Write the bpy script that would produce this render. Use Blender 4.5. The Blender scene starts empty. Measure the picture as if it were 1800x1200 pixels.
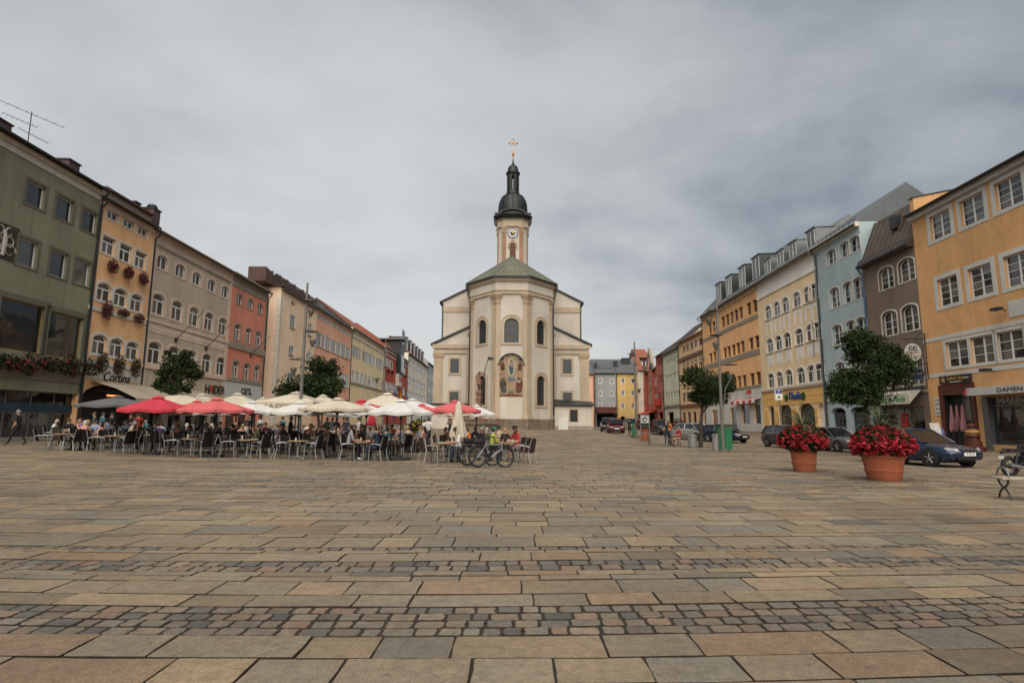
import bpy, bmesh, math, random
import numpy as np
from mathutils import Vector, Matrix
random.seed(7); RNG = np.random.RandomState(7)
R = math.radians; PI = math.pi
SC = bpy.context.scene; COL = SC.collection

# ------------------------------------------------------------------ camera
EYE = 1.55; FPX = 1000.0; PITCH = R(8.14); ROLL = 0.0056
_f = Vector((0, math.cos(PITCH), math.sin(PITCH)))
_r0 = Vector((1, 0, 0)); _u0 = Vector((0, -math.sin(PITCH), math.cos(PITCH)))
_r = math.cos(ROLL)*_r0 + math.sin(ROLL)*_u0
_u = -math.sin(ROLL)*_r0 + math.cos(ROLL)*_u0
cam = bpy.data.objects.new('camera', bpy.data.cameras.new('camera')); COL.objects.link(cam)
mw = Matrix((( _r.x, _u.x, -_f.x, 0), (_r.y, _u.y, -_f.y, 0), (_r.z, _u.z, -_f.z, EYE), (0, 0, 0, 1)))
cam.matrix_world = mw
cam.data.sensor_width = 36; cam.data.lens = 36*FPX/1800; cam.data.clip_end = 3000
SC.camera = cam

# ------------------------------------------------------------------ sun, sky, exposure
SUN_EL, SUN_AZ = R(50), R(-178)          # azimuth measured from +Y towards +X: a broad veiled sun behind the camera
sd = Vector((math.sin(SUN_AZ)*math.cos(SUN_EL), math.cos(SUN_AZ)*math.cos(SUN_EL), math.sin(SUN_EL)))
sun = bpy.data.objects.new('sun', bpy.data.lights.new('sun', 'SUN')); COL.objects.link(sun)
sun.data.energy = 2.0; sun.data.angle = R(85); sun.data.color = (1.0, 0.91, 0.78)
sun.rotation_euler = sd.to_track_quat('Z', 'Y').to_euler(); sun.location = (-30, -20, 60)
W = bpy.data.worlds.new('World'); SC.world = W; W.use_nodes = True
nt = W.node_tree; N = nt.nodes; L = nt.links; N.clear()
def nd(t, **k):
    n = N.new(t)
    for a, b in k.items(): setattr(n, a, b)
    return n
def mth(op, a, b=None):
    n = nd('ShaderNodeMath', operation=op)
    for i, v in enumerate((a, b)):
        if v is None: continue
        if isinstance(v, (int, float)): n.inputs[i].default_value = v
        else: L.new(v, n.inputs[i])
    return n.outputs[0]
out = nd('ShaderNodeOutputWorld'); bg = nd('ShaderNodeBackground'); bg.inputs[1].default_value = 0.1
sky = nd('ShaderNodeTexSky', sky_type='NISHITA', sun_disc=False)
sky.sun_elevation = SUN_EL; sky.sun_rotation = SUN_AZ; sky.air_density = 1.2; sky.dust_density = 2.0
tc = nd('ShaderNodeTexCoord'); sep = nd('ShaderNodeSeparateXYZ'); L.new(tc.outputs['Generated'], sep.inputs[0])
zc = mth('MAXIMUM', sep.outputs[2], 0.0); zz = mth('ADD', zc, 0.22)
px = mth('DIVIDE', sep.outputs[0], zz); py = mth('DIVIDE', sep.outputs[1], zz)
cmb = nd('ShaderNodeCombineXYZ'); L.new(px, cmb.inputs[0]); L.new(py, cmb.inputs[1])
def cloud(scale, sx, sy, det, rough, off, rot=0, dist=0.0):
    mp = nd('ShaderNodeMapping'); mp.inputs['Scale'].default_value = (sx, sy, 1); mp.inputs['Location'].default_value = off
    mp.inputs['Rotation'].default_value = (0, 0, rot)
    L.new(cmb.outputs[0], mp.inputs[0]); t = nd('ShaderNodeTexNoise'); t.inputs['Scale'].default_value = scale
    t.inputs['Detail'].default_value = det; t.inputs['Roughness'].default_value = rough; t.inputs['Distortion'].default_value = dist
    L.new(mp.outputs[0], t.inputs['Vector']); return t.outputs[0]
c1 = cloud(0.62, 1.0, 1.1, 3, 0.5, (3.4, 1.2, 0), 0.5, 0.2)
c2 = cloud(1.5, 1.0, 1.1, 8, 0.52, (0.3, 5.2, 0), 0.45, 0.25)
c3 = cloud(5.0, 1.0, 1.15, 8, 0.62, (7.3, 2.2, 0), 0.35, 0.2)
csum = mth('ADD', mth('ADD', mth('MULTIPLY', c1, 0.70), mth('MULTIPLY', c2, 0.40)), mth('MULTIPLY', c3, 0.10))
# the overcast is thinner, so brighter, towards a broad patch in the west-north-west
dt = nd('ShaderNodeVectorMath', operation='DOT_PRODUCT'); L.new(tc.outputs['Generated'], dt.inputs[0])
bd = Vector((-0.42, 0.82, 0.34)).normalized(); dt.inputs[1].default_value = bd
glow = mth('MULTIPLY', mth('POWER', mth('MAXIMUM', dt.outputs['Value'], 0.0), 4.5), 0.37)
lowb = mth('MULTIPLY', mth('SUBTRACT', 1.0, mth('MINIMUM', mth('MULTIPLY', zc, 3.0), 1.0)), 0.10)
val = mth('ADD', mth('MULTIPLY', mth('SUBTRACT', mth('SUBTRACT', mth('ADD', mth('ADD', csum, glow), lowb), mth('MULTIPLY', zc, 0.16)), 0.66), 1.45), 0.672)
rp = nd('ShaderNodeValToRGB'); L.new(val, rp.inputs[0])
el = rp.color_ramp.elements; el[0].position = 0.40; el[0].color = (0.050, 0.066, 0.084, 1)
el[1].position = 0.98; el[1].color = (0.36, 0.366, 0.366, 1)
for p_, c_ in ((0.52, (0.108, 0.127, 0.148, 1)), (0.65, (0.198, 0.213, 0.225, 1)), (0.80, (0.292, 0.300, 0.304, 1))):
    e = el.new(p_); e.color = c_
sc10 = nd('ShaderNodeMix', data_type='RGBA', blend_type='MULTIPLY'); sc10.inputs[0].default_value = 1.0
L.new(rp.outputs[0], sc10.inputs[6]); sc10.inputs[7].default_value = (7.5, 7.5, 7.5, 1)
mix = nd('ShaderNodeMix', data_type='RGBA'); mix.inputs[0].default_value = 0.94
L.new(sky.outputs[0], mix.inputs[6]); L.new(sc10.outputs[2], mix.inputs[7])
L.new(mix.outputs[2], bg.inputs[0]); L.new(bg.outputs[0], out.inputs[0])
SC.view_settings.view_transform = 'Standard'; SC.view_settings.look = 'None'
SC.view_settings.exposure = 1.24; SC.view_settings.gamma = 1.0
SC.cycles.max_bounces = 4; SC.cycles.diffuse_bounces = 2; SC.cycles.glossy_bounces = 2; SC.cycles.transmission_bounces = 2
SC.cycles.transparent_max_bounces = 4; SC.cycles.use_denoising = True
SC.cycles.caustics_reflective = False; SC.cycles.caustics_refractive = False

# ------------------------------------------------------------------ where things stand
def ray(x, y):
    return (_f + (x-900)/FPX*_r + (600-y)/FPX*_u)
def sst(a, b, t):
    t = min(max((t-a)/(b-a), 0), 1); return t*t*(3-2*t)
def gz(x, y):                                  # the square rises gently to the west and towards the church
    xx = max(min(x, 0), -34); return 0.0005*xx*xx + 0.62*sst(42, 74, y)
def at_y(x, y, Y):                              # point on the vertical plane at distance Y
    d = ray(x, y); return Vector((0, 0, EYE)) + d*(Y/d.y)
def ground(x, y):
    d = ray(x, y); g = 0.0
    for _ in range(30):
        p = Vector((0, 0, EYE)) + d*((EYE-g)/max(-d.z, 1e-3)); g = 0.5*g+0.5*gz(p.x, p.y)
    return p
def gp(x, Y, ybase=760):                        # ground point in column x at distance Y
    p = at_y(x, ybase, Y); return Vector((p.x, Y, gz(p.x, Y)))

# ------------------------------------------------------------------ materials
MATS = {}
def mat(name, col, rough=.7, var=.12, scale=2.0, metal=0., bump=0., bscale=60., streak=0., spec=.4, rnd=0., coat=0., stain=None, emit=0., sheen=0.):
    if name in MATS: return MATS[name]
    m = bpy.data.materials.new(name); m.use_nodes = True; t = m.node_tree; b = t.nodes['Principled BSDF']
    b.inputs['Roughness'].default_value = rough; b.inputs['Metallic'].default_value = metal
    b.inputs['Specular IOR Level'].default_value = spec; b.inputs['Coat Weight'].default_value = coat
    b.inputs['Coat Roughness'].default_value = .08
    def nw(k, **kw):
        n = t.nodes.new(k)
        for a, v in kw.items(): setattr(n, a, v)
        return n
    geo = nw('ShaderNodeNewGeometry')
    no = nw('ShaderNodeTexNoise'); no.inputs['Scale'].default_value = scale; no.inputs['Detail'].default_value = 5; no.inputs['Roughness'].default_value = .62
    t.links.new(geo.outputs['Position'], no.inputs['Vector'])
    cr = nw('ShaderNodeValToRGB'); e = cr.color_ramp.elements
    e[0].position = .3; e[1].position = .7
    e[0].color = tuple(c*(1-var) for c in col)+(1,); e[1].color = tuple(min(c*(1+var), .95) for c in col)+(1,)
    t.links.new(no.outputs[0], cr.inputs[0]); last = cr.outputs[0]
    if streak:
        mp = nw('ShaderNodeMapping'); mp.inputs['Scale'].default_value = (.55, .55, .07); t.links.new(geo.outputs['Position'], mp.inputs[0])
        n2 = nw('ShaderNodeTexNoise'); n2.inputs['Scale'].default_value = 1.4; n2.inputs['Detail'].default_value = 6; t.links.new(mp.outputs[0], n2.inputs['Vector'])
        r2 = nw('ShaderNodeValToRGB'); r2.color_ramp.elements[0].position = .42; r2.color_ramp.elements[1].position = .62
        r2.color_ramp.elements[0].color = (1-streak*.75,)*3+(1,); r2.color_ramp.elements[1].color = (1, 1, 1, 1)
        t.links.new(n2.outputs[0], r2.inputs[0]); mx = nw('ShaderNodeMix', data_type='RGBA', blend_type='MULTIPLY'); mx.inputs[0].default_value = 1
        t.links.new(last, mx.inputs[6]); t.links.new(r2.outputs[0], mx.inputs[7]); last = mx.outputs[2]
        mp = nw('ShaderNodeMapping'); mp.inputs['Scale'].default_value = (3.2, 3.2, .16); t.links.new(geo.outputs['Position'], mp.inputs[0])
        n2 = nw('ShaderNodeTexNoise'); n2.inputs['Scale'].default_value = 1.; n2.inputs['Detail'].default_value = 4; t.links.new(mp.outputs[0], n2.inputs['Vector'])
        r2 = nw('ShaderNodeValToRGB'); r2.color_ramp.elements[0].position = .30; r2.color_ramp.elements[1].position = .46
        r2.color_ramp.elements[0].color = (1-streak*1.15,)*3+(1,); r2.color_ramp.elements[1].color = (1, 1, 1, 1)
        t.links.new(n2.outputs[0], r2.inputs[0]); mx = nw('ShaderNodeMix', data_type='RGBA', blend_type='MULTIPLY'); mx.inputs[0].default_value = 1
        t.links.new(last, mx.inputs[6]); t.links.new(r2.outputs[0], mx.inputs[7]); last = mx.outputs[2]
        n4 = nw('ShaderNodeTexNoise'); n4.inputs['Scale'].default_value = .23; n4.inputs['Detail'].default_value = 9; n4.inputs['Roughness'].default_value = .7; t.links.new(geo.outputs['Position'], n4.inputs['Vector'])
        r4 = nw('ShaderNodeValToRGB'); r4.color_ramp.elements[0].position = .34; r4.color_ramp.elements[1].position = .60
        r4.color_ramp.elements[0].color = (.88, .87, .85, 1); r4.color_ramp.elements[1].color = (1.04, 1.03, 1.02, 1)
        t.links.new(n4.outputs[0], r4.inputs[0]); mx = nw('ShaderNodeMix', data_type='RGBA', blend_type='MULTIPLY'); mx.inputs[0].default_value = 1
        t.links.new(last, mx.inputs[6]); t.links.new(r4.outputs[0], mx.inputs[7]); last = mx.outputs[2]
    if stain:
        n3 = nw('ShaderNodeTexNoise'); n3.inputs['Scale'].default_value = stain[1]; n3.inputs['Detail'].default_value = 7; n3.inputs['Roughness'].default_value = .7
        t.links.new(geo.outputs['Position'], n3.inputs['Vector']); r3 = nw('ShaderNodeValToRGB')
        r3.color_ramp.elements[0].position = stain[2]; r3.color_ramp.elements[1].position = stain[2]+.12
        t.links.new(n3.outputs[0], r3.inputs[0]); mx = nw('ShaderNodeMix', data_type='RGBA'); t.links.new(r3.outputs[0], mx.inputs[0])
        t.links.new(last, mx.inputs[6]); mx.inputs[7].default_value = tuple(stain[0])+(1,); last = mx.outputs[2]
    if rnd:
        oi = nw('ShaderNodeObjectInfo'); mr = nw('ShaderNodeMapRange'); mr.inputs['To Min'].default_value = 1-rnd; mr.inputs['To Max'].default_value = 1+rnd
        t.links.new(oi.outputs['Random'], mr.inputs[0]); mx = nw('ShaderNodeMix', data_type='RGBA', blend_type='MULTIPLY'); mx.inputs[0].default_value = 1
        t.links.new(last, mx.inputs[6]); t.links.new(mr.outputs[0], mx.inputs[7]); last = mx.outputs[2]
    t.links.new(last, b.inputs['Base Color'])
    if bump:
        nb = nw('ShaderNodeTexNoise'); nb.inputs['Scale'].default_value = bscale; nb.inputs['Detail'].default_value = 4
        t.links.new(geo.outputs['Position'], nb.inputs['Vector']); bp = nw('ShaderNodeBump'); bp.inputs['Strength'].default_value = bump; bp.inputs['Distance'].default_value = .03
        t.links.new(nb.outputs[0], bp.inputs['Height']); t.links.new(bp.outputs[0], b.inputs['Normal'])
    if emit:
        b.inputs['Emission Color'].default_value = tuple(col)+(1,); b.inputs['Emission Strength'].default_value = emit
    MATS[name] = m; return m
def glass_mat(name, dark, light, thresh, rough=.04):
    """window glass: dark room behind, a pale curtain drawn in some of them; one pane, one value"""
    m = bpy.data.materials.new(name); m.use_nodes = True; t = m.node_tree; b = t.nodes['Principled BSDF']
    b.inputs['Roughness'].default_value = rough; b.inputs['Specular IOR Level'].default_value = .75
    oi = t.nodes.new('ShaderNodeObjectInfo'); cr = t.nodes.new('ShaderNodeValToRGB'); e = cr.color_ramp.elements
    e[0].position = 0; e[0].color = dark+(1,); e[1].position = 1; e[1].color = light+(1,)
    x = e.new(thresh); x.color = tuple(d*1.8 for d in dark)+(1,); x = e.new(min(thresh+.12, .98)); x.color = tuple((a+c)/2 for a, c in zip(dark, light))+(1,)
    t.links.new(oi.outputs['Random'], cr.inputs[0])
    geo = t.nodes.new('ShaderNodeNewGeometry'); no = t.nodes.new('ShaderNodeTexNoise'); no.inputs['Scale'].default_value = 1.7; no.inputs['Detail'].default_value = 3
    t.links.new(geo.outputs['Position'], no.inputs['Vector']); mr = t.nodes.new('ShaderNodeMapRange'); mr.inputs['To Min'].default_value = .45; mr.inputs['To Max'].default_value = 1.5
    t.links.new(no.outputs[0], mr.inputs[0]); mx = t.nodes.new('ShaderNodeMix'); mx.data_type = 'RGBA'; mx.blend_type = 'MULTIPLY'; mx.inputs[0].default_value = 1
    t.links.new(cr.outputs[0], mx.inputs[6]); t.links.new(mr.outputs[0], mx.inputs[7]); t.links.new(mx.outputs[2], b.inputs['Base Color'])
    bp = t.nodes.new('ShaderNodeBump'); bp.inputs['Strength'].default_value = .08; bp.inputs['Distance'].default_value = .05
    t.links.new(no.outputs[0], bp.inputs['Height']); t.links.new(bp.outputs[0], b.inputs['Normal'])
    MATS[name] = m; return m

# ------------------------------------------------------------------ mesh builder
class MB:
    def __init__(s): s.v = []; s.f = []; s.m = []
    def add(s, vs, fs, mi=0, M=None):
        o = len(s.v)
        s.v += [tuple(M @ Vector(v)) for v in vs] if M else [tuple(v) for v in vs]
        for f in fs: s.f.append(tuple(i+o for i in f)); s.m.append(mi)
        return s
    def box(s, x0, y0, z0, x1, y1, z1, mi=0, M=None):
        vs = [(x0,y0,z0),(x1,y0,z0),(x1,y1,z0),(x0,y1,z0),(x0,y0,z1),(x1,y0,z1),(x1,y1,z1),(x0,y1,z1)]
        return s.add(vs, [(0,3,2,1),(4,5,6,7),(0,1,5,4),(1,2,6,5),(2,3,7,6),(3,0,4,7)], mi, M)
    def tube(s, pts, r, n=8, mi=0, cap=True):
        pts = [Vector(p) for p in pts]; k = len(pts); rs = r if isinstance(r, (list, tuple)) else [r]*k
        o = len(s.v); a = None
        for i, p in enumerate(pts):
            d = (pts[min(i+1, k-1)]-pts[max(i-1, 0)]).normalized()
            if a is None: a = Vector((0, 0, 1)) if abs(d.z) < .9 else Vector((1, 0, 0))
            a = (a-d*a.dot(d)).normalized(); b = d.cross(a)
            for j in range(n):
                t = 2*PI*j/n; s.v.append(tuple(p+(a*math.cos(t)+b*math.sin(t))*rs[i]))
        for i in range(k-1):
            for j in range(n):
                s.f.append((o+i*n+j, o+i*n+(j+1) % n, o+(i+1)*n+(j+1) % n, o+(i+1)*n+j)); s.m.append(mi)
        if cap:
            s.f.append(tuple(o+j for j in range(n))[::-1]); s.m.append(mi)
            s.f.append(tuple(o+(k-1)*n+j for j in range(n))); s.m.append(mi)
        return s
    def lathe(s, prof, n=24, c=(0, 0, 0), ph=0., mi=0, sx=1., sy=1.):
        o = len(s.v)
        for r, z in prof:
            for j in range(n):
                t = 2*PI*j/n+ph; s.v.append((c[0]+r*math.cos(t)*sx, c[1]+r*math.sin(t)*sy, c[2]+z))
        for i in range(len(prof)-1):
            for j in range(n):
                s.f.append((o+i*n+j, o+i*n+(j+1) % n, o+(i+1)*n+(j+1) % n, o+(i+1)*n+j)); s.m.append(mi)
        if prof[0][0] > 1e-4: s.f.append(tuple(o+j for j in range(n))[::-1]); s.m.append(mi)
        if prof[-1][0] > 1e-4: s.f.append(tuple(o+(len(prof)-1)*n+j for j in range(n))); s.m.append(mi)
        return s
    def prism(s, poly, y0, y1, mi=0, M=None):
        """polygon in x,z pushed along y"""
        n = len(poly); vs = [(x, y0, z) for x, z in poly]+[(x, y1, z) for x, z in poly]
        fs = [tuple(range(n)), tuple(range(2*n-1, n-1, -1))]+[(i, n+i, n+(i+1) % n, (i+1) % n) for i in range(n)]
        return s.add(vs, fs, mi, M)
    def extr(s, poly, z0, z1, mi=0, M=None):
        """polygon in x,y pushed along z"""
        n = len(poly); vs = [(x, y, z0) for x, y in poly]+[(x, y, z1) for x, y in poly]
        fs = [tuple(range(n))[::-1], tuple(range(n, 2*n))]+[(i, (i+1) % n, n+(i+1) % n, n+i) for i in range(n)]
        return s.add(vs, fs, mi, M)
    def strip(s, pout, pin, y0, y1, mi=0):
        """frame between two open paths in x,z, front at y0, back at y1"""
        n = len(pout); vs = []
        for a, b in zip(pout, pin): vs += [(a[0], y0, a[1]), (b[0], y0, b[1]), (a[0], y1, a[1]), (b[0], y1, b[1])]
        fs = []
        for i in range(n-1):
            p, q = 4*i, 4*(i+1); fs += [(p, p+1, q+1, q), (p+2, p, q, q+2), (p+1, p+3, q+3, q+1)]
        fs += [(0, 2, 3, 1), (4*n-4, 4*n-3, 4*n-1, 4*n-2)]
        return s.add(vs, fs, mi)
    def mesh(s, name, mats, smooth=None):
        me = bpy.data.meshes.new(name); me.from_pydata(s.v, [], s.f)
        for m in (mats if isinstance(mats, (list, tuple)) else [mats]): me.materials.append(m)
        if s.m and max(s.m): me.polygons.foreach_set('material_index', s.m)
        bm = bmesh.new(); bm.from_mesh(me); bmesh.ops.recalc_face_normals(bm, faces=bm.faces); bm.to_mesh(me); bm.free()
        if smooth:
            me.shade_smooth(); me.set_sharp_from_angle(angle=R(smooth))
        me.update(); return me
    def build(s, name, mats, parent=None, loc=(0, 0, 0), smooth=None, rotz=0):
        return obj(name, s.mesh(name, mats, smooth), parent, loc, rotz)
def obj(name, me, parent=None, loc=(0, 0, 0), rotz=0):
    o = bpy.data.objects.new(name, me); COL.objects.link(o); o.location = loc; o.rotation_euler = (0, 0, rotz)
    if parent: o.parent = parent
    return o
def tag(o, label=None, cat=None, group=None, kind=None):
    if label: o['label'] = label
    if cat: o['category'] = cat
    if group: o['group'] = group
    if kind: o['kind'] = kind
    return o
def thing(name, label, cat, loc=(0, 0, 0), rotz=0, group=None):
    o = bpy.data.objects.new(name, None); COL.objects.link(o); o.location = loc; o.rotation_euler = (0, 0, rotz)
    o.empty_display_size = .2
    return tag(o, label, cat, group)
def kids(o): return KID.get(o.name, []) if False else [c for c in o.children]
def dup(root, loc, rotz, label=None, group=None, scale=None, tree=None):
    r = root.copy(); COL.objects.link(r); r.location = loc; r.rotation_euler = (0, 0, rotz)
    if scale: r.scale = (scale,)*3
    if label: r['label'] = label
    if group: r['group'] = group
    mp = {}
    for ch, sub in tree:
        c = ch.copy(); COL.objects.link(c); c.parent = r; mp[ch.name] = c
        for g in sub:
            d = g.copy(); COL.objects.link(d); d.parent = c; mp[g.name] = d
    return r, mp
def tree_of(root):
    return [(c, list(c.children)) for c in root.children]
def text(s, size, m, parent, loc, rot=(PI/2, 0, 0), name='lettering', depth=.01, align='CENTER', shear=0., sx=1.):
    cu = bpy.data.curves.new('txt', 'FONT'); cu.body = s; cu.size = size; cu.extrude = depth; cu.align_x = align; cu.align_y = 'CENTER'; cu.shear = shear
    cu.resolution_u = 3
    o = bpy.data.objects.new('txt', cu); COL.objects.link(o); dg = bpy.context.evaluated_depsgraph_get()
    me = bpy.data.meshes.new_from_object(o.evaluated_get(dg)); bpy.data.objects.remove(o); bpy.data.curves.remove(cu)
    me.materials.clear(); me.materials.append(m)
    t = obj(name, me, parent, loc); t.rotation_euler = rot; t.scale = (sx, 1, 1); t['kind'] = 'stuff' if False else 'thing'
    del t['kind']; return t
def leaves(mb, c, rad, n, size, nm=3, shell=.0, up=.0, flat=1., rng=random, aspect=.6):
    """n small leaf faces scattered in an ellipsoid"""
    for _ in range(n):
        while True:
            p = Vector((rng.uniform(-1, 1), rng.uniform(-1, 1), rng.uniform(-1, 1))); l = p.length
            if shell <= l <= 1: break
        q = Vector((c[0]+p.x*rad[0], c[1]+p.y*rad[1], c[2]+p.z*rad[2]))
        nrm = (Vector((rng.gauss(0, 1), rng.gauss(0, 1), rng.gauss(0, 1)+up))+p*1.2).normalized()
        a = nrm.orthogonal().normalized(); a = Matrix.Rotation(rng.uniform(0, 2*PI), 3, nrm) @ a; b = nrm.cross(a)
        s_ = size*rng.uniform(.6, 1.3); a *= s_; b *= s_*aspect
        mb.add([q-a, q-b*.9+nrm*s_*.15, q+a, q+b*.9+nrm*s_*.15], [(0, 1, 2, 3)], rng.randrange(nm))
# ------------------------------------------------------------------ ground: bedding sheet, then stones laid in courses
def stone_mat():
    m = bpy.data.materials.new('granite'); m.use_nodes = True; t = m.node_tree; b = t.nodes['Principled BSDF']; b.inputs['Specular IOR Level'].default_value = .35
    def nw(k, **kw):
        n = t.nodes.new(k)
        for a, v in kw.items(): setattr(n, a, v)
        return n
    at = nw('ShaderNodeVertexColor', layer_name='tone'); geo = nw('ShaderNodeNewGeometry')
    def noise(s, d=5, r=.6):
        n = nw('ShaderNodeTexNoise'); n.inputs['Scale'].default_value = s; n.inputs['Detail'].default_value = d; n.inputs['Roughness'].default_value = r
        t.links.new(geo.outputs['Position'], n.inputs['Vector']); return n.outputs[0]
    def ramp(i, a, ca, c, cc):
        r = nw('ShaderNodeValToRGB'); e = r.color_ramp.elements; e[0].position = a; e[0].color = ca; e[1].position = c; e[1].color = cc
        t.links.new(i, r.inputs[0]); return r.outputs[0]
    def mx(a, c, fac=1., blend='MULTIPLY'):
        n = nw('ShaderNodeMix', data_type='RGBA', blend_type=blend)
        if isinstance(fac, float): n.inputs[0].default_value = fac
        else: t.links.new(fac, n.inputs[0])
        t.links.new(a, n.inputs[6])
        if isinstance(c, tuple): n.inputs[7].default_value = c
        else: t.links.new(c, n.inputs[7])
        return n.outputs[2]
    big = ramp(noise(.35, 4), .3, (.72, .72, .74, 1), .7, (1.2, 1.17, 1.1, 1))
    mid = ramp(noise(9, 6, .7), .25, (.68, .67, .66, 1), .75, (1.28, 1.28, 1.28, 1))
    grain = ramp(noise(75, 5, .85), .32, (.42, .42, .43, 1), .68, (1.6, 1.57, 1.52, 1))
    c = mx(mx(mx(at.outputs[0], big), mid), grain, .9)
    rust = ramp(noise(3.4, 9, .82), .575, (0, 0, 0, 1), .72, (.8, .8, .8, 1))
    c = mx(c, (.24, .085, .04, 1), rust, 'MIX')
    spot = ramp(noise(11, 4, .55), .66, (0, 0, 0, 1), .76, (.6, .6, .6, 1))
    c = mx(c, (.05, .04, .033, 1), spot, 'MIX')
    t.links.new(c, b.inputs['Base Color'])
    t.links.new(ramp(noise(5, 4), .3, (.5, .5, .5, 1), .7, (.82, .82, .82, 1)), b.inputs['Roughness'])
    bp = nw('ShaderNodeBump'); bp.inputs['Strength'].default_value = .55; bp.inputs['Distance'].default_value = .012
    ad = nw('ShaderNodeMath', operation='ADD'); t.links.new(noise(28, 6, .75), ad.inputs[0]); t.links.new(noise(6, 3), ad.inputs[1])
    t.links.new(ad.outputs[0], bp.inputs['Height']); t.links.new(bp.outputs[0], b.inputs['Normal'])
    return m
STONE = stone_mat()
BED = mat('bedding', (.028, .022, .015), rough=.95, var=.4, scale=8, bump=.6, bscale=50, stain=((.03, .04, .014), 1.2, .58))
# bedding / terrain sheet, reaching the horizon
xs = [-900, -300, -120, -60]+[i*2.0 for i in range(-22, 23)]+[60, 120, 300, 900]
ys = [-120, -30, -6]+[i*2.0 for i in range(0, 60)]+[130, 160, 220, 400, 900, 1500]
mb = MB(); mb.v = [(x, y, gz(x, y)-.011) for y in ys for x in xs]; nx = len(xs)
mb.f = [(j*nx+i, j*nx+i+1, (j+1)*nx+i+1, (j+1)*nx+i) for j in range(len(ys)-1) for i in range(nx-1)]; mb.m = [0]*len(mb.f)
GROUND = tag(mb.build('ground', BED), 'stone paved town square with mossy joints', kind='structure')

PAL = [(.36,.285,.195), (.33,.27,.195), (.385,.30,.205), (.31,.265,.205), (.41,.315,.21), (.345,.275,.195), (.28,.25,.205), (.37,.265,.175), (.33,.28,.205)]
CPAL = [(.29,.235,.18), (.25,.21,.17), (.32,.25,.19), (.21,.195,.175), (.33,.23,.17), (.27,.24,.20), (.175,.165,.155), (.30,.255,.20)]
def shift(x, y): return .042*x + .0055*x*x*math.exp(-max(y-5, 0)/6)*(1 if abs(x) < 12 else 0) + .03*math.sin(.55*x+y)
rg = random.Random(11)
def gyc(y):
    return ground(900, y).y
courses = []
nb = [1290, 1240, 1200, 1153, 1113]
for a, b in zip(nb[:-1], nb[1:]): courses.append((gyc(a), gyc(b), 'slab'))
Y0, Y1 = gyc(1113), gyc(1063)
for k in range(4): courses.append((Y0+(Y1-Y0)*k/4, Y0+(Y1-Y0)*(k+1)/4, 'cobble'))
for a, b, k in ((1063, 1042, 'slab'), (1042, 1019, 'slab'), (1019, 1010, 'thin'), (1010, 1002, 'thin')): courses.append((gyc(a), gyc(b), k))
Y0, Y1 = gyc(1002), gyc(985)
for k in range(2): courses.append((Y0+(Y1-Y0)*k/2, Y0+(Y1-Y0)*(k+1)/2, 'cobble'))
for a, b, k in ((985, 971, 'slab'), (971, 966, 'thin'), (966, 961.5, 'cobble'), (961.5, 944, 'slab'), (944, 939, 'thin'), (939, 924, 'slab')): courses.append((gyc(a), gyc(b), k))
y = courses[-1][1]
while y < 150:
    k = rg.choices(['slab', 'slab', 'slab', 'thin', 'thin', 'cobble'], [5, 5, 5, 3, 2, 1.2])[0]
    d = {'slab': rg.uniform(.36, .50), 'thin': rg.uniform(.2, .27), 'cobble': .18}[k]*(1 if y < 30 else 1.5 if y < 60 else 2.4)
    courses.append((y, y+d, k)); y += d
stones = []
for (a, b, k) in courses:
    lim = min(max(1.05*b+2.5, 6), 34 if b < 60 else 30); x = -lim-rg.random()
    while x < lim:
        w = {'slab': rg.uniform(.46, 1.1), 'thin': rg.uniform(.45, .95), 'cobble': rg.uniform(.14, .25)}[k]*(1 if a < 30 else 1.4 if a < 60 else 2.2)
        stones.append((x, a, x+w, b, k)); x += w
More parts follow.
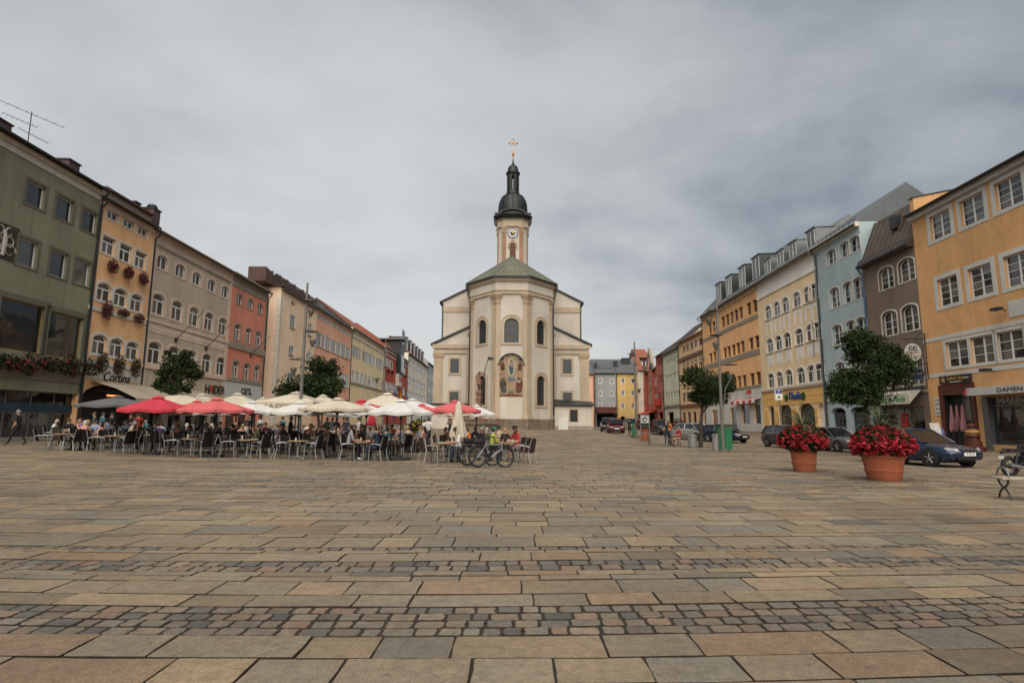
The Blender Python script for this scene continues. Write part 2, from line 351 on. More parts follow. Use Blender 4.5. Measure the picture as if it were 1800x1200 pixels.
def stone_geo(x0, y0, x1, y1, k, near):
    g = (.010 if k != 'cobble' else .013)*(1 if near else 1.15); j = .008 if k != 'cobble' else .009
    if y0 > 13: g *= 1.25
    if y0 > 30: g *= 1.8
    dz = rg.uniform(-.004, .004); tl = (rg.uniform(-.005, .005), rg.uniform(-.005, .005))
    gy_ = min(.010+.0007*y0, .035); gx_ = g*.62; x0 += gx_; x1 -= gx_; y0 += gy_; y1 -= gy_
    P = [(x0, y0), (x1, y0), (x1, y1), (x0, y1)]
    if near:
        ch = .014 if k != 'cobble' else .028
        Q = []
        for i, (px_, py_) in enumerate(P):
            sx = 1 if px_ == x0 else -1; sy = 1 if py_ == y0 else -1; c1_, c2_ = rg.uniform(.3, 1)*ch, rg.uniform(.3, 1)*ch
            p1 = (px_+sx*c1_, py_); p2 = (px_, py_+sy*c2_)
            Q += [p2, p1] if i in (0, 2) else [p1, p2]
            # a slightly bowed edge
            nx_, ny_ = P[(i+1) % 4]; Q.append(((px_+nx_)/2+rg.uniform(-1, 1)*j*.7, (py_+ny_)/2+rg.uniform(-1, 1)*j*.7))
        P = Q
    P = [(px_+rg.uniform(-j, j)*.6, py_+rg.uniform(-j, j)*.6) for px_, py_ in P]
    cx = sum(p[0] for p in P)/len(P); cy = sum(p[1] for p in P)/len(P); n = len(P)
    def z(px_, py_): return gz(px_, py_+shift(px_, py_))+dz+tl[0]*(px_-cx)+tl[1]*(py_-cy)
    rings = [(0, -.035), (0, -.004), (.006, 0.)] if k != 'cobble' else [(0, -.035), (0, -.008), (.010, -.0005)]
    if not near: rings = [(0, -.03), (0, -.004), (.006, 0.)]
    vs = []; fs = []
    for ins, h in rings:
        for px_, py_ in P:
            dx, dy = cx-px_, cy-py_; l = math.hypot(dx, dy) or 1; s = min(ins/l, .4); qx, qy = px_+dx*s, py_+dy*s
            vs.append((qx, qy+shift(qx, qy), z(qx, qy)+h))
    for r_ in range(len(rings)-1):
        for i in range(n): fs.append((r_*n+i, r_*n+(i+1) % n, (r_+1)*n+(i+1) % n, (r_+1)*n+i))
    fs.append(tuple((len(rings)-1)*n+i for i in range(n)))
    return vs, fs, n, len(rings)
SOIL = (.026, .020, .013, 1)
def tone(k):
    c = rg.choice(PAL if k != 'cobble' else CPAL); v = rg.uniform(.54, .71)
    if rg.random() < .10: c = tuple(x*.80 for x in c)
    return (c[0]*v*.95, c[1]*v*.965, c[2]*v*.97, 1)
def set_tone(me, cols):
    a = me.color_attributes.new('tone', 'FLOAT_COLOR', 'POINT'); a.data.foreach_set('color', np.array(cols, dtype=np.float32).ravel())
single = [s for s in stones if s[3] > gyc(1203) and (abs((s[0]+s[2])/2) < .98*s[1]+.35)]
single.sort(key=lambda s: -((s[2]-s[0])*(s[3]-s[1]))/(s[1]**3) if True else 0)
single = set(single[:298])
sv = []; sf = []; sc_ = []
for s in stones:
    near = s[1] < 13
    vs, fs, n_, nr_ = stone_geo(*s, near)
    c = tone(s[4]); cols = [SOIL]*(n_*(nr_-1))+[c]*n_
    if s in single:
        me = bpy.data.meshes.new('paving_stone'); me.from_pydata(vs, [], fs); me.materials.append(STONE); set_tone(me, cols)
        obj('cobblestone' if s[4] == 'cobble' else 'paving_slab', me, GROUND)
    else:
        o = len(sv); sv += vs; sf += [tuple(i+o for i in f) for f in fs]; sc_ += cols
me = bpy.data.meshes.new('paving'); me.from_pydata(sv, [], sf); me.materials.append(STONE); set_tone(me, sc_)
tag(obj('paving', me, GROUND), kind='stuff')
# ------------------------------------------------------------------ houses
WHITE = mat('white_paint', (.70, .70, .68), rough=.5, var=.06, scale=6)
OFFW = mat('offwhite_trim', (.64, .61, .55), rough=.8, var=.08, scale=3, streak=.1)
CREAMT = mat('cream_trim', (.68, .57, .44), rough=.85, var=.08, scale=3, streak=.12)
PINKT = mat('pink_trim', (.68, .52, .43), rough=.85, var=.08, scale=3, streak=.12)
DARKM = mat('dark_metal', (.03, .032, .034), rough=.45, var=.2, scale=5, metal=.3)
BLACK = mat('black_void', (.012, .012, .013), rough=.6, var=.2)
ZINC = mat('zinc', (.16, .17, .18), rough=.42, var=.2, scale=3, metal=.5)
BROWNPIPE = mat('brown_pipe', (.07, .03, .022), rough=.5, var=.15)
TILE = mat('clay_tile', (.24, .085, .05), rough=.85, var=.3, scale=2.5, bump=.4, bscale=20)
TILED = mat('dark_tile', (.04, .034, .032), rough=.85, var=.3, scale=2.5, bump=.4, bscale=20)
BRONZE = mat('bronze_roof', (.115, .085, .068), rough=.5, var=.18, scale=1.5, metal=.3, streak=.2)
CHIM = mat('chimney_sheet', (.085, .042, .04), rough=.6, var=.2)
GLASS = glass_mat('window_glass', (.010, .012, .014), (.13, .125, .115), .52)
GLASSD = glass_mat('shop_glass', (.006, .008, .010), (.03, .03, .03), .6)
WOODF = mat('brown_frame', (.14, .055, .025), rough=.55, var=.2, scale=8)
BRASS = mat('brass_frame', (.42, .29, .11), rough=.45, var=.15, metal=.2)
GREYT = mat('grey_stone_trim', (.30, .265, .215), rough=.85, var=.12, scale=3, streak=.15)

class Fac:
    """a facade plane: x runs along it from left to right as seen from the square, y into the building, z up from its own ground"""
    def __init__(s, side, a=None, Y=None):
        s.side = side
        if side == 'L': s.p0 = Vector((-29, 32, 0)); s.d = Vector((-.016, 1, 0)).normalized()
        elif side == 'R': s.p0 = Vector((30.6, 34, 0)); s.d = Vector((-.0255, -1, 0)).normalized()
        else: s.p0 = Vector((0, Y, 0)); s.d = Vector((1, 0, 0))
        s.n = Vector((s.d.y, -s.d.x, 0))               # towards the square
        s.rot = math.atan2(s.d.y, s.d.x); s.o = s.p0.copy(); s.z0 = 0
        q = s.hit(*a); s.o = Vector((q.x, q.y, 0)); s.z0 = gz(q.x-s.n.x*0, q.y); s.o.z = s.z0
    def hit(s, x, y, off=0.):
        d = ray(x, y); c = Vector((0, 0, EYE)); p = s.p0+s.n*off
        return c+d*((p-c).dot(s.n)/d.dot(s.n))
    def loc(s, x, y, off=0.):
        q = s.hit(x, y, off)-s.o; return q.dot(s.d), q.z
    def world(s, x, y, z): return s.o+s.d*x-s.n*y+Vector((0, 0, z))

def path(w, h, rise, n=8, x=0., z=0.):
    """open outline of an opening: up the left side, over the head, down the right side"""
    p = [(x-w/2, z), (x-w/2, z+h-rise)]
    if rise > .01:
        for i in range(1, n): a = PI*i/n; p.append((x-w/2*math.cos(a), z+h-rise+rise*math.sin(a)))
    p += [(x+w/2, z+h-rise), (x+w/2, z)]
    return p
WC = {}
def window_meshes(w, h, rise, style, fm, gm):
    k = (round(w, 2), round(h, 2), round(rise, 2), style, fm.name, gm.name)
    if k in WC: return WC[k]
    fr = MB(); t = .075; panes = []
    fr.strip(path(w, h, rise), [(px_*(w-2*t)/w, max(pz, 0) if pz < .01 else (pz-t if pz >= h-rise-.001 else pz)) for px_, pz in path(w, h, rise)], -.035, .035)
    fr.box(-w/2+.002, -.04, 0, w/2-.002, .036, t)
    iw = w-2*t
    def rect(x0, z0, x1, z1): panes.append(MB().box(x0, -.002, z0, x1, .008, z1).mesh('pane', gm))
    def head(z0):
        p = [(px_*iw/w, min(pz, h-t)) for px_, pz in path(w, h-t*.6, rise)]
        p = [(a, max(b, z0)) for a, b in p]; p[0] = (p[0][0], z0); p[-1] = (p[-1][0], z0); panes.append(MB().prism(p, -.002, .008).mesh('pane', gm))
    if style == 'T':                                  # transom light over two casements
        zt = h*.66; fr.box(-iw/2, -.045, zt-.05, iw/2, .03, zt+.06); fr.box(-.055, -.04, t, .055, .032, zt-.05)
        rect(-iw/2, t, -.05, zt-.05); rect(.05, t, iw/2, zt-.05); head(zt+.05)
    elif style.startswith('G'):                       # glazing bars, two leaves, n rows
        n = int(style[1]); fr.box(-.06, -.042, t, .06, .034, h-t-rise*.05)
        for s_ in (-1, 1): fr.box(s_*iw/2-.03, -.03, t, s_*iw/2+.03, .03, h-rise)
        ph = (h-t*2-rise*.5)/n
        for i in range(1, n): fr.box(-iw/2, -.03, t+i*ph-.018, iw/2, .028, t+i*ph+.018)
        for i in range(n):
            for sx in (-1, 1):
                z0, z1 = t+i*ph+.014, t+(i+1)*ph-.014
                if i == n-1 and rise > .01:
                    p = [(a*(iw-.05)/w, b-t) for a, b in path(w, h, rise)]
                    q = [(a, max(b, z0)) for a, b in p if a*sx > .05]; q = ([(sx*.055, z0)] if sx > 0 else [(q[0][0], z0)])+(q if False else q)
                    xs_ = sorted(set([a for a, b in p if a*sx > .04]+[sx*.055])); up_ = []
                    for xx in xs_: up_.append((xx, h-rise+rise*math.sqrt(max(0, 1-(2*xx/(iw-.04))**2))-t*.7))
                    pol = [(xs_[0], z0)]+up_+[(xs_[-1], z0)]
                    panes.append(MB().prism(pol, -.002, .008).mesh('pane', gm))
                else: rect(min(sx*.055, sx*(iw/2-.025)), z0, max(sx*.055, sx*(iw/2-.025)), z1)
    elif style == 'P2':                               # two plain leaves
        fr.box(-.05, -.04, t, .05, .03, h-t); rect(-iw/2, t, -.045, h-t); rect(.045, t, iw/2, h-t)
    elif style == 'V':                                # leaded church window: many bars
        n = max(int(h/.9), 2); m_ = 3
        for i in range(1, n): fr.box(-iw/2, -.02, h*i/n-.02, iw/2, .02, h*i/n+.02)
        for i in range(1, m_): fr.box(-iw/2+iw*i/m_-.02, -.02, t, -iw/2+iw*i/m_+.02, .02, h-rise*.35)
        head(t)
    else: head(t)                                     # one light
    WC[k] = (fr.mesh('window', fm), panes); return WC[k]
def add_window(root, x, z, w, h, rise, style, fm, gm, y=.14, sur=None, sw=.14, sill=None, name='window', proud=.035, curtain=None):
    fr, panes = window_meshes(w, h, rise, style, fm, gm)
    wd = obj(name, fr, root, (x, y, z))
    for p in panes: obj('pane', p, wd)
    if sur:
        k = ('s', round(w, 2), round(h, 2), round(rise, 2), round(sw, 2), sur.name, round(proud, 3))
        if k not in WC:
            sb = MB().strip(path(w+2*sw, h+sw, rise*1.05 if rise else 0), path(w, h, rise), -proud-y, -y+.002)
            sb.box(-w/2-sw, -proud-y-.0, -sw*.8, w/2+sw, -y+.002, 0); WC[k] = sb.mesh('surround', sur)
        obj('surround', WC[k], wd)
    if sill:
        k = ('l', round(w, 2), sill.name, round(sw, 2))
        if k not in WC: WC[k] = MB().box(-w/2-sw*.6, -.14-y, -.10, w/2+sw*.6, -.01, -.012).mesh('sill', sill)
        obj('sill', WC[k], wd)
    return wd
def wall_mesh(Wd, H, ops, depth, mats, dm=.14, gable=0., z0=-.4):
    """front wall with real openings and reveals, the two flanks and the back"""
    mb = MB(); r3 = lambda v: round(v, 3)
    xs = sorted(set([0, r3(Wd)]+[r3(v) for o in ops for v in (o[0]-o[2]/2, o[0]+o[2]/2)]))
    zs = sorted(set([z0, r3(H)]+[r3(v) for o in ops for v in (o[1], o[1]+o[3])]))
    xs = [x for x in xs if 0 <= x <= r3(Wd)]; zs = [z for z in zs if z0 <= z <= r3(H)]
    def inside(x, z): return any(abs(x-o[0]) < o[2]/2 and o[1] < z < o[1]+o[3] for o in ops)
    # merge cells in vertical runs to keep it light
    for i in range(len(xs)-1):
        xm = (xs[i]+xs[i+1])/2; j = 0
        while j < len(zs)-1:
            if inside(xm, (zs[j]+zs[j+1])/2): j += 1; continue
            k = j
            while k < len(zs)-1 and not inside(xm, (zs[k]+zs[k+1])/2): k += 1
            mb.add([(xs[i], 0, zs[j]), (xs[i+1], 0, zs[j]), (xs[i+1], 0, zs[k]), (xs[i], 0, zs[k])], [(0, 1, 2, 3)]); j = k
    for o in ops:
        x, z, w, h, rise = o[:5]; d = o[5] if len(o) > 5 else dm; p = path(w, h, rise, 8, x, z); n = len(p)
        vs = [(a, 0, b) for a, b in p]+[(a, d+.03, b) for a, b in p]
        mb.add(vs, [(i, i+1, n+i+1, n+i) for i in range(n-1)]+[(n-1, 0, n, 2*n-1)])
        if rise > .01:
            for a, b in zip(p[1:-2], p[2:-1]): mb.add([(a[0], 0, a[1]), (b[0], 0, b[1]), (b[0], 0, z+h), (a[0], 0, z+h)], [(0, 1, 2, 3)])
        if len(o) > 5 and o[5] > .5: pass
    gp_ = [(0, H)] if not gable else [(0, H), (depth/2, H+gable)]
    for x in (0, Wd): mb.add([(x, 0, z0), (x, depth, z0), (x, depth, H)]+([(x, depth/2, H+gable)] if gable else [])+[(x, 0, H)], [tuple(range(5 if gable else 4))])
    mb.add([(0, depth, z0), (Wd, depth, z0), (Wd, depth, H), (0, depth, H)], [(0, 1, 2, 3)])
    return mb
def rows_from(F, r):
    """one storey's windows from the picture boxes of its windows"""
    bs = r['b']; near_left = F.side == 'L'; res = []
    for b in bs:
        if near_left or F.side == 'F': x0, z1 = F.loc(b[0], b[1]); x1, z0 = F.loc(b[2], b[3])
        else: x1, z1 = F.loc(b[2], b[1]); x0, z0 = F.loc(b[0], b[3])
        if F.side == 'F': x0, z1 = F.loc(b[0], b[1]); x1, z0 = F.loc(b[2], b[3])
        res.append((x0, z0, x1, z1))
    zb = sum(q[1] for q in res)/len(res); zt = sum(q[3] for q in res)/len(res); w = sum(q[2]-q[0] for q in res)/len(res)
    cs = [(q[0]+q[2])/2 for q in res]; n = r.get('n', len(cs))
    if len(cs) == 2 and n > 2: cs = [cs[0]+(cs[1]-cs[0])*i/(n-1) for i in range(n)]
    if 'at' in r: cs = [F.loc(*p)[0] for p in r['at']]
    return cs, zb, w, zt-zb
def house(name, label, F, b, eave, wallm, rows, depth=11, roofm=TILED, pitch=24, over=.45, group=None, shop=(), bands=(), gutter=DARKM, pipe='r', H=None, roof=True, cornice=None, skylight=0, flank=None):
    """b: picture point on the far/near right-hand corner; eave: picture point on the eaves line"""
    Wd = F.loc(*b)[0]; H = H or F.loc(*eave)[1]
    root = thing(name, label, 'house', tuple(F.o), F.rot, group)
    ops = []; wins = []
    for r in rows:
        cs, z, w, h = rows_from(F, r); sw = r.get('sw', .14); rise = r.get('arch', 0)*w
        w = w*r.get('ws', 1)-2*sw; h -= sw*1.8; z += sw*.8
        for i, x in enumerate(cs):
            if x-w/2 < .05 or x+w/2 > Wd-.05: x = min(max(x, w/2+.06), Wd-w/2-.06)
            ops.append((round(x, 3), round(z, 3), round(w, 3), round(h, 3), rise, r.get('rev', .16)))
            wins.append((x, z, w, h, rise, r))
    for s in shop: ops.append(s)
    ge = 0
    if roof: ge = math.tan(R(pitch))*depth/2
    wall_mesh(Wd, H, ops, depth, wallm, gable=0 if flank else ge).build('wall', wallm, root)
    if flank and roof:
        for xg_ in (.0, Wd-.12): MB().add([(xg_+e, yy, zz_) for e in (0, .12) for yy, zz_ in ((0, H), (depth, H), (depth/2, H+ge))], [(0, 1, 2), (5, 4, 3), (0, 3, 4, 1), (1, 4, 5, 2), (2, 5, 3, 0)]).build('gable_end', flank, root)
    for x, z, w, h, rise, r in wins:
        add_window(root, round(x, 3), round(z, 3), round(w, 2), round(h, 2), rise, r.get('style', 'T'), r.get('fm', WHITE), r.get('gm', GLASS), r.get('rev', .16), r.get('sur'), r.get('sw', .14), r.get('sill'))
    for i, (z0, z1, pr, m, nm) in enumerate(bands): MB().box(.004*(i % 5)+.002, -pr, z0, Wd-.004*(i % 5)-.002, .02, z1).build(nm, m, root)
    if roof:
        th = .16; y0 = -over; ye = H-math.tan(R(pitch))*over+.02
        poly = [(y0, ye), (depth/2, H+ge+.02), (depth+.3, H-.2), (depth+.3, H-.2+th), (depth/2, H+ge+.02+th*1.15), (y0, ye+th)]
        rb = MB(); n = 6; vs = [(-.003, a, c) for a, c in poly]+[(Wd+.003-.006, a, c) for a, c in poly]
        rb.add(vs, [tuple(range(n)), tuple(range(2*n-1, n-1, -1))]+[(i, n+i, n+(i+1) % n, (i+1) % n) for i in range(n)])
        rb.build('roof', roofm, root)
        if gutter:
            MB().tube([(0, y0-.07, ye+.05), (Wd, y0-.07, ye+.05)], .085, 8).build('gutter', gutter, root)
            if pipe:
                x = .12 if pipe == 'l' else Wd-.12
                MB().tube([(x, y0-.07, ye+.02), (x, y0+.02, ye-.25), (x, -.12, ye-.55), (x, -.12, .1)], .065, 7).build('downpipe', gutter, root)
        root['eave'] = H
        for i in range(skylight):
            x = Wd*(i+1)/(skylight+1); yy = depth*.2; zz = H+math.tan(R(pitch))*yy+.2; a = R(pitch)
            M_ = Matrix.Translation((x, yy, zz)) @ Matrix.Rotation(a, 4, 'X'); MB().box(-.45, -.6, -.05, .45, .6, .06, 0, M_).build('skylight', GLASS, root)
    return root, Wd, H, F
def gable_z(H, pitch, y): return H+math.tan(R(pitch))*y
def dormer(root, x, H, pitch, wd, hh, y0, rm, fm, cheek, arch=False):
    """flat-roofed dormer with its own window standing on the slope"""
    zb = gable_z(H, pitch, y0)-.15; zt = zb+hh; yb = y0+hh/max(math.tan(R(pitch))-.08, .1)
    d = MB().box(x-wd/2, y0, zb, x+wd/2, yb, zt-.0).build('dormer', cheek, root)
    rb = MB(); rb.add([(x-wd/2-.1, y0-.18, zt), (x+wd/2+.1, y0-.18, zt), (x+wd/2+.1, yb+.4, zt+.14), (x-wd/2-.1, yb+.4, zt+.14), (x-wd/2-.1, y0-.18, zt+.1), (x+wd/2+.1, y0-.18, zt+.1), (x+wd/2+.1, yb+.4, zt+.24), (x-wd/2-.1, yb+.4, zt+.24)],
        [(0, 1, 2, 3), (4, 5, 6, 7), (0, 1, 5, 4), (1, 2, 6, 5), (2, 3, 7, 6), (3, 0, 4, 7)]); rb.build('dormer_roof', rm, d)
    fr, panes = window_meshes(wd-.25, hh-.3, 0, 'P2', fm, GLASS)
    w = obj('dormer_window', fr, d, (x, y0-.02, zb+.2))
    w2 = MB().box(x-wd/2+.13, y0-.012, zb+.22, x+wd/2-.13, y0-.004, zt-.12).build('dormer_pane', GLASS, d)
def chimney(root, x, y, z, w, d, h, m=CHIM, cap=True):
    c = MB().box(x-w/2, y-d/2, z-1.2, x+w/2, y+d/2, z+h).build('chimney', m, root)
    if cap: MB().box(x-w/2-.08, y-d/2-.08, z+h, x+w/2+.08, y+d/2+.08, z+h+.09).build('chimney_cap', DARKM, c)
def shopglass(root, x, z, w, h, y=.25, bars=1, fm=ZINC, gm=GLASSD, name='shop_window', tr=None):
    fr = MB(); t = .06; fr.strip(path(w, h, 0), [(a*(w-2*t)/w, b-t if b > .01 else b) for a, b in path(w, h, 0)], -.05, .05); fr.box(-w/2+.002, -.05, 0, w/2-.002, .05, t)
    for i in range(1, bars): fr.box(-w/2+w*i/bars-.035, -.05, t, -w/2+w*i/bars+.035, .04, h-t)
    if tr: fr.box(-w/2+t, -.052, tr-.04, w/2-t, .045, tr+.04)
    s = fr.build(name, fm, root, (x, y, z))
    for i in range(bars):
        MB().box(-w/2+w*i/bars+.035, -.004, t*.8, -w/2+w*(i+1)/bars-.035, .006, h-t*.8).build('pane', gm, s)
    return s
PETAL = [mat('petal_red', (.30, .008, .020), .6, .25, 20), mat('petal_crimson', (.16, .005, .012), .6, .25, 20), mat('petal_bright', (.43, .018, .032), .6, .2, 20)]
LEAFM = [mat('leaf_dark', (.013, .024, .008), .8, .35, 6, spec=.12), mat('leaf_mid', (.020, .034, .011), .8, .35, 6, spec=.12), mat('leaf_light', (.040, .056, .018), .8, .3, 6, spec=.12)]
GERAN = [mat('wine_bloom', (.085, .008, .02), .7, .3, 20), mat('wine_leaf', (.025, .03, .014), .7, .3, 20), mat('wine_bloom_light', (.15, .014, .03), .7, .3, 20)]
DULL = [mat('dry_bloom', (.085, .04, .022), .8, .3, 20), LEAFM[0], mat('dry_leaf', (.05, .045, .02), .8, .3, 20)]
def flower_box(F, x, z, w, label, group, mats=GERAN, n=260, rz=.35, trough=True, y=-.25, size=.07):
    t = thing('flower_box', label, 'flower box', tuple(F.world(x, y, z)), F.rot, group)
    if trough: MB().box(-w/2, -.1, -.04, w/2, .1, .14).build('trough', BROWNPIPE, t)
    mb = MB(); leaves(mb, (0, -.06, .12-rz*.25), (w/2+.12, .28, rz), n, size, 3); o = mb.build('flowers', mats, t); o['kind'] = 'stuff'; return t
def bx(*a): return list(a)
# ================================================================= west side
P_GREEN = mat('plaster_sage', (.25, .245, .17), rough=.9, var=.08, scale=.8, streak=.16, bump=.12, bscale=30)
P_YEL = mat('plaster_ochre', (0.84, 0.504, 0.258), rough=.9, var=.06, scale=.8, streak=.10, bump=.1, bscale=30)
P_TAUPE = mat('plaster_taupe', (0.504, 0.432, 0.342), rough=.9, var=.06, scale=.8, streak=.10, bump=.1, bscale=30)
P_PINK = mat('plaster_coral', (0.672, 0.252, 0.18), rough=.9, var=.09, scale=.8, streak=.12, bump=.1, bscale=30)
P_CREAM = mat('plaster_cream', (0.86, 0.672, 0.504), rough=.9, var=.05, scale=.8, streak=.08)
P_SALM = mat('plaster_salmon', (0.84, 0.468, 0.336), rough=.9, var=.05, scale=.8, streak=.08)
P_LEM = mat('plaster_lemon', (0.86, 0.72, 0.456), rough=.9, var=.05, scale=.8, streak=.08)
P_RED = mat('plaster_red', (.50, .095, .06), rough=.9, var=.08, scale=.8, streak=.1)
P_WHT = mat('plaster_ivory', (0.86, 0.804, 0.66), rough=.9, var=.05, scale=.8, streak=.1)
P_BGR = mat('plaster_bluegrey', (0.504, 0.54, 0.552), rough=.9, var=.06, scale=.8, streak=.1)
FASC = mat('shop_fascia', (.20, .165, .13), rough=.8, var=.1)

# --- sage green house
F = Fac('L', (-303, 765)); Z = lambda x, y, f=None: (f or F).loc(x, y)[1]
H_ = Z(172, 329); zb0 = Z(175, 352); xg = lambda x, y: F.loc(x, y)[0]
big = []
for (x0, y0, x1, y1) in ((3, 521, 71, 622), (86, 545, 139, 636)):
    a, z1 = F.loc(x0, y0); b_, z0 = F.loc(x1, y1); big.append((round((a+b_)/2, 3), round(Z(140, 633), 2), round(b_-a, 3), round(z1-Z(140, 633), 3), 0, .3))
xa = xg(-150, 700); xb = xg(137, 745)
zsh = Z(100, 690); shopo = (round((xa+xb)/2, 3), .12, round(xb-xa, 3), round(zsh-.12, 3), 0, .6)
root, Wd, H, _ = house('green_house', 'sage green plastered house with huge brass framed windows and antenna', F, (163, 497), (172, 329), P_GREEN,
    [dict(b=[bx(44, 305, 81, 375), bx(99, 335, 128, 398), bx(143, 360, 170.5, 418)], style='1', sw=.18, sur=mat('sage_dark', (.13, .125, .09), .9, .1), rev=.2),
     dict(b=[bx(29, 408, 68, 477), bx(87, 429, 118, 499), bx(133, 449, 157, 508)], style='1', sw=.18, sur=MATS['sage_dark'], rev=.2)],
    shop=big+[shopo], bands=[(zb0, zb0+(H_-zb0)*.45, .05, OFFW, 'frieze'), (zb0+(H_-zb0)*.47, H_-.14, .16, CREAMT, 'cornice'), (Z(140, 668)-.25, Z(140, 652), .06, FASC, 'fascia')], depth=12, pitch=20, roofm=TILED, pipe='r')
for (x, z, w, h, _a, _b) in big:
    wd = shopglass(root, x, z, w, h, .2, 1, BRASS, GLASSD, 'display_window')
    MB().strip(path(w+.7, h+.35, 0), path(w+.02, h+.01, 0), -.045, .0).build('surround', MATS['sage_dark'], wd, (0, -.2, 0))
shopglass(root, shopo[0], .12, shopo[2], shopo[3], .4, 6, ZINC, GLASSD, 'shop_window', tr=shopo[3]-1.3)
MB().box(xa+.1, .30, zsh-1.25, xb-.1, .34, zsh-.75).build('shop_sign_band', mat('blue_band', (.018, .045, .07), .5, .2), root)
MB().box(xa-1, -.06, -.3, xb+.8, .0, .12).build('plinth', GREYT, root)
# mural between the windows of the second floor
x0, z1 = F.loc(-18, 382); x1, z0 = F.loc(27, 463); mu = MB().box(x0, -.03, z0, x1, 0, z1).build('mural', mat('mural_ground', (.05, .038, .03), .9, .25, 2), root)
mb = MB(); cxm, czm, hm = (x0+x1)/2, (z0+z1)/2, (z1-z0)
def swirl(cx, cz, r, t0, t1, w=.05, q=14):
    p = [(cx+r*(1-.5*i/q)*math.cos(t0+(t1-t0)*i/q), -.045, cz+r*(1-.5*i/q)*math.sin(t0+(t1-t0)*i/q)) for i in range(q+1)]; mb.tube(p, [w*(1-.6*i/q) for i in range(q+1)], 5)
for s_ in (-1, 1):
    swirl(cxm+s_*.45, czm-hm*.22, .42, PI/2-s_*PI/2, PI/2-s_*PI/2+s_*5.5); swirl(cxm+s_*.35, czm+.1, .34, -PI/2, -PI/2+s_*5); swirl(cxm+s_*.3, czm+hm*.28, .28, PI/2, PI/2+s_*4.6)
mb.tube([(cxm, -.045, czm-hm*.4), (cxm+.06, -.045, czm), (cxm, -.045, czm+hm*.33)], [.1, .14, .05], 6)
mb.build('mural_scroll', mat('mural_white', (.42, .40, .36), .9, .15), mu)
chimney(root, xg(62, 230), 2.6, H+.9, 1.5, 1.0, .95); chimney(root, xg(172, 320), 2.2, H+.75, 1.0, .9, 1.0)
an = thing('roof_antenna', 'tall television antenna with three cross arms on the sage green house', 'antenna', tuple(F.world(xg(70, 245), .7, H+.35)), 0)
MB().tube([(0, 0, 0), (0, 0, 2.3)], .028, 6).build('mast', DARKM, an)
for zz, L_, a in ((2.15, 3.4, .15), (1.5, 1.7, .1), (.85, 1.7, .35)):
    bm_ = MB(); dx, dy = math.cos(a+.9), math.sin(a+.9); off = .0 if zz > 2 else (-.5 if zz > 1 else .25)
    bm_.tube([(dx*(off-L_/2), dy*(off-L_/2), zz+.1), (dx*(off+L_/2), dy*(off+L_/2), zz-.1)], .016, 5)
    for i in range(8):
        t = off-L_/2+L_*i/7; bm_.tube([(dx*t-dy*.22, dy*t+dx*.22, zz), (dx*t+dy*.22, dy*t-dx*.22, zz)], .008, 4)
    bm_.build('antenna_boom', DARKM, an)
# geranium boxes on the band over the shop
for i, (pxx, rz) in enumerate(((-30, .5), (14, .5), (52, .75), (90, .5), (124, .75), (160, .7))):
    yy = 632+(pxx-0)*.055; x_, z_ = F.loc(pxx, yy, .4)
    flower_box(F, x_, z_-.1, 1.7, 'red geranium box on the green house ledge '+['at the outer end before the mural', 'below the mural', 'under the first big display window', 'under the wall strip between the display windows', 'under the second big display window', 'at the corner beside the ochre house'][i], 'geranium boxes on the green house ledge', [PETAL[0], LEAFM[0], LEAFM[1], LEAFM[0], PETAL[1]], 420, rz, True, -.4, .085)
for i_ in [o for o in COL.objects if o.name.startswith('flowers')]:
    for p in i_.data.polygons: p.material_index = random.choices([0, 1, 2, 3, 4], [1, 5, 3, 5, 1])[0] if len(i_.data.materials) == 5 else p.material_index

# --- ochre house with flower balls
F = Fac('L', (160, 497)); Z = lambda x, y: F.loc(x, y)[1]; xg = lambda x, y: F.loc(x, y)[0]
zs3 = Z(229, 556); zs4 = Z(225, 641); z2 = Z(235, 484)
root, Wd, H, _ = house('ochre_house', 'narrow ochre yellow house with three windows per floor and dark flower balls', F, (262, 500), (272, 399), P_YEL,
    [dict(b=[bx(185, 362, 211, 397), bx(214, 376, 237.5, 411), bx(240, 392, 262, 421)], style='P2', ws=.88, sw=.15, sur=OFFW),
     dict(b=[bx(176, 405, 206, 453), bx(208, 421, 233, 468), bx(236, 433, 258, 482)], style='T', ws=.88, sw=.16, sur=OFFW),
     dict(b=[bx(169, 487, 197, 537), bx(200, 499, 224, 546), bx(229, 509, 251, 554)], style='T', arch=.24, sw=.18, sur=OFFW),
     dict(b=[bx(161, 580, 188.5, 628), bx(192, 587, 217.5, 633), bx(221, 593, 244, 639)], style='T', arch=.24, sw=.18, sur=OFFW)],
    shop=[(3.4, .1, 6.0, 3.6, .8, .3)], bands=[(zs3-.3, zs3, .07, OFFW, 'string_course'), (zs4-.35, zs4-.02, .09, OFFW, 'string_course'), (Z(235, 668)-.2, zs4-.37, .03, OFFW, 'fascia'), (H_ if False else Z(270, 403)-.35, Z(270, 402), .10, PINKT, 'cornice')], depth=11, pitch=24, roofm=TILED, pipe='l')
MB().box(.35, .31, .0, 6.45, .36, 3.75).build('shop_front', BLACK, root); MB().box(3.2, .25, 2.9, 4.6, .30, 3.0).build('heater_strip', mat('heater_glow', (.9, .25, .06), .5, .05, emit=1.2), root)
MB().box(.6, .25, H+.1, Wd-.1, .6, H+.85).build('parapet', mat('parapet_tan', (.28, .23, .18), .9, .15), root); MB().box(.5, .0, H+.852, Wd-.05, 3.0, H+1.0).build('parapet_roof', CHIM, root)
chimney(root, Wd-.5, 1.5, H+.9, .6, .6, .9)
fx = [xg(193, 457), xg(220, 472), xg(247, 482)]
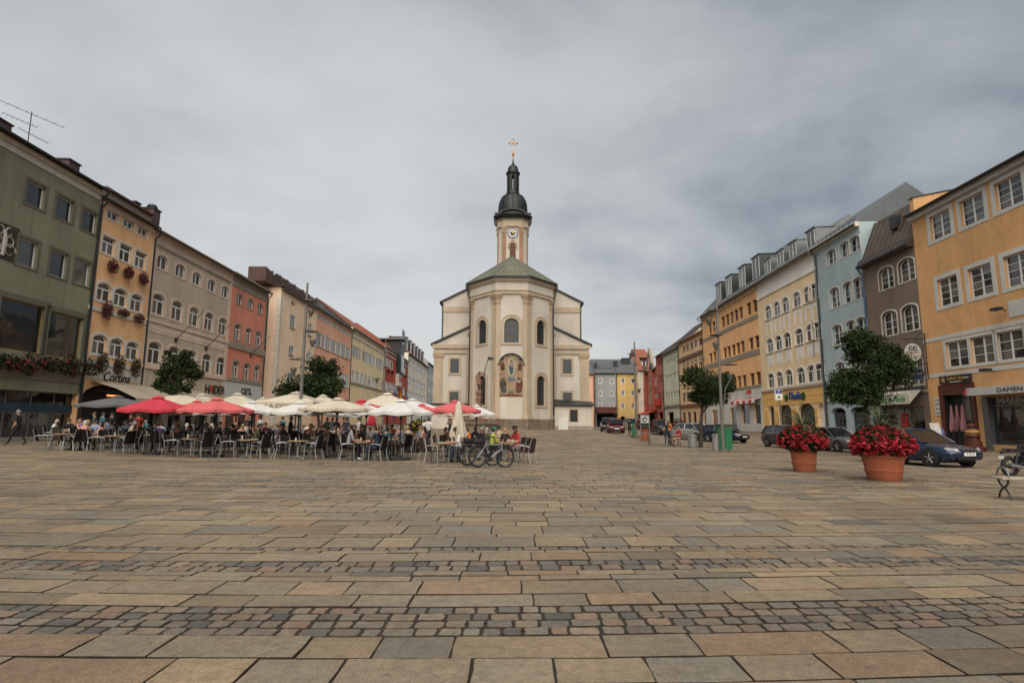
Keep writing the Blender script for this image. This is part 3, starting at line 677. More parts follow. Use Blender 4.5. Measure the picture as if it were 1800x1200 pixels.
for x_, zz, (rz, n_) in [(x, z2-.05, (.55, 420)) for x in fx]+[(xg(182, 545), zs3-.05, (.75, 520)), (xg(211, 551), zs3, (.3, 240)), (xg(239, 556), zs3-.05, (.42, 280))]:
    flower_box(F, x_, zz, .75 if rz > .5 else 1.0, 'dark wine red flower box on the ochre house, '+('upper row, ' if zz > zs3+1 else 'lower row, ')+('beside the green house' if x_ < 2.6 else 'middle window' if x_ < 4.5 else 'beside the taupe house') , 'dark flower balls on the ochre house', GERAN, n_, rz)
for x_ in (xg(173, 640), xg(203, 641), xg(233, 643)):
    flower_box(F, x_, zs4-.1, .8, 'withered brown flower ball above the cafe sign, '+('beside the green house' if x_ < 2.6 else 'in the middle' if x_ < 4.3 else 'beside the taupe house'), 'withered flower balls above the cafe sign', DULL, 520, .8)
SIGNK = mat('sign_black', (.03, .022, .02), .6, .1); SIGNW = mat('sign_white', (.75, .74, .70), .6, .05); SIGNR = mat('sign_red', (.5, .03, .03), .6, .1); SIGNB = mat('sign_blue', (.02, .07, .28), .5, .15); SIGNG = mat('sign_green', (.06, .30, .10), .6, .15); SIGNGOLD = mat('sign_gold', (.45, .26, .07), .5, .15)
text('Cortina', .95, SIGNK, root, (xg(204, 664), -.06, Z(204, 664)), name='lettering', depth=.025, shear=.25)
# awning of the cafe
aw = thing('cafe_awning', 'long beige fabric awning above the cafe terrace at the ochre house', 'awning', tuple(F.o), F.rot)
zA = Z(235, 677); mb = MB(); x0, x1 = 1.0, 15.5; na = 16
for i in range(na):
    a, b_ = x0+(x1-x0)*i/na, x0+(x1-x0)*(i+1)/na; sg = .05*math.sin(i*1.7)
    mb.add([(a, -.15, zA), (b_, -.15, zA), (b_, -1.8, zA-.5+sg*.4), (a, -1.8, zA-.5-sg*.4), (a, -3.2, zA-1.15), (b_, -3.2, zA-1.15), (b_, -3.22, zA-1.40), (a, -3.22, zA-1.40)], [(0, 1, 2, 3), (3, 2, 5, 4), (4, 5, 6, 7)])
AWN = mat('awning_beige', (.40, .34, .26), .9, .08, 1.5); mb.build('canopy', AWN, aw, smooth=40)
for x_ in (x0+.3, x1-.3): MB().tube([(x_, -.1, zA-.6), (x_, -1.7, zA-.75), (x_, -3.2, zA-1.2)], .035, 6).build('arm', DARKM, aw)
MB().tube([(x0, -.12, zA), (x1, -.12, zA)], .09, 8).build('roller', AWN, aw)

# --- taupe house, five bays
F = Fac('L', (262, 500)); Z = lambda x, y: F.loc(x, y)[1]; xg = lambda x, y: F.loc(x, y)[0]
zst = Z(300, 573); zs0 = Z(340, 657)
root, Wd, H, _ = house('taupe_house', 'grey taupe house with five bays, pinkish trim and dotted friezes', F, (405, 550), (330, 436), P_TAUPE,
    [dict(b=[bx(274.6, 438, 296, 480.6), bx(389, 496.7, 402, 528.7)], n=5, style='P2', arch=.22, sw=.2, sur=PINKT),
     dict(b=[bx(267, 506.6, 290, 560), bx(384.5, 552, 398.6, 594)], n=5, style='T', arch=.2, sw=.22, sur=PINKT),
     dict(b=[bx(260, 592, 283, 646), bx(380, 621.6, 396, 663)], n=5, style='T', arch=.2, sw=.22, sur=PINKT)],
    shop=[(x, .1, 2.0, 3.0, 0, .4) for x in (1.6, 4.3, 7.0, 9.7, 12.4)], bands=[(zst-.1, zst+.12, .12, PINKT, 'string_course'), (zst-.9, zst-.12, .03, PINKT, 'frieze'), (zs0-.15, zs0+.15, .12, PINKT, 'string_course'), (H-1.0 if False else Z(330, 446)-.6, Z(330, 440), .05, PINKT, 'frieze'), (Z(330, 438)-.1, Z(330, 436)+.2, .22, PINKT, 'cornice')], depth=12, pitch=24, roofm=TILED, pipe='l')
for x_ in (.28, Wd-.35): MB().box(x_-.26, -.045, .1, x_+.26, 0, H-.9).build('pilaster', PINKT, root)
dm_ = MB()
for i in range(44): dm_.box(.5+i*(Wd-1)/44, -.11, H-1.2, .5+(i+.55)*(Wd-1)/44, -.051, H-1.0)
o = dm_.build('dentils', GREYT, root); o['kind'] = 'stuff'
dm_ = MB()
for i in range(60): dm_.box(.6+i*(Wd-1.2)/60, -.05, zst-.6, .6+(i+.6)*(Wd-1.2)/60, -.031, zst-.42)
o = dm_.build('dentils', OFFW, root); o['kind'] = 'stuff'
for x_ in (1.6, 4.3, 7.0, 9.7, 12.4): shopglass(root, x_, .1, 2.0, 3.0, .3, 1, ZINC)
chimney(root, .7, .8, H+.6, .9, .9, 1.3)
c_ = MB().lathe([(.2, 0), (.42, .1), (.3, .3), (0, .4)], 12).build('chimney_hood', DARKM, root, (.7, .8, H+2.05))
xs_, zs_ = F.loc(376, 685); h_ = 1.15
text('H', h_, SIGNK, root, (xs_-1.35, -.05, zs_), name='lettering', depth=.04, sx=1.1); text('A', h_, SIGNR, root, (xs_-.62, -.05, zs_), name='lettering', depth=.04, sx=1.1); text('IDER', h_, SIGNK, root, (xs_+.85, -.05, zs_), name='lettering', depth=.04, sx=1.0)
for (x0, y0, x1, y1) in ((308.5, 597, 360, 545), (361.5, 612, 410, 565), (440, 624, 474.5, 591)):
    a = F.hit(x0, y0); b_ = F.hit(x1, y1, 2.4); fp = thing('flagpole', ['bare flagpole slanting from the taupe house wall above the tree', 'bare flagpole slanting out where the taupe house meets the coral house', 'bare flagpole slanting out from the coral house'][0 if x0 < 320 else 1 if x0 < 400 else 2], 'flagpole', tuple(a))
    MB().tube([(0, 0, 0), tuple(b_-a)], [.05, .03], 6).build('pole', mat('pole_wood', (.12, .08, .055), .7, .2), fp); MB().box(-.1, -.15, -.2, .12, .15, .15).build('bracket', DARKM, fp)

# --- coral house
F = Fac('L', (405, 550)); Z = lambda x, y: F.loc(x, y)[1]; xg = lambda x, y: F.loc(x, y)[0]
zst = Z(435, 610); zs0 = Z(435, 672)
root, Wd, H, _ = house('coral_house', 'coral pink house with stone coloured window frames and white shop fascia', F, (466, 600), (440, 497), P_PINK,
    [dict(b=[bx(416, 511, 427, 540), bx(453.4, 530, 462, 555)], n=3, style='P2', arch=.22, sw=.2, sur=GREYT),
     dict(b=[bx(412, 564, 422.4, 601), bx(449.4, 579, 458.6, 611)], n=3, style='T', arch=.22, sw=.2, sur=GREYT),
     dict(b=[bx(409, 630, 419.4, 666), bx(446.6, 639, 455.6, 672)], n=3, style='T', arch=.22, sw=.2, sur=GREYT)],
    shop=[(x, .1, 2.3, 2.8, 0, .4) for x in (1.8, 4.6, 7.3)], bands=[(zst-.55, zst+.15, .14, GREYT, 'string_course'), (zs0-.15, zs0+.2, .14, GREYT, 'string_course'), (Z(435, 511)-.2, Z(435, 498), .06, GREYT, 'frieze'), (H_*0+Z(440, 499), Z(440, 497)+.25, .25, GREYT, 'cornice'), (3.1, zs0-.2, .08, mat('fascia_white', (.52, .54, .53), .6, .05), 'fascia')], depth=12, pitch=24, roofm=TILED, pipe='r')
MB().box(Wd-.45, -.04, zs0+.25, Wd-.02, 0, H-1).build('pilaster', GREYT, root)
for x_ in (1.8, 4.6, 7.3): shopglass(root, x_, .1, 2.3, 2.8, .3, 1, ZINC)
text('cara.', 1.5, SIGNK, root, (xg(432, 687), -.1, Z(432, 686)), name='lettering', depth=.03, sx=.95)

# --- cream corner house with stepped attic
F = Fac('L', (489, 600)); Z = lambda x, y: F.loc(x, y)[1]; xg = lambda x, y: F.loc(x, y)[0]
sillg = GREYT; ATTIC = mat('attic_brown', (.085, .04, .03), .6, .15, 1.5, streak=.2)
root, Wd, H, _ = house('cream_house', 'cream corner house with white quoins and stepped brown attic', F, (554, 600), (505, 510), P_CREAM,
    [dict(b=[bx(512, 524, 518, 534), bx(543, 544.5, 547.5, 552.5)], style='1', arch=.45, sw=.05, sill=GREYT),
     dict(b=[bx(511, 551, 517, 580), bx(541.5, 567, 546.5, 591)], style='P2', sw=.10, ws=1.25, rev=.06, sur=OFFW, sill=GREYT),
     dict(b=[bx(508, 606, 514.5, 628), bx(540.5, 617, 545.5, 633)], style='P2', sw=.10, ws=1.25, rev=.06, sur=OFFW, sill=GREYT),
     dict(b=[bx(506, 655, 513, 680), bx(538, 660, 544, 680)], style='P2', sw=.10, ws=1.25, rev=.06, sur=OFFW, sill=GREYT)],
    depth=15, roof=False, bands=[(Z(505, 511)-.25, Z(505, 511)+.06, .35, BROWNPIPE, 'eaves_board')])
MB().box(-.4, -.4, H+.06, Wd, 15, H+.2).build('roof', BRONZE, root)
st = [(462, 482, 477.5), (482, 494.5, 484.8), (494.5, 507.5, 492.5), (507.5, 520, 500), (520, 532, 508), (532, 546, 517), (546, 556, 524.5)]
for i, (a, b_, t) in enumerate(st):
    x0, x1 = xg(a, t), xg(b_, t); zt = F.loc((a+b_)/2, t, -1.0)[1]
    xa_, xb_ = (max(x0, -.3) if i else -.3), min(x1, Wd); z0_, z1_ = F.loc(a, t, -1.0)[1], F.loc(b_, t, -1.0)[1]
    if i == 0: z0_ = z1_-.3
    am = MB(); vs = [(xa_, 1.0, H+.15), (xb_-.02, 1.0, H+.15), (xb_-.02, 1.0, z1_), (xa_, 1.0, z0_)]; am.add(vs+[(x, 3.2, z) for x, y, z in vs], [(0, 1, 2, 3), (7, 6, 5, 4), (0, 4, 5, 1), (1, 5, 6, 2), (2, 6, 7, 3), (3, 7, 4, 0)]); am.build('attic', ATTIC, root)
for i in range(26):
    z0 = i*.62+.2
    if z0+.58 > H-.3: break
    w_ = .62 if i % 2 else .45; MB().box(-.035, -.035, z0, w_, w_*.9, z0+.58).build('quoin', OFFW, root)
MB().tube([(-.1, 1.9, H-.2), (-.1, 1.9, .1)], .07, 6).build('downpipe', BROWNPIPE, root)
MB().box(-.06, -.06, 4.3, Wd, .0, 4.55).build('string_course', BROWNPIPE, root)

# --- salmon house
F = Fac('L', (554, 600)); Z = lambda x, y: F.loc(x, y)[1]
house('salmon_house', 'salmon pink house with seven bays and small square attic windows', F, (617, 620), (580, 554), P_SALM,
    [dict(b=[bx(554, 551.8, 559.5, 561.8), bx(610, 580, 615, 590)], n=7, style='P2', sw=.14, ws=1.45, rev=.06, sur=OFFW),
     dict(b=[bx(552, 581, 558, 611.5), bx(608.5, 607, 613.5, 629.5)], n=7, style='P2', sw=.12, ws=1.3, rev=.06, sur=OFFW, sill=OFFW),
     dict(b=[bx(551, 640, 557, 669), bx(606.5, 659, 612, 682)], n=7, style='P2', sw=.12, ws=1.3, rev=.06, sur=OFFW, sill=OFFW)],
    bands=[(Z(580, 556)-.3, Z(580, 554), .12, OFFW, 'cornice'), (4.2, 4.5, .06, BROWNPIPE, 'string_course')], depth=13, pitch=38, roofm=TILED, pipe='r', skylight=1, flank=TILED)
# --- lemon house
F = Fac('L', (617, 620)); Z = lambda x, y: F.loc(x, y)[1]
root, Wd, H, _ = house('lemon_house', 'pale lemon town house with white pilasters and an arched window row', F, (674.5, 640), (648, 593), P_LEM,
    [dict(b=[bx(619, 608.5, 622.8, 630.4), bx(668.5, 629.4, 671.7, 648)], at=[(620.3, 630), (626, 632), (630.8, 634), (639.2, 638), (644.6, 640), (650, 642), (655.4, 644), (662.5, 646), (666.3, 647), (670.4, 648)], style='P2', sw=.12, ws=1.3, rev=.06, sur=OFFW),
     dict(b=[bx(617.3, 649.6, 621, 673.8), bx(659.5, 661.7, 662.7, 680.4)], n=7, style='T', arch=.5, sw=.12, ws=1.3, rev=.06, sur=OFFW)],
    bands=[(Z(648, 596)-.4, Z(648, 593), .2, OFFW, 'cornice'), (Z(648, 606)-.25, Z(648, 606)+.15, .12, OFFW, 'string_course'), (Z(640, 679)-.2, Z(640, 679)+.2, .12, GREYT, 'string_course')], depth=14, pitch=38, roofm=TILE, pipe='r', skylight=2, flank=TILED)
for x_ in (.4, Wd*.34, Wd*.72, Wd-.4): MB().box(x_-.3, -.05, .2, x_+.3, 0, H-1.6).build('pilaster', OFFW, root)
# --- red house with the glazed bay
F = Fac('L', (675, 640)); Z = lambda x, y: F.loc(x, y)[1]; xg = lambda x, y: F.loc(x, y)[0]
root, Wd, H, _ = house('red_house', 'bright red house with a tall black glazed bay over its middle', F, (716, 660), (690, 617), P_RED,
    [dict(b=[bx(678.8, 632.7, 682.2, 649.2), bx(708.6, 641.8, 711.8, 658.8)], at=[(680.4, 640), (687.3, 643), (705, 648), (710.2, 650)], style='P2', sw=.2, ws=1.3, rev=.06, sur=OFFW),
     dict(b=[bx(677.9, 672.6, 681.1, 689.5), bx(708.2, 678.5, 711, 694.6)], at=[(679.5, 681), (686.4, 683), (692, 684), (697, 685), (709.6, 687)], style='P2', sw=.2, ws=1.3, rev=.06, sur=OFFW)],
    bands=[(Z(690, 620)-.5, Z(690, 617), .25, OFFW, 'cornice'), (Z(690, 630), Z(690, 630)+.35, .12, OFFW, 'string_course')], depth=14, pitch=38, roofm=TILE, pipe='r')
xb = xg(699, 640); zb = Z(699, 657); zt = Z(699, 598)
b_ = MB().box(xb-2.4, -1.3, zb, xb+2.4, 1.5, zt-.0).build('bay', DARKM, root); MB().box(xb-3.6, -1.9, zt, xb+3.2, 7, zt+.3).build('bay_roof', ZINC, b_)
for z0, z1 in ((zb+.4, zb+5.0), (zb+9, zb+11.5), (zb+12, zt-.8)):
    for s_ in (-1, 1): MB().box(xb-2.0 if s_ < 0 else xb+.15, -1.36, z0, xb-.15 if s_ < 0 else xb+2.0, -1.3, z1).build('bay_pane', mat('bay_glass', (.16, .2, .24), .08, .2, spec=.8), b_)
pl = MB().box(xb-2.4, -.9, zb-3.4, xb+2.4, 0, zb-.1).build('sign_panel', OFFW, root); text('TOM', 2.0, SIGNR, pl, (xb, -.95, zb-1.7), name='lettering')
for x_, z_ in ((xg(680.4, 651), Z(680.4, 651)), (xg(687.3, 653), Z(687.3, 653)), (xg(710, 659), Z(710, 659)), (xg(705, 657), Z(705, 657))):
    flower_box(F, x_, z_-.2, 1.1, 'dark flower box on the red house, '+('beside the lemon house' if x_ < 4 else 'second from the lemon house' if x_ < 10 else 'next to the black bay' if x_ < 27 else 'beside the ivory house'), 'flower boxes on the red house', GERAN, 90, .55, False, -.3, .16)
for px_, col_, nm in ((673, (.30, .30, .36), 'grey white'), (694.5, (.03, .06, .20), 'dark blue'), (704, (.62, .30, .02), 'yellow'), (715, (.10, .22, .34), 'light blue')):
    q = F.hit(px_, 690 if px_ > 680 else 672, 1.6); fl = thing('hanging_flag', nm+' long flag hanging in front of the red house', 'flag', (q.x, q.y, q.z-4), F.rot)
    m_ = MB(); k = 10
    vs = [(.55*math.sin(i*.6)+(.65 if s_ else -.65)*(1-.03*i), .18*math.sin(i*1.1+s_*2), 4.5-i*.8) for i in range(k) for s_ in (0, 1)]
    vs += [(x+.03, y+.05, z) for x, y, z in vs]; n2 = 2*k
    m_.add(vs, [(2*i, 2*i+1, 2*i+3, 2*i+2) for i in range(k-1)]+[(n2+2*i, n2+2*i+2, n2+2*i+3, n2+2*i+1) for i in range(k-1)]); m_.build('cloth', mat('flag_'+nm.replace(' ', '_'), col_, .8, .2, 2), fl, smooth=60)
    MB().tube([(0, 1.6, 5.0), (0, -.1, 4.6)], .05, 5).build('pole', DARKM, fl)
# --- ivory house with dormers, and the blue grey one beyond
F = Fac('L', (716.5, 660)); Z = lambda x, y: F.loc(x, y)[1]
root, Wd, H, _ = house('ivory_house', 'ivory white house with a row of dark dormers on its roof', F, (751.5, 670), (733, 630.5), P_WHT,
    [dict(b=[bx(717, 636.3, 719.8, 648.7), bx(744, 643.2, 746.7, 654.7)], n=5, style='P2', sw=.14, ws=1.4, rev=.06, sur=GREYT), dict(b=[bx(716.9, 665.2, 719.6, 678.5), bx(743, 670.3, 745.8, 681.3)], n=5, style='P2', arch=.2, sw=.14, ws=1.4, rev=.06, sur=GREYT),
     dict(b=[bx(716.5, 691, 719.4, 704), bx(742.5, 692, 745.5, 704)], n=5, style='P2', sw=.14, ws=1.4, rev=.06, sur=GREYT)], bands=[(Z(733, 632)-.3, Z(733, 630.5), .25, GREYT, 'cornice')], depth=11, pitch=42, roofm=TILE, pipe='r', flank=TILED)
for i in range(6): dormer(root, Wd*(.1+.16*i), H, 42, 3.0, 4.2, 1.2, ZINC, OFFW, DARKM)
F = Fac('L', (751.5, 670)); Z = lambda x, y: F.loc(x, y)[1]
house('blue_grey_house', 'blue grey house with red roof at the far end of the west row', F, (772, 680), (757, 639.5), P_BGR,
    [dict(b=[bx(753, 657, 754.8, 668), bx(759, 659, 761, 669)], n=2, style='P2', sw=.2, ws=1.3, rev=.06, sur=OFFW), dict(b=[bx(753, 681, 754.8, 692), bx(759, 682, 761, 692)], n=2, style='P2', sw=.2, ws=1.3, rev=.06, sur=OFFW)], depth=14, pitch=38, roofm=mat('tile_dark_red', (.11, .035, .03), .85, .2), pipe='r')
# ================================================================= east side
P_ORA = mat('plaster_orange', (0.696, 0.402, 0.186), rough=.95, var=.07, scale=1.5, streak=.10, bump=.9, bscale=9, stain=((.22, .13, .065), .6, .72))
P_BRN = mat('plaster_brown', (0.198, 0.15, 0.12), rough=.9, var=.05, scale=.8, streak=.10, bump=.1, bscale=30)
P_BLU = mat('plaster_blue', (0.384, 0.486, 0.522), rough=.9, var=.05, scale=.8, streak=.10, bump=.1, bscale=30)
P_YEL2 = mat('plaster_yellow', (.84, .65, .42), rough=.9, var=.05, scale=.8, streak=.08)
P_YEL3 = mat('plaster_shop_yellow', (0.792, 0.492, 0.162), rough=.9, var=.06, scale=.8, streak=.1)
P_OR2 = mat('plaster_apricot', (0.84, 0.492, 0.246), rough=.9, var=.05, scale=.8, streak=.08)
P_ORN = mat('plaster_sand', (0.792, 0.552, 0.336), rough=.9, var=.08, scale=.8, streak=.1)
P_GRW = mat('plaster_pale_green', (0.6, 0.624, 0.504), rough=.9, var=.05, scale=.8, streak=.1)
P_BRK = mat('plaster_rose', (0.432, 0.144, 0.108), rough=.9, var=.08, scale=.8, streak=.1)
LIGHTROOF = mat('pale_metal_roof', (.12, .135, .145), rough=.5, var=.08, scale=.8, metal=.2, streak=.08)
GREENROOF = mat('green_metal_roof', (.045, .06, .055), rough=.45, var=.2, scale=1, metal=.3, streak=.2)
WGREY = mat('whitegrey_trim', (.60, .60, .57), rough=.85, var=.06, scale=3, streak=.08)

WPAN = mat('panel_white', (.78, .765, .73), rough=.85, var=.05, scale=3, streak=.03)
# --- orange house
F = Fac('R', (1640, 770)); Z = lambda x, y: F.loc(x, y)[1]; xg = lambda x, y: F.loc(x, y)[0]
zs3b = Z(1709, 648); gl_x0, gl_x1 = xg(1663, 740), xg(1715, 745); hx0 = xg(1741, 740)
ops = [((gl_x0+gl_x1)/2, .02, gl_x1-gl_x0, Z(1690, 693), 0, .4), ((hx0+hx0+9)/2, .35, 9.0, Z(1770, 696)-.35, 0, .35)]
ops = [tuple(round(v, 3) for v in o) for o in ops]
root, Wd, H, _ = house('orange_house', 'rough plastered orange house with big white framed windows and two shops', F, (2069, 775), (1700, 329), P_ORA,
    [dict(b=[bx(1632.5, 352, 1673, 430), bx(1685, 324, 1731.6, 408), bx(1745.6, 292, 1803, 383), bx(1830, 240, 1890, 352)], at=[(1652, 390), (1708, 366), (1773, 340), (1862, 300)], style='G4', sw=.3, sur=WGREY, rev=.2),
     dict(b=[bx(1646.5, 470, 1686, 547), bx(1700, 449, 1747.5, 533), bx(1763, 428, 1815, 516)], at=[(1666, 508), (1723, 491), (1789, 472), (1880, 450)], style='G4', sw=.3, sur=WGREY, rev=.2),
     dict(b=[bx(1661, 588, 1703, 650), bx(1704, 580, 1750, 647), bx(1751, 571, 1799, 640)], at=[(1682, 619), (1727.5, 613), (1775, 605), (1832, 598)], style='G3', sw=.2, sur=WGREY, rev=.18)],
    shop=ops, bands=[(Z(1680, 592), Z(1680, 585), .034, WGREY, 'white_band'), (Z(1700, 657), Z(1700, 650), .034, WGREY, 'white_band'), (H_*0+Z(1700, 337)-.1, Z(1700, 330), .3, WGREY, 'soffit')], depth=13, pitch=12, roofm=TILED, over=.55, pipe=None)
fw = MB(); fw.add([(-.02, -.02, H-.3), (-.02, -.02, H+1.35), (-.02, 9, H+3.2), (-.02, 12, H+3.0), (-.02, 12, H-.3)]+[(.4, -.02, H-.3), (.4, -.02, H+1.35), (.4, 9, H+3.2), (.4, 12, H+3.0), (.4, 12, H-.3)],
    [(0, 1, 2, 3, 4), (9, 8, 7, 6, 5)]+[(i, i+5, (i+1) % 5+5, (i+1) % 5) for i in range(5)]); fwo = fw.build('fire_wall', P_ORA, root)
MB().add([(-.08, -.1, H+1.36), (.46, -.1, H+1.36), (.46, 9, H+3.21), (-.08, 9, H+3.21), (-.08, -.1, H+1.44), (.46, -.1, H+1.44), (.46, 9, H+3.3), (-.08, 9, H+3.3)], [(0, 1, 2, 3), (4, 5, 6, 7), (0, 1, 5, 4), (1, 2, 6, 5), (2, 3, 7, 6), (3, 0, 4, 7)]).build('coping', DARKM, fwo)
MAROON = mat('maroon_wood', (.085, .022, .014), .55, .2, 4)
x0, x1 = xg(1658.6, 740)-.1, xg(1720.5, 745); zt = Z(1690, 674); z693 = Z(1690, 693)
MB().box(x0, -.09, z693, x1, 0, zt).box(x0, -.09, -.1, gl_x0+.02, .02, z693).box(gl_x1-.02, -.09, -.1, x1, .02, z693).build('shop_frame', MAROON, root)
sg = MB().box(x0+.3, -.16, zt+.06, xg(1709, 660), -.04, Z(1688, 658)).build('shop_sign', SIGNK, root)
xs_ = (x0+.3+xg(1709, 660))/2; zs_ = (zt+.06+Z(1688, 658))/2
st_ = MB(); st_.prism([(xs_-1.05+.26*(1 if i % 2 == 0 else .45)*math.sin(i*PI/5), zs_+.26*(1 if i % 2 == 0 else .45)*math.cos(i*PI/5)) for i in range(10)], -.18, -.16).build('star', SIGNGOLD, sg)
text("Gallo's Star", .34, SIGNGOLD, sg, (xs_+.1, -.17, zs_+.06), name='lettering'); MB().box(xs_-.45, -.17, zs_-.2, xs_+.6, -.16, zs_-.16).box(xs_+.85, -.17, zs_+.02, xs_+1.3, -.16, zs_+.07).build('underline', SIGNW, sg)
MB().box(gl_x0, .36, 0, gl_x1, .40, z693).box(gl_x0-.002, .0, 0, gl_x0+.03, .37, z693).box(gl_x1-.03, 0, 0, gl_x1+.002, .37, z693).build('shop_interior', BLACK, root)
d_ = shopglass(root, (gl_x0+gl_x1)/2+.7, .02, (gl_x1-gl_x0)-1.45, z693-.05, .28, 2, ZINC, GLASSD, 'shop_door', tr=2.5)
shopglass(root, hx0+4.5, .35, 9.0, Z(1770, 696)-.35, .2, 3, ZINC, GLASSD, 'shop_window', tr=Z(1770, 712)-.35)
MB().box(hx0-.45, -.08, -.1, hx0+.02, .25, Z(1770, 696)).build('shop_pier', ZINC, root)
zt = Z(1770, 679); zl = Z(1770, 693); cs = MB().box(xg(1725, 687), -1.0, zl, hx0+9.5, .0, zt).build('awning_box', mat('awning_white', (.50, .49, .46), .6, .06), root)
text('DAMEN & HERREN', .36, SIGNK, cs, (F.loc(1752, 687, 1.0)[0], -1.02, (zl+zt)/2-.02), name='lettering', depth=.006, sx=1.5, align='LEFT')
for i in range(2): MB().add([(hx0-.75+i*.2, -1.012, zl+.08), (hx0-.58+i*.2, -1.012, zl+.08), (hx0-.36+i*.2, -1.012, zt-.08), (hx0-.53+i*.2, -1.012, zt-.08)], [(0, 1, 2, 3)]).build('stripe', [SIGNR, mat('sign_pink', (.6, .25, .3), .6, .1)][i], cs)
text('HERREN', .50, mat('letter_dim', (.62, .62, .6), .6, .05), root, (xg(1750, 703), .10, Z(1770, 703)), name='lettering', depth=.01, sx=1.1, align='LEFT')
MB().box(xg(1773, 540), -.035, Z(1785, 556), xg(1850, 540), 0, Z(1785, 527)).build('blank_plaque', WGREY, root)
MB().box(x0-1.0 if False else xg(1643, 700), -.05, Z(1649, 730), xg(1656, 700), 0, Z(1649, 699)).build('notice_board', WGREY, root)
for i in range(4): MB().box(xg(1644.5, 700), -.06, Z(1649, 727-i*7.5), xg(1654.5, 700), -.052, Z(1649, 727-i*7.5)+.12).build('notice_line', GREYT, root)
for x_, z_ in ((xg(1748, 655), Z(1748, 652)), (xg(1768, 548), Z(1768, 545))):
    lp = thing('wall_lamp', 'small dark flood lamp on the orange house wall ' + ('above the awning' if z_ < 8 else 'beside the blank plaque'), 'lamp', tuple(F.world(x_, 0, z_)), F.rot)
    MB().tube([(0, 0, 0), (0, -.5, .12)], .03, 6).build('bracket', DARKM, lp); MB().box(-.28, -.75, -.02, .28, -.35, .16).build('lamp_head', DARKM, lp)
# hanging signs at the corner of the orange house
def hsign(px_, py_, rx, rz, mface, label, lines, crest):
    x_, z_ = F.loc(px_, py_, 1.0); t = thing('hanging_sign', label, 'sign', tuple(F.world(.25, 0, z_)), F.rot+0)
    ar = MB(); yc = -1.05
    ar.tube([(0, 0, rz+.32), (0, yc-.75, rz+.32)], .03, 6); ar.tube([(0, -.08, rz+.75 if crest else rz+.5), (0, -.08, -rz*.8)], .04, 6)
    ar.tube([(0, -.1, rz+.75 if crest else rz+.5)]+[(0, -.1-.6*math.sin(t_), rz+.32+.45*math.cos(t_)) for t_ in [i*PI/12 for i in range(1, 7)]], .022, 5)
    for k in range(3): ar.tube([(0, -.25-.1*k+.09*math.cos(a), rz*.7-.35*k+.09*math.sin(a)) for a in [i*PI/4 for i in range(8)]], .015, 4)
    for s_ in (-1, 1): ar.tube([(0, yc+s_*.3, rz+.32), (0, yc+s_*.3, rz*.85)], .018, 4)
    ar.build('bracket', DARKM, t)
    dk = MB(); n = 28; ring = [(rx*math.cos(2*PI*i/n), rz*math.sin(2*PI*i/n)) for i in range(n)]
    M_ = Matrix.Translation((0, yc, 0)) @ Matrix.Rotation(PI/2, 4, 'Z')
    dk.prism(ring, -.05, .05, 0, M_); d = dk.build('sign_disc', mface, t)
    rm = MB(); rm.tube([(0, yc+rx*math.cos(2*PI*i/n), rz*math.sin(2*PI*i/n)) for i in range(n+1)], .05, 6); rm.build('rim', DARKM, t)
    for (s, sz, zz, mm) in lines:
        q = text(s, sz, mm, d, (.055+.002, yc, zz), (PI/2, 0, PI/2), name='lettering', depth=.004)
    if crest:
        cb = MB(); 
        for k in (-1, 1): cb.tube([(.06, yc+k*.16+.12*math.cos(a), .30+.13*math.sin(a)) for a in [i*PI/5 for i in range(10)]], .035, 5)
        cb.tube([(.06, yc-.3, .16), (.06, yc, .22), (.06, yc+.3, .16)], .03, 5); cb.build('crest', SIGNK, d)
        bn = MB(); bn.strip([(1.45*rx*math.sin(a), -1.28*rz*math.cos(a)) for a in [-.85+i*.17 for i in range(11)]], [(1.15*rx*math.sin(a), -1.03*rz*math.cos(a)) for a in [-.85+i*.17 for i in range(11)]], -.03, .03)
        M2 = M_; bb = MB().add(bn.v, bn.f, 0, M2).build('banner', mat('banner_dark', (.04, .04, .025), .6, .2), t)
    return t
hsign(1629, 614.5, .62, .66, mat('sign_face', (.50, .50, .46), .5, .08), 'round white hanging sign with dark crest at the orange house corner', [('BRAUEREI', .19, 0.0, SIGNK), ('BRÄU', .16, -.2, SIGNR)], True)
hsign(1637, 653, .66, .42, mat('sign_blue_deep', (.012, .03, .075), .4, .2), 'oval dark blue hanging sign below the round white sign', [('Fischerstüberl', .19, 0.0, SIGNGOLD)], False)

# --- brown house with mansard
F = Fac('R', (1541, 765)); Z = lambda x, y: F.loc(x, y)[1]; xg = lambda x, y: F.loc(x, y)[0]
zA = Z(1610, 688)
root, Wd, H, _ = house('brown_house', 'narrow brown house with metal mansard roof and white arched windows', F, (1640, 770), (1590, 438), P_BRN,
    [dict(b=[bx(1544.7, 460, 1570.7, 514), bx(1578.7, 445, 1608, 502)], style='G3', arch=.2, sw=.10, ws=.94, rev=.24, sur=OFFW),
     dict(b=[bx(1551, 538.7, 1577, 594), bx(1585, 528, 1614.7, 587)], style='G3', arch=.2, sw=.10, ws=.94, rev=.24, sur=OFFW),
     dict(b=[bx(1559, 628, 1586, 684), bx(1594.7, 621, 1622, 678.7)], style='G3', arch=.2, sw=.10, ws=.94, rev=.24, sur=OFFW)],
    shop=[(3.3, .3, 5.6, 2.6, 0, .5)], roof=False, depth=13, bands=[(zA-.1, zA+.12, .1, GREYT, 'string_course')])
pr = [(-.55, H-.1), (-.55, H+.12), (.0, H+.75), (1.35, H+4.1), (12, H+4.6), (12, H-.1)]
M_ = Matrix(((0, 1, 0, 0), (1, 0, 0, 0), (0, 0, 1, 0), (0, 0, 0, 1)))
MB().prism(pr, .12, Wd-.02, 0, M_).build('mansard_roof', BRONZE, root)
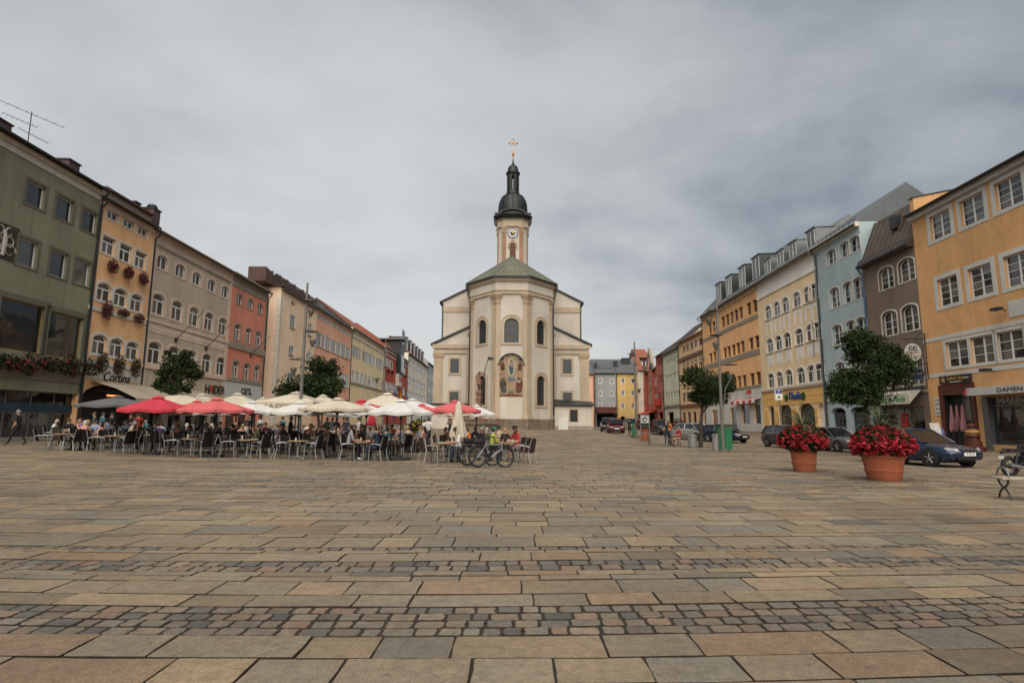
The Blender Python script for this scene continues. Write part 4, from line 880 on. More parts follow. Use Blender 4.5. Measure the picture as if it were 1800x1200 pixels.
MB().prism([(p[0]+.05 if i < 1 else p[0]+.0, p[1]+.06) for i, p in enumerate(pr)], -.05, .11, 0, M_).build('mansard_flank', DARKM, root)
for i in range(8):
    x_ = .6+(Wd-1)*i/7.5; MB().tube([(x_, -.5, H+.2), (x_, .0, H+.8), (x_, 1.35, H+4.14)], .03, 4).build('roof_seam', BRONZE, root)
MB().box(Wd*.55, .25, H+2.2, Wd*.55+.7, .8, H+3.3).build('roof_hatch', DARKM, root)
sgd = MB()
for zz in (.25, .5): sgd.tube([(0, -.45, H+zz), (Wd, -.45, H+zz)], .025, 4)
for i in range(14): sgd.tube([(.2+i*Wd/14, -.45, H+.1), (.2+i*Wd/14, -.45, H+.55)], .02, 4)
sgd.build('snow_guard', DARKM, root)
MB().tube([(0, -.6, H+.03), (Wd, -.6, H+.03)], .09, 8).build('gutter', DARKM, root)
PIPEB = mat('blue_pipe', (.05, .11, .20), .5, .15); MB().tube([(.1, -.6, H), (.12, -.15, H-.7), (.1, -.13, .1)], .08, 7).build('downpipe', PIPEB, root)
shopglass(root, 3.3, .3, 5.6, 2.6, .35, 2, ZINC); MB().box(2.9, .30, 1.3, 3.7, .335, 2.4).build('poster', SIGNR, root)
aw = thing('shop_awning', 'cream awning with green lettering over the brown house shop', 'awning', tuple(F.o), F.rot)
za = Z(1590, 692); zb_ = Z(1590, 708); cm = MB(); y1 = -1.1
cm.add([(.6, -.1, za+.25), (Wd-.55, -.1, za+.25), (Wd-.55, y1, za-.05), (.6, y1, za-.05), (.6, y1-.02, za-.85), (Wd-.55, y1-.02, za-.85)], [(0, 1, 2, 3), (3, 2, 5, 4)])
cm.add([(.6, -.1, za+.25), (.6, y1, za-.05), (.6, y1, za-.85)], [(0, 1, 2)]); cm.add([(Wd-.55, -.1, za+.25), (Wd-.55, y1, za-.05), (Wd-.55, y1, za-.85)], [(0, 1, 2)]); cm.build('canopy', mat('awning_cream', (.52, .50, .42), .8, .08, 2), aw)
text('Piazza Moda', .62, SIGNG, aw, (Wd-.95, y1-.05, za-.45), name='lettering', depth=.006, shear=.2, align='RIGHT')
MB().tube([(.5, -.1, za+.3), (Wd-.45, -.1, za+.3)], .1, 8).build('roller', DARKM, aw)

# --- light blue house
F = Fac('R', (1456.5, 760)); Z = lambda x, y: F.loc(x, y)[1]; xg = lambda x, y: F.loc(x, y)[0]
root, Wd, H, _ = house('light_blue_house', 'light blue house with white arched windows and pale metal roof', F, (1541, 765), (1480, 407), P_BLU,
    [dict(b=[bx(1452.7, 431, 1470, 470), bx(1475, 416.7, 1494.7, 458), bx(1498, 402.7, 1519, 446)], style='G2', arch=.2, sw=.11, ws=.92, rev=.24, sur=OFFW),
     dict(b=[bx(1458, 498.7, 1476, 546), bx(1481, 488, 1500.7, 537), bx(1505, 476.7, 1526.7, 528.7)], style='G3', arch=.2, sw=.11, ws=.92, rev=.24, sur=OFFW),
     dict(b=[bx(1463, 566, 1481, 611), bx(1487, 557, 1506.7, 604), bx(1511, 548, 1532, 597)], style='G3', arch=.2, sw=.11, ws=.92, rev=.24, sur=OFFW),
     dict(b=[bx(1468, 632, 1486, 678), bx(1492, 627, 1511, 674), bx(1516, 621, 1537, 670)], style='G3', arch=.2, sw=.11, ws=.92, rev=.24, sur=OFFW)],
    shop=[(2.0, .1, 2.6, 2.8, .5, .5), (5.3, .1, 2.6, 2.8, .5, .5)], bands=[(H_*0+Z(1480, 410)-.25, Z(1480, 407), .35, OFFW, 'soffit'), (3.4, 4.0, .04, WGREY, 'fascia')], depth=9, pitch=38, roofm=LIGHTROOF, pipe='l', flank=mat('slate_flank', (.105, .125, .135), rough=.6, var=.08, scale=.8, streak=.12))
for x_ in (2.0, 5.3): shopglass(root, x_, .1, 2.6, 2.3, .4, 2, ZINC)
sgd = MB(); sgd.tube([(0, -.2, H+.35), (Wd, -.2, H+.35)], .03, 4)
for i in range(10): sgd.tube([(.3+i*Wd/10, -.2, H+.0), (.3+i*Wd/10, -.2, H+.4)], .03, 4)
sgd.build('snow_guard', DARKM, root)

# --- yellow house with white panels
F = Fac('R', (1344, 757)); Z = lambda x, y: F.loc(x, y)[1]; xg = lambda x, y: F.loc(x, y)[0]
zg = Z(1400, 682)
arches = []
for a, b_, t in ((1352.5, 1362.5, 714), (1370, 1393, 710), (1404, 1434, 709), (1439, 1452, 710)):
    xa, xb = xg(a, 745), xg(b_, 745); h_ = Z((a+b_)/2, t); arches.append((round((xa+xb)/2, 3), .1, round(xb-xa, 3), round(h_, 3), round(min((xb-xa)/2, 1.1), 3), .5))
R1 = dict(b=[bx(1344.5, 531, 1356, 566), bx(1431, 486, 1448, 529)], at=[(1350, 549), (1365, 543), (1380.5, 535), (1400, 526), (1419, 518), (1439.5, 508)], style='T', arch=.28, sw=.2, sur=WPAN, sill=WPAN)
R2 = dict(b=[bx(1347, 588, 1359, 623), bx(1436, 558, 1453, 599)], at=[(1353, 606), (1368, 600), (1383.5, 596), (1404, 591), (1424, 585), (1444.5, 578)], style='T', arch=.28, sw=.2, sur=WPAN, sill=WPAN)
R3 = dict(b=[bx(1349, 652, 1361, 685), bx(1439, 631, 1456, 672)], at=[(1355, 668), (1370, 665), (1386.5, 663), (1407.5, 660), (1426, 656), (1447.5, 651)], style='T', arch=.28, sw=.2, sur=WPAN)
root, Wd, H, _ = house('yellow_house', 'yellow house with white window panels, four zinc dormers and arched shop front', F, (1456.5, 760), (1380, 464), P_YEL2, [R1, R2, R3], shop=arches,
    bands=[(Z(1380, 503), Z(1380, 500)+.12, .14, WPAN, 'string_course'), (Z(1380, 501)+.15, H_*0+Z(1380, 465), .03, WPAN, 'frieze'), (zg-.1, zg+.12, .16, GREYT, 'string_course')], depth=7.4, pitch=41, roofm=ZINC, over=.7, pipe='r', gutter=ZINC, flank=ZINC)
cs = [F.loc(*p)[0] for p in R1['at']]
for (ra, rb, c) in ((R1, R2, 0), (R2, R3, 1)):
    za_ = rows_from(F, ra)[1]; _c, zb0, _w, hb = rows_from(F, rb); zt = za_-.2; zb_ = zb0+hb+.05
    for x_ in [min(max(v, 1.0), Wd-1.0) for v in cs]:
        p = MB()
        if c == 0: p.strip([(x_-.9, zb_-.1), (x_-.9, zt), (x_+.9, zt), (x_+.9, zb_-.1)], [(x_-.45, zb_+.3), (x_-.45, zt-.35), (x_+.45, zt-.35), (x_+.45, zb_+.3)], -.03, .0)
        else: p.prism([(x_-.8, zt), (x_+.8, zt), (x_+.8, zb_+.55), (x_+.5, zb_+.5), (x_+.3, zb_+.75), (x_, zb_+.95), (x_-.3, zb_+.75), (x_-.5, zb_+.5), (x_-.8, zb_+.55)], -.03, 0)
        p.build('apron_panel', WPAN, root)
bm_ = MB(); MB()
sk = MB().box(.003, -.045, 0, .5, 0, zg-.15).build('pilaster', P_YEL3, root)
# rusticated shop storey: courses of blocks in shop yellow
for k, (za_, zb_) in enumerate(((zg-.95, zg-.12), (zg-1.75, zg-1.0))): MB().box(.5, -.06, za_, Wd-.02, 0, zb_).build('rustic_course', P_YEL3, root)
edges = [.5]+[v for o in arches for v in (o[0]-o[2]/2-.05, o[0]+o[2]/2+.05)]+[Wd-.02]
for i in range(0, len(edges), 2):
    z_ = 0
    while z_+.52 < zg-1.85:
        MB().box(edges[i], -.06, z_, edges[i+1], 0, z_+.50).build('rustic_block', P_YEL3, root); z_ += .55
for j, o in enumerate(arches):
    if j < 3:
        fr = MB(); fr.strip(path(o[2]-.02, o[3]-.02, o[4]), path(o[2]-.24, o[3]-.14, o[4]*.93), -.04, .06); w_ = fr.build('shop_window', DARKM, root, (o[0], .35, .1)); MB().prism([(a, b) for a, b in path(o[2]-.2, o[3]-.1, o[4]*.93)], .0, .02).build('pane', GLASSD, w_)
    else: MB().prism(path(o[2]-.02, o[3]-.02, o[4]), .35, .4).build('niche', WPAN, root, (o[0], 0, .1))
x_, z_ = F.loc(1398, 696); sg = text('Thalia', 1.25, SIGNB, root, (x_, -.12, z_), name='lettering', depth=.05, shear=.25, sx=1.1)
lf = MB()
for dx in (-2.0, 2.05):
    leaves(lf, (x_+dx, -.12, z_-.05), (.45, .06, .45), 60, .16, 1)
lf.build('leaf_ornament', mat('sign_leaf', (.05, .13, .045), .6, .2), root)
for x_ in [cs[0], (cs[1]+cs[2])/2, (cs[3]+cs[2])/2+.6, cs[4]+.9]: dormer(root, x_+.4, H, 41, 1.9, 2.0, .15, ZINC, WHITE, ZINC)

# --- apricot house with green roof
F = Fac('R', (1241.5, 752)); Z = lambda x, y: F.loc(x, y)[1]; xg = lambda x, y: F.loc(x, y)[0]
zg = Z(1320, 678)
def box_at(cx, cy, w, h): return bx(cx-w/2, cy-h/2, cx+w/2, cy+h/2)
A1 = [(1247.7, 575), (1254.5, 574), (1270.6, 565), (1278.3, 560.6), (1285.8, 557), (1293.5, 552), (1301.8, 549), (1316, 542), (1327, 537)]
A2 = [(1249, 629), (1256, 627), (1274, 620), (1281, 617), (1289, 614), (1297, 611), (1305, 608), (1320, 603), (1331, 600)]
A3 = [(1250, 676), (1257, 675), (1275, 672), (1283, 671), (1291, 670), (1299, 669), (1308, 668), (1322, 666), (1333, 663)]
sh = []
for a, b_, t, bt in ((1304, 1318, 710, 745), (1326, 1338, 710, 745), (1284, 1295, 716, 752), (1252, 1262, 720, 750)):
    xa, xb = xg(a, 728), xg(b_, 728); sh.append((round((xa+xb)/2, 3), round(Z((a+b_)/2, bt), 3) if a > 1300 else .1, round(xb-xa, 3), round(Z((a+b_)/2, t)-(Z((a+b_)/2, bt) if a > 1300 else .1), 3), 0, .3))
root, Wd, H, _ = house('apricot_house', 'apricot orange house with brown windows, dark green dormers and white shop floor', F, (1344, 757), (1290, 519), P_OR2,
    [dict(b=[box_at(1327, 537, 7.4, 27)], at=A1, style='P2', fm=WOODF, sw=.02, rev=.3), dict(b=[box_at(1331, 600, 7.4, 25)], at=A2, style='P2', fm=WOODF, sw=.02, rev=.3), dict(b=[box_at(1333, 664, 7.6, 24)], at=A3, style='P2', fm=WOODF, sw=.02, rev=.3)],
    shop=sh, bands=[(Z(1333, 548)-.7, Z(1333, 552)+.1, .08, GREYT, 'string_course'), (Z(1331, 616)-.5, Z(1331, 616)+.2, .08, GREYT, 'string_course'), (zg-.3, zg, .12, GREYT, 'string_course'), (H_*0+Z(1290, 526)-.5, Z(1290, 519), .25, CREAMT, 'cornice')], depth=11, pitch=46, roofm=GREENROOF, over=.7, pipe='l', flank=GREENROOF)
edges = sorted([0.02]+[v for o in sh for v in (o[0]-o[2]/2, o[0]+o[2]/2)]+[Wd-.02])
for i in range(0, len(edges), 2): MB().box(edges[i], -.05, -.2, edges[i+1], 0, zg-.32).build('shop_wall', WGREY, root)
for i, o in enumerate(sh):
    MB().box(o[0]-o[2]/2, -.046, o[1]+o[3], o[0]+o[2]/2, 0, zg-.33).build('shop_lintel', WGREY, root); shopglass(root, o[0], o[1], o[2], o[3], .2, 1, WHITE)
    if o[1] > .2: MB().box(o[0]-o[2]/2, -.046, -.2, o[0]+o[2]/2, 0, o[1]-.01).build('shop_apron', WGREY, root)
for k in range(4): MB().box(.1, -.054, 1.0+k*.9, Wd-.1, -.05, 1.02+k*.9).build('joint_line', GREYT, root)
x_, z_ = F.loc(1317, 690.5); MB().box(x_-.4, -.09, z_-.1, x_+.9, -.052, z_+.4).build('logo_plate', SIGNR, root); MB().box(x_-1.0, -.09, z_-.1, x_-.42, -.052, z_+.35).build('logo_plate', mat('sign_amber', (.5, .25, .05), .6, .1), root)
text('foto', .75, SIGNG, root, (x_-.65, -.08, z_-.75), name='lettering'); text('lux', .75, SIGNR, root, (x_+.5, -.08, z_-.7), name='lettering')
sa = thing('striped_awning', 'short red and white striped awning on the white shop floor', 'awning', tuple(F.o), F.rot); xa, xb = xg(1296, 710), xg(1339, 706); za_ = Z(1317, 704)
for i in range(8):
    a, b_ = xa+(xb-xa)*i/8, xa+(xb-xa)*(i+1)/8; m_ = MB(); m_.add([(a, -.06, za_+.25), (b_, -.06, za_+.25), (b_, -.9, za_), (a, -.9, za_), (a, -.9, za_-.4), (b_, -.9, za_-.4)], [(0, 1, 2, 3), (3, 2, 5, 4)]); m_.build('stripe', [SIGNR, SIGNW][i % 2], sa)
for px_, py_ in ((1257, 530), (1275, 520), (1298, 504), (1322, 490)): dormer(root, xg(px_, py_), H, 46, 2.5, 3.2, .6, GREENROOF, WHITE, GREENROOF)
rl = MB()
for z_ in (0, .5, 1.): rl.tube([(Wd*.15, 5.2, H+5.4+z_), (Wd*.55, 5.2, H+5.4+z_)], .03, 4)
for i in range(6): rl.tube([(Wd*(.15+.08*i), 5.2, H+5), (Wd*(.15+.08*i), 5.2, H+6.5)], .03, 4)
rl.build('roof_railing', ZINC, root)

# --- sand house with ornate gable heads
F = Fac('R', (1197.5, 748)); Z = lambda x, y: F.loc(x, y)[1]; xg = lambda x, y: F.loc(x, y)[0]
S1 = [(1202.4, 613), (1208.6, 611), (1216, 607.5), (1223, 604), (1231, 600), (1236, 598)]
root, Wd, H, _ = house('sand_house', 'sand coloured ornate house with brown framed windows and red brown eaves', F, (1241.5, 752), (1219, 589.5), P_ORN,
    [dict(b=[box_at(1216, 607.5, 5, 14)], at=S1, style='P2', fm=WOODF, sw=.02), dict(b=[box_at(1216, 650, 5, 19)], at=[(a, b+43) for a, b in S1], style='P2', fm=WOODF, sw=.02), dict(b=[box_at(1216, 696, 5, 18)], at=[(a, b+88) for a, b in S1], style='P2', fm=WOODF, sw=.02)],
    shop=[(Wd_, .1, 2.0, 3.0, 0, .3) for Wd_ in (2.2, 5.6, 9.0)], bands=[(Z(1219, 624)-.3, Z(1219, 624)+.3, .3, WOODF, 'string_course'), (Z(1205, 714)-.2, Z(1205, 714)+.3, .3, WOODF, 'string_course')], depth=14, pitch=30, roofm=TILE, pipe='l')
for x_ in (2.2, 5.6, 9.0): shopglass(root, x_, .1, 2.0, 3.0, .2, 1, WOODF)
for p in S1:
    x_ = F.loc(*p)[0]; zc_ = F.loc(1216, 638)[1]; MB().prism([(x_-.65, zc_), (x_, zc_+.8), (x_+.65, zc_)], -.12, 0).build('window_pediment', GREYT, root)
# --- pale green house
F = Fac('R', (1169, 747)); Z = lambda x, y: F.loc(x, y)[1]; xg = lambda x, y: F.loc(x, y)[0]
G1 = [(1171.3, 638), (1175.4, 636), (1180.4, 634.5), (1185.2, 632), (1189.6, 630), (1194.5, 628)]
house('pale_green_house', 'pale green white house with dark hipped roof behind the tree', F, (1197.5, 748), (1183, 613.5), P_GRW,
    [dict(b=[box_at(1185.2, 632, 3.2, 12)], at=G1, style='P2', sw=.05), dict(b=[box_at(1185.2, 661, 3.2, 14)], at=[(a, b+28) for a, b in G1], style='P2', sw=.05), dict(b=[box_at(1185.2, 694, 3.2, 14)], at=[(a, b+60) for a, b in G1], style='P2', sw=.05)],
    shop=[(5, .1, 5, 3.2, 0, .4)], bands=[(4.2, 4.7, .2, ZINC, 'fascia')], depth=14, pitch=40, roofm=TILED, pipe='l')
# --- rose house
F = Fac('R', (1156, 746)); Z = lambda x, y: F.loc(x, y)[1]
B1 = [(1158, 636), (1161.5, 635), (1166, 633.5)]
house('rose_house', 'rose brick coloured house with dark red windows', F, (1169, 747), (1162, 622), P_BRK,
    [dict(b=[box_at(1161.5, 635, 2.4, 12)], at=B1, style='P2', fm=WOODF, sw=.05), dict(b=[box_at(1161.5, 665, 2.4, 15)], at=[(a, b+30) for a, b in B1], style='P2', fm=WOODF, sw=.05), dict(b=[box_at(1161.5, 696, 2.4, 16)], at=[(a, b+61) for a, b in B1], style='P2', fm=WOODF, sw=.05)],
    shop=[(3, .1, 4.5, 3.4, 0, .6)], depth=14, pitch=35, roofm=TILED, pipe=None)
# --- scarlet house with twin bays and gable
P_SCA = mat('plaster_scarlet', (.40, .115, .08), rough=.9, var=.08, scale=.8, streak=.1)
F = Fac('R', (1134, 745)); Z = lambda x, y: F.loc(x, y)[1]; xg = lambda x, y: F.loc(x, y)[0]
root, Wd, H, _ = house('scarlet_house', 'scarlet house with projecting bays and a steep pink gable', F, (1156, 746), (1146, 650), P_SCA,
    [dict(b=[box_at(1146, 673, 2.6, 14)], at=[(1142.5, 674), (1145.5, 673), (1154, 670)], style='P2', sw=.2, sur=OFFW), dict(b=[box_at(1146, 702, 2.6, 15)], at=[(1142.5, 703), (1145.5, 702), (1154, 700)], style='P2', sw=.2, sur=OFFW)],
    shop=[(6, .1, 9, 3.2, 0, .5)], depth=11, pitch=30, roofm=TILED, pipe=None)
for xa_, xb_, pr_ in ((.5, 3.4, .7), (8.6, 11.4, .6)):
    by_ = MB().box(xa_, -pr_, 4.2, xb_, 0, H).build('bay', P_SCA, root)
    for zf in (.16, .42, .68): MB().box(xa_+.7, -pr_-.03, 4.2+(H-4.2)*zf, xb_-.7, -pr_+.01, 4.2+(H-4.2)*zf+1.8).build('bay_window', GLASS, by_); MB().box(xa_+.55, -pr_-.02, 4.05+(H-4.2)*zf, xb_-.55, -pr_+.01, 4.2+(H-4.2)*zf+1.95).box(xa_+.2, -pr_-.012, 4.2, xa_+.5, -pr_+.01, H-.1).box(-.1+xa_-.003, -pr_+.1, 4.2+(H-4.2)*zf, xa_+.002, -.1, 4.2+(H-4.2)*zf+1.9).build('bay_frame', OFFW, by_)
MB().prism([(3.5, H), (Wd-3, H), (Wd/2+.5, H+4.8)], -.1, .5).build('gable', P_SALM, root); MB().prism([(3.0, H+.2), (4.2, H+.2), (Wd/2+.5, H+4.3), (Wd-3.8, H+.2), (Wd-2.6, H+.2), (Wd/2+.5, H+5.6)], -.3, .3).build('gable_coping', GREYT, root)
MB().prism([(8.6, H+.003), (11.4, H+.003), (10, H+1.7)], -.6, 0).build('bay_roof', DARKM, root); MB().prism([(.5, H+.003), (3.4, H+.003), (1.95, H+1.6)], -.7, 0).build('bay_roof', DARKM, root)
ra = thing('red_awning', 'sloping red awning over the scarlet house cafe', 'awning', tuple(F.o), F.rot)
ra_z = 4.0; MB().add([(1, -.1, ra_z), (14, -.1, ra_z), (14, -2.6, ra_z-.9), (1, -2.6, ra_z-.9), (1, -.1, ra_z+.06), (14, -.1, ra_z+.06), (14, -2.6, ra_z-.84), (1, -2.6, ra_z-.84)], [(0, 1, 2, 3), (4, 5, 6, 7), (0, 1, 5, 4), (1, 2, 6, 5), (2, 3, 7, 6), (3, 0, 4, 7)]).build('canopy', mat('awning_red', (.42, .06, .03), .8, .1), ra)
for x_ in (1.3, 13.7): MB().tube([(x_, -.1, ra_z-.3), (x_, -2.5, ra_z-.95)], .05, 5).build('arm', DARKM, ra)
sb = thing('shop_sign_box', 'red box sign above the shop between scarlet and pale green houses', 'sign', tuple(F.world(Wd+2.0, -.4, 5.0)), F.rot); MB().box(-2.2, -.2, -.1, 2.2, .2, 1.5).build('box', SIGNR, sb)

# ================================================================= closing the square, far end
def far_house(name, label, pxl, pxr, Y, ey, wallm, cols, rows_, w, h, roofm, depth=12, sh=None, rp=32, **k):
    F = Fac('F', (pxl, 748), Y); cy = [F.loc(c, 700)[0] for c in cols]
    R_ = [dict(b=[box_at((pxl+pxr)/2, y, w, h)], at=[(c, y) for c in cols], style='P2', sw=.14, sur=WHITE) for y in rows_]
    return house(name, label, F, (pxr, 748), ((pxl+pxr)/2, ey), wallm, R_, shop=sh or [], depth=depth, pitch=rp, roofm=roofm, **k)
P_GRY = mat('plaster_grey', (0.324, 0.354, 0.372), rough=.9, var=.05, scale=.5, streak=.08); P_GOLD = mat('plaster_gold', (0.672, 0.48, 0.192), rough=.9, var=.05, scale=.5, streak=.08)
root, Wd, H, F = far_house('grey_house', 'plain grey house with white windows facing down the square', 1046, 1084.3, 140, 654.5, P_GRY, (1055.3, 1075.3), (669.5, 692, 712.5), 6.6, 9.4, ZINC, sh=[(2.9, .1, 5, 3.2, 0, .8)], pipe='l')
MB().box(.3, -1.6, 3.6, Wd-.3, 0, 4.9).build('shop_awning', mat('awning_faded_red', (.16, .05, .045), .8, .1), root); text('BÄCKEREI', 1.0, SIGNK, root, (Wd/2, -1.63, 4.3), name='lettering')
for i in range(2): M_ = Matrix.Translation((2.2+i*1.8, 2.4, H+1.75)) @ Matrix.Rotation(R(32), 4, 'X'); MB().box(-.8, -1.1, 0, .8, 1.1, .08, 0, M_).build('roof_panel', mat('solar_panel', (.10, .11, .13), .25, .1, spec=.7), root)
chimney(root, .6, 1.6, H+1.1, .7, .7, 1.3, DARKM)
root, Wd, H, F = far_house('gold_house', 'golden yellow house with white windows facing down the square', 1084.8, 1122, 140.3, 654.5, P_GOLD, (1094.8, 1112.4), (669, 690.5, 713), 7.4, 10.8, ZINC, pipe='l', sh=[(1.45, .1, 1.5, 2.6, .75, .6)])
chimney(root, 3.2, 4.0, H+2.6, 2.0, 1.4, 1.3, DARKM); chimney(root, .4, 2.5, H+1.7, .9, .9, 1.2, DARKM)
far_house('white_far_house', 'narrow off white house beside the scarlet house', 1122.5, 1135, 141, 650, P_WHT, (1126.5, 1131.5), (661, 687, 708), 3.6, 10, TILE, pipe=None)
root, Wd, H, F = far_house('maroon_tower_house', 'maroon clad upper storey rising behind the scarlet house', 1122, 1146, 152, 628, CHIM, (1128, 1136), (640,), 3.5, 9, TILE, pipe=None, rp=25)
far_house('pink_far_house', 'narrow pink house edge beside the church annex', 1025, 1045.6, 139, 656, P_SALM, (1034,), (670, 692), 5, 9, ZINC, pipe='r')
# ================================================================= church
CW = mat('church_white', (.55, .51, .45), rough=.9, var=.05, scale=.5, streak=.08, bump=.08, bscale=20)
CT = mat('church_tan', (.44, .36, .27), rough=.9, var=.06, scale=.5, streak=.08)
CTD = mat('church_tan_dark', (.40, .30, .205), rough=.9, var=.08, scale=.6, streak=.1)
COPG = mat('green_copper', (.155, .165, .125), rough=.55, var=.15, scale=.6, streak=.15, metal=.15)
COPD = mat('dark_copper', (.028, .034, .034), rough=.42, var=.3, scale=.6, streak=.25, metal=.35)
STN = mat('plinth_stone', (.20, .16, .12), rough=.9, var=.35, scale=1.2, bump=.3, bscale=12, streak=.2, stain=((.06, .05, .045), 1.0, .6))
SAND = mat('sandstone_rose', (.34, .20, .13), rough=.9, var=.15, scale=1.0, streak=.15)
GOLD = mat('gilding', (.36, .21, .07), rough=.4, var=.1, metal=.7)
LEAD = glass_mat('leaded_glass', (.012, .015, .018), (.022, .025, .03), .6, .4)
def PZ(x, y, Y): q = at_y(x, y, Y); return q.x, q.z
YF = 80.0; YN = 88.0; X0 = PZ(899, 600, YF)[0]; CB = gz(0, YF)
ch = thing('church', 'white and tan baroque church with rounded apse and dark onion domed tower', 'church', (X0, 0, CB))
zz = lambda y, Y=YF: PZ(899, y, Y)[1]-CB
HA = zz(516); HE = zz(490)                       # top of the white wall, eaves
fx = 28.2/1000*YF; sx_ = 6.15; ys = 84.6         # front face half width, side corner
plan = [(-sx_, YN+4), (-sx_, ys), (-fx, YF), (fx, YF), (sx_, ys), (sx_, YN+4)]
def offs(p, d):
    """push the plan outwards by d"""
    out_ = []
    for i, (x, y) in enumerate(p):
        a = Vector(p[max(i-1, 0)]); b = Vector((x, y)); c = Vector(p[min(i+1, len(p)-1)])
        n1 = (b-a).normalized() if i else (c-b).normalized(); n2 = (c-b).normalized() if i < len(p)-1 else n1
        q1 = Vector((n1.y, -n1.x)); q2 = Vector((n2.y, -n2.x)); m = (q1+q2).normalized(); out_.append((x+m.x*d/max(m.dot(q1), .3), y+m.y*d/max(m.dot(q1), .3)))
    return out_
def shell(z0, z1, d, m, nm, prof=None):
    mb = MB()
    pr = prof or [(d, z0), (d, z1)]
    for (d0, a), (d1, b) in zip(pr[:-1], pr[1:]):
        p0, p1 = offs(plan, d0), offs(plan, d1); n = len(p0)
        mb.add([(x, y, a) for x, y in p0]+[(x, y, b) for x, y in p1], [(i, i+1, n+i+1, n+i) for i in range(n-1)])
    p0 = offs(plan, pr[0][0]); p1 = offs(plan, pr[-1][0])
    mb.add([(x, y, pr[-1][1]) for x, y in p1], [tuple(range(len(p1)))]); mb.add([(x, y, pr[0][1]) for x, y in p0], [tuple(range(len(p0)))])
    return mb.build(nm, m, ch)
PL = zz(736)
# apse walls, each face with its openings
def face(p, q, z0, z1, ops, nm='apse_wall', m=CW):
    a = Vector(p); b = Vector(q); w = (b-a).length; ang = math.atan2(b.y-a.y, b.x-a.x)
    mb = wall_mesh(w, z1-z0, [(o[0], o[1]-z0, o[2], o[3], o[4], .35) for o in ops], .4, m, z0=0)
    o_ = mb.build(nm, m, ch, (a.x, a.y, z0), rotz=ang); return o_, w, ang, a
def cwin(px0, px1, py0, py1, w, Y, rise, xc): z1 = zz(py0, Y); z0 = zz(py1, Y); return (xc, z0, w, z1-z0, rise)
wl = math.hypot(sx_-fx, ys-YF)
f1, w1, a1, o1 = face((-sx_, ys), (-fx, YF), PL, HA, [cwin(0, 0, 562, 604, 2.0, 82.3, 1.0, wl*.47), cwin(0, 0, 660, 712, 2.0, 82.3, .75, wl*.47)])
f2, w2, a2, o2 = face((-fx, YF), (fx, YF), PL, HA, [cwin(0, 0, 559, 602, 2.05, YF, 1.0, fx)])
f3, w3, a3, o3 = face((fx, YF), (sx_, ys), PL, HA, [cwin(0, 0, 562, 605, 2.0, 82.3, 1.0, wl*.53), cwin(0, 0, 660, 712, 2.0, 82.3, .75, wl*.53)])
for s_ in (-1, 1): MB().box(min(s_*sx_, s_*(sx_-.4)), ys, PL, max(s_*sx_, s_*(sx_-.4)), YN+4, HA).build('apse_wall', CW, ch)
for f_, w_, ops in ((f1, w1, [(wl*.47, 562, 604, 82.3, 1.0, 2.0), (wl*.47, 660, 712, 82.3, .75, 2.0)]), (f2, w2, [(fx, 559, 602, YF, 1.0, 2.05)]), (f3, w3, [(wl*.53, 562, 605, 82.3, 1.0, 2.0), (wl*.53, 660, 712, 82.3, .75, 2.0)])):
    for xc, y0, y1, Y, rise, w in ops:
        z0 = zz(y1, Y); h = zz(y0, Y)-z0; fr, panes = window_meshes(w, h, rise, 'V', DARKM, LEAD); k = obj('window', fr, f_, (xc, .3, z0-PL))
        for p in panes: obj('pane', p, k)
        sb = MB().strip(path(w+.75, h+.42, rise*1.1), path(w, h, rise), -.36, -.298); sb.strip(path(w+1.0, h+.55, rise*1.15), path(w+.72, h+.40, rise*1.1), -.40, -.30); sb.box(-w/2-.5, -.42, -.32, w/2+.5, -.298, -.0); sb.build('surround', CT, k)
for zt in (zz(575, 82.3),): pass
shell(-.5, PL-.22, .30, STN, 'plinth'); shell(PL-.22, PL+.02, .34, STN, 'plinth_cap', [(.34, PL-.22), (.34, PL-.05), (.06, PL+.02)])
# rusticated plinth courses are cut as stones on the faces one sees
for (p, q) in ((plan[1], plan[2]), (plan[2], plan[3]), (plan[3], plan[4])):
    a = Vector(p); b = Vector(q); w = (b-a).length; ang = math.atan2(b.y-a.y, b.x-a.x); n = max(3, int(w/1.3))
    for k in range(n):
        for j in range(2):
            M_ = Matrix.Translation((a.x, a.y, 0)) @ Matrix.Rotation(ang, 4, 'Z'); dx = .3 if j else 0
            xa, xb = max(w*k/n-dx, -.1), w*(k+1)/n-dx-.03
            mb = MB().box(xa, -.34-random.uniform(0, .03), -.3+j*(PL+.08)/2, xb, -.1, -.33+(j+1)*(PL+.08)/2); mb.v = [tuple(M_ @ Vector(v)) for v in mb.v]; mb.build('stone', STN, ch)
# pilasters at the corners of the apse, with capitals
def pil(x, y, ang, w, z0=PL, z1=HA):
    o = MB().box(-w/2, -.16, z0, w/2, .1, z1-.1).build('pilaster', CT, ch, (x, y, 0), rotz=ang)
    c = MB()
    for k, (ex, za, zb_) in enumerate(((.06, -1.5, -1.36), (.03, -1.3, -.75), (.12, -.75, -.5), (.2, -.5, -.3), (.28, -.3, -.06))): c.box(-w/2-ex, -.16-ex, z1+za, w/2+ex, .06, z1+zb_)
    c.build('capital', CTD, o); MB().box(-w/2-.1, -.28, z0, w/2+.1, .06, z0+.5).build('pilaster_base', CT, o)
nf = Vector((-(ys-YF), (sx_-fx))).normalized()
for s_ in (-1, 1):
    dx, dy = (sx_-fx)/wl*s_, (ys-YF)/wl; ang = math.atan2(dy*s_, dx*s_)
    pil(s_*(fx-.30), YF, 0, .60); pil(s_*(fx)+dx*.38, YF+dy*.38, ang, .76); pil(s_*sx_-dx*.36, ys-dy*.36, ang, .72)
shell(HA, HA+.5, .0, CT, 'architrave', [(.22, HA-.05), (.22, HA+.35), (.32, HA+.4), (.32, HA+.55)])
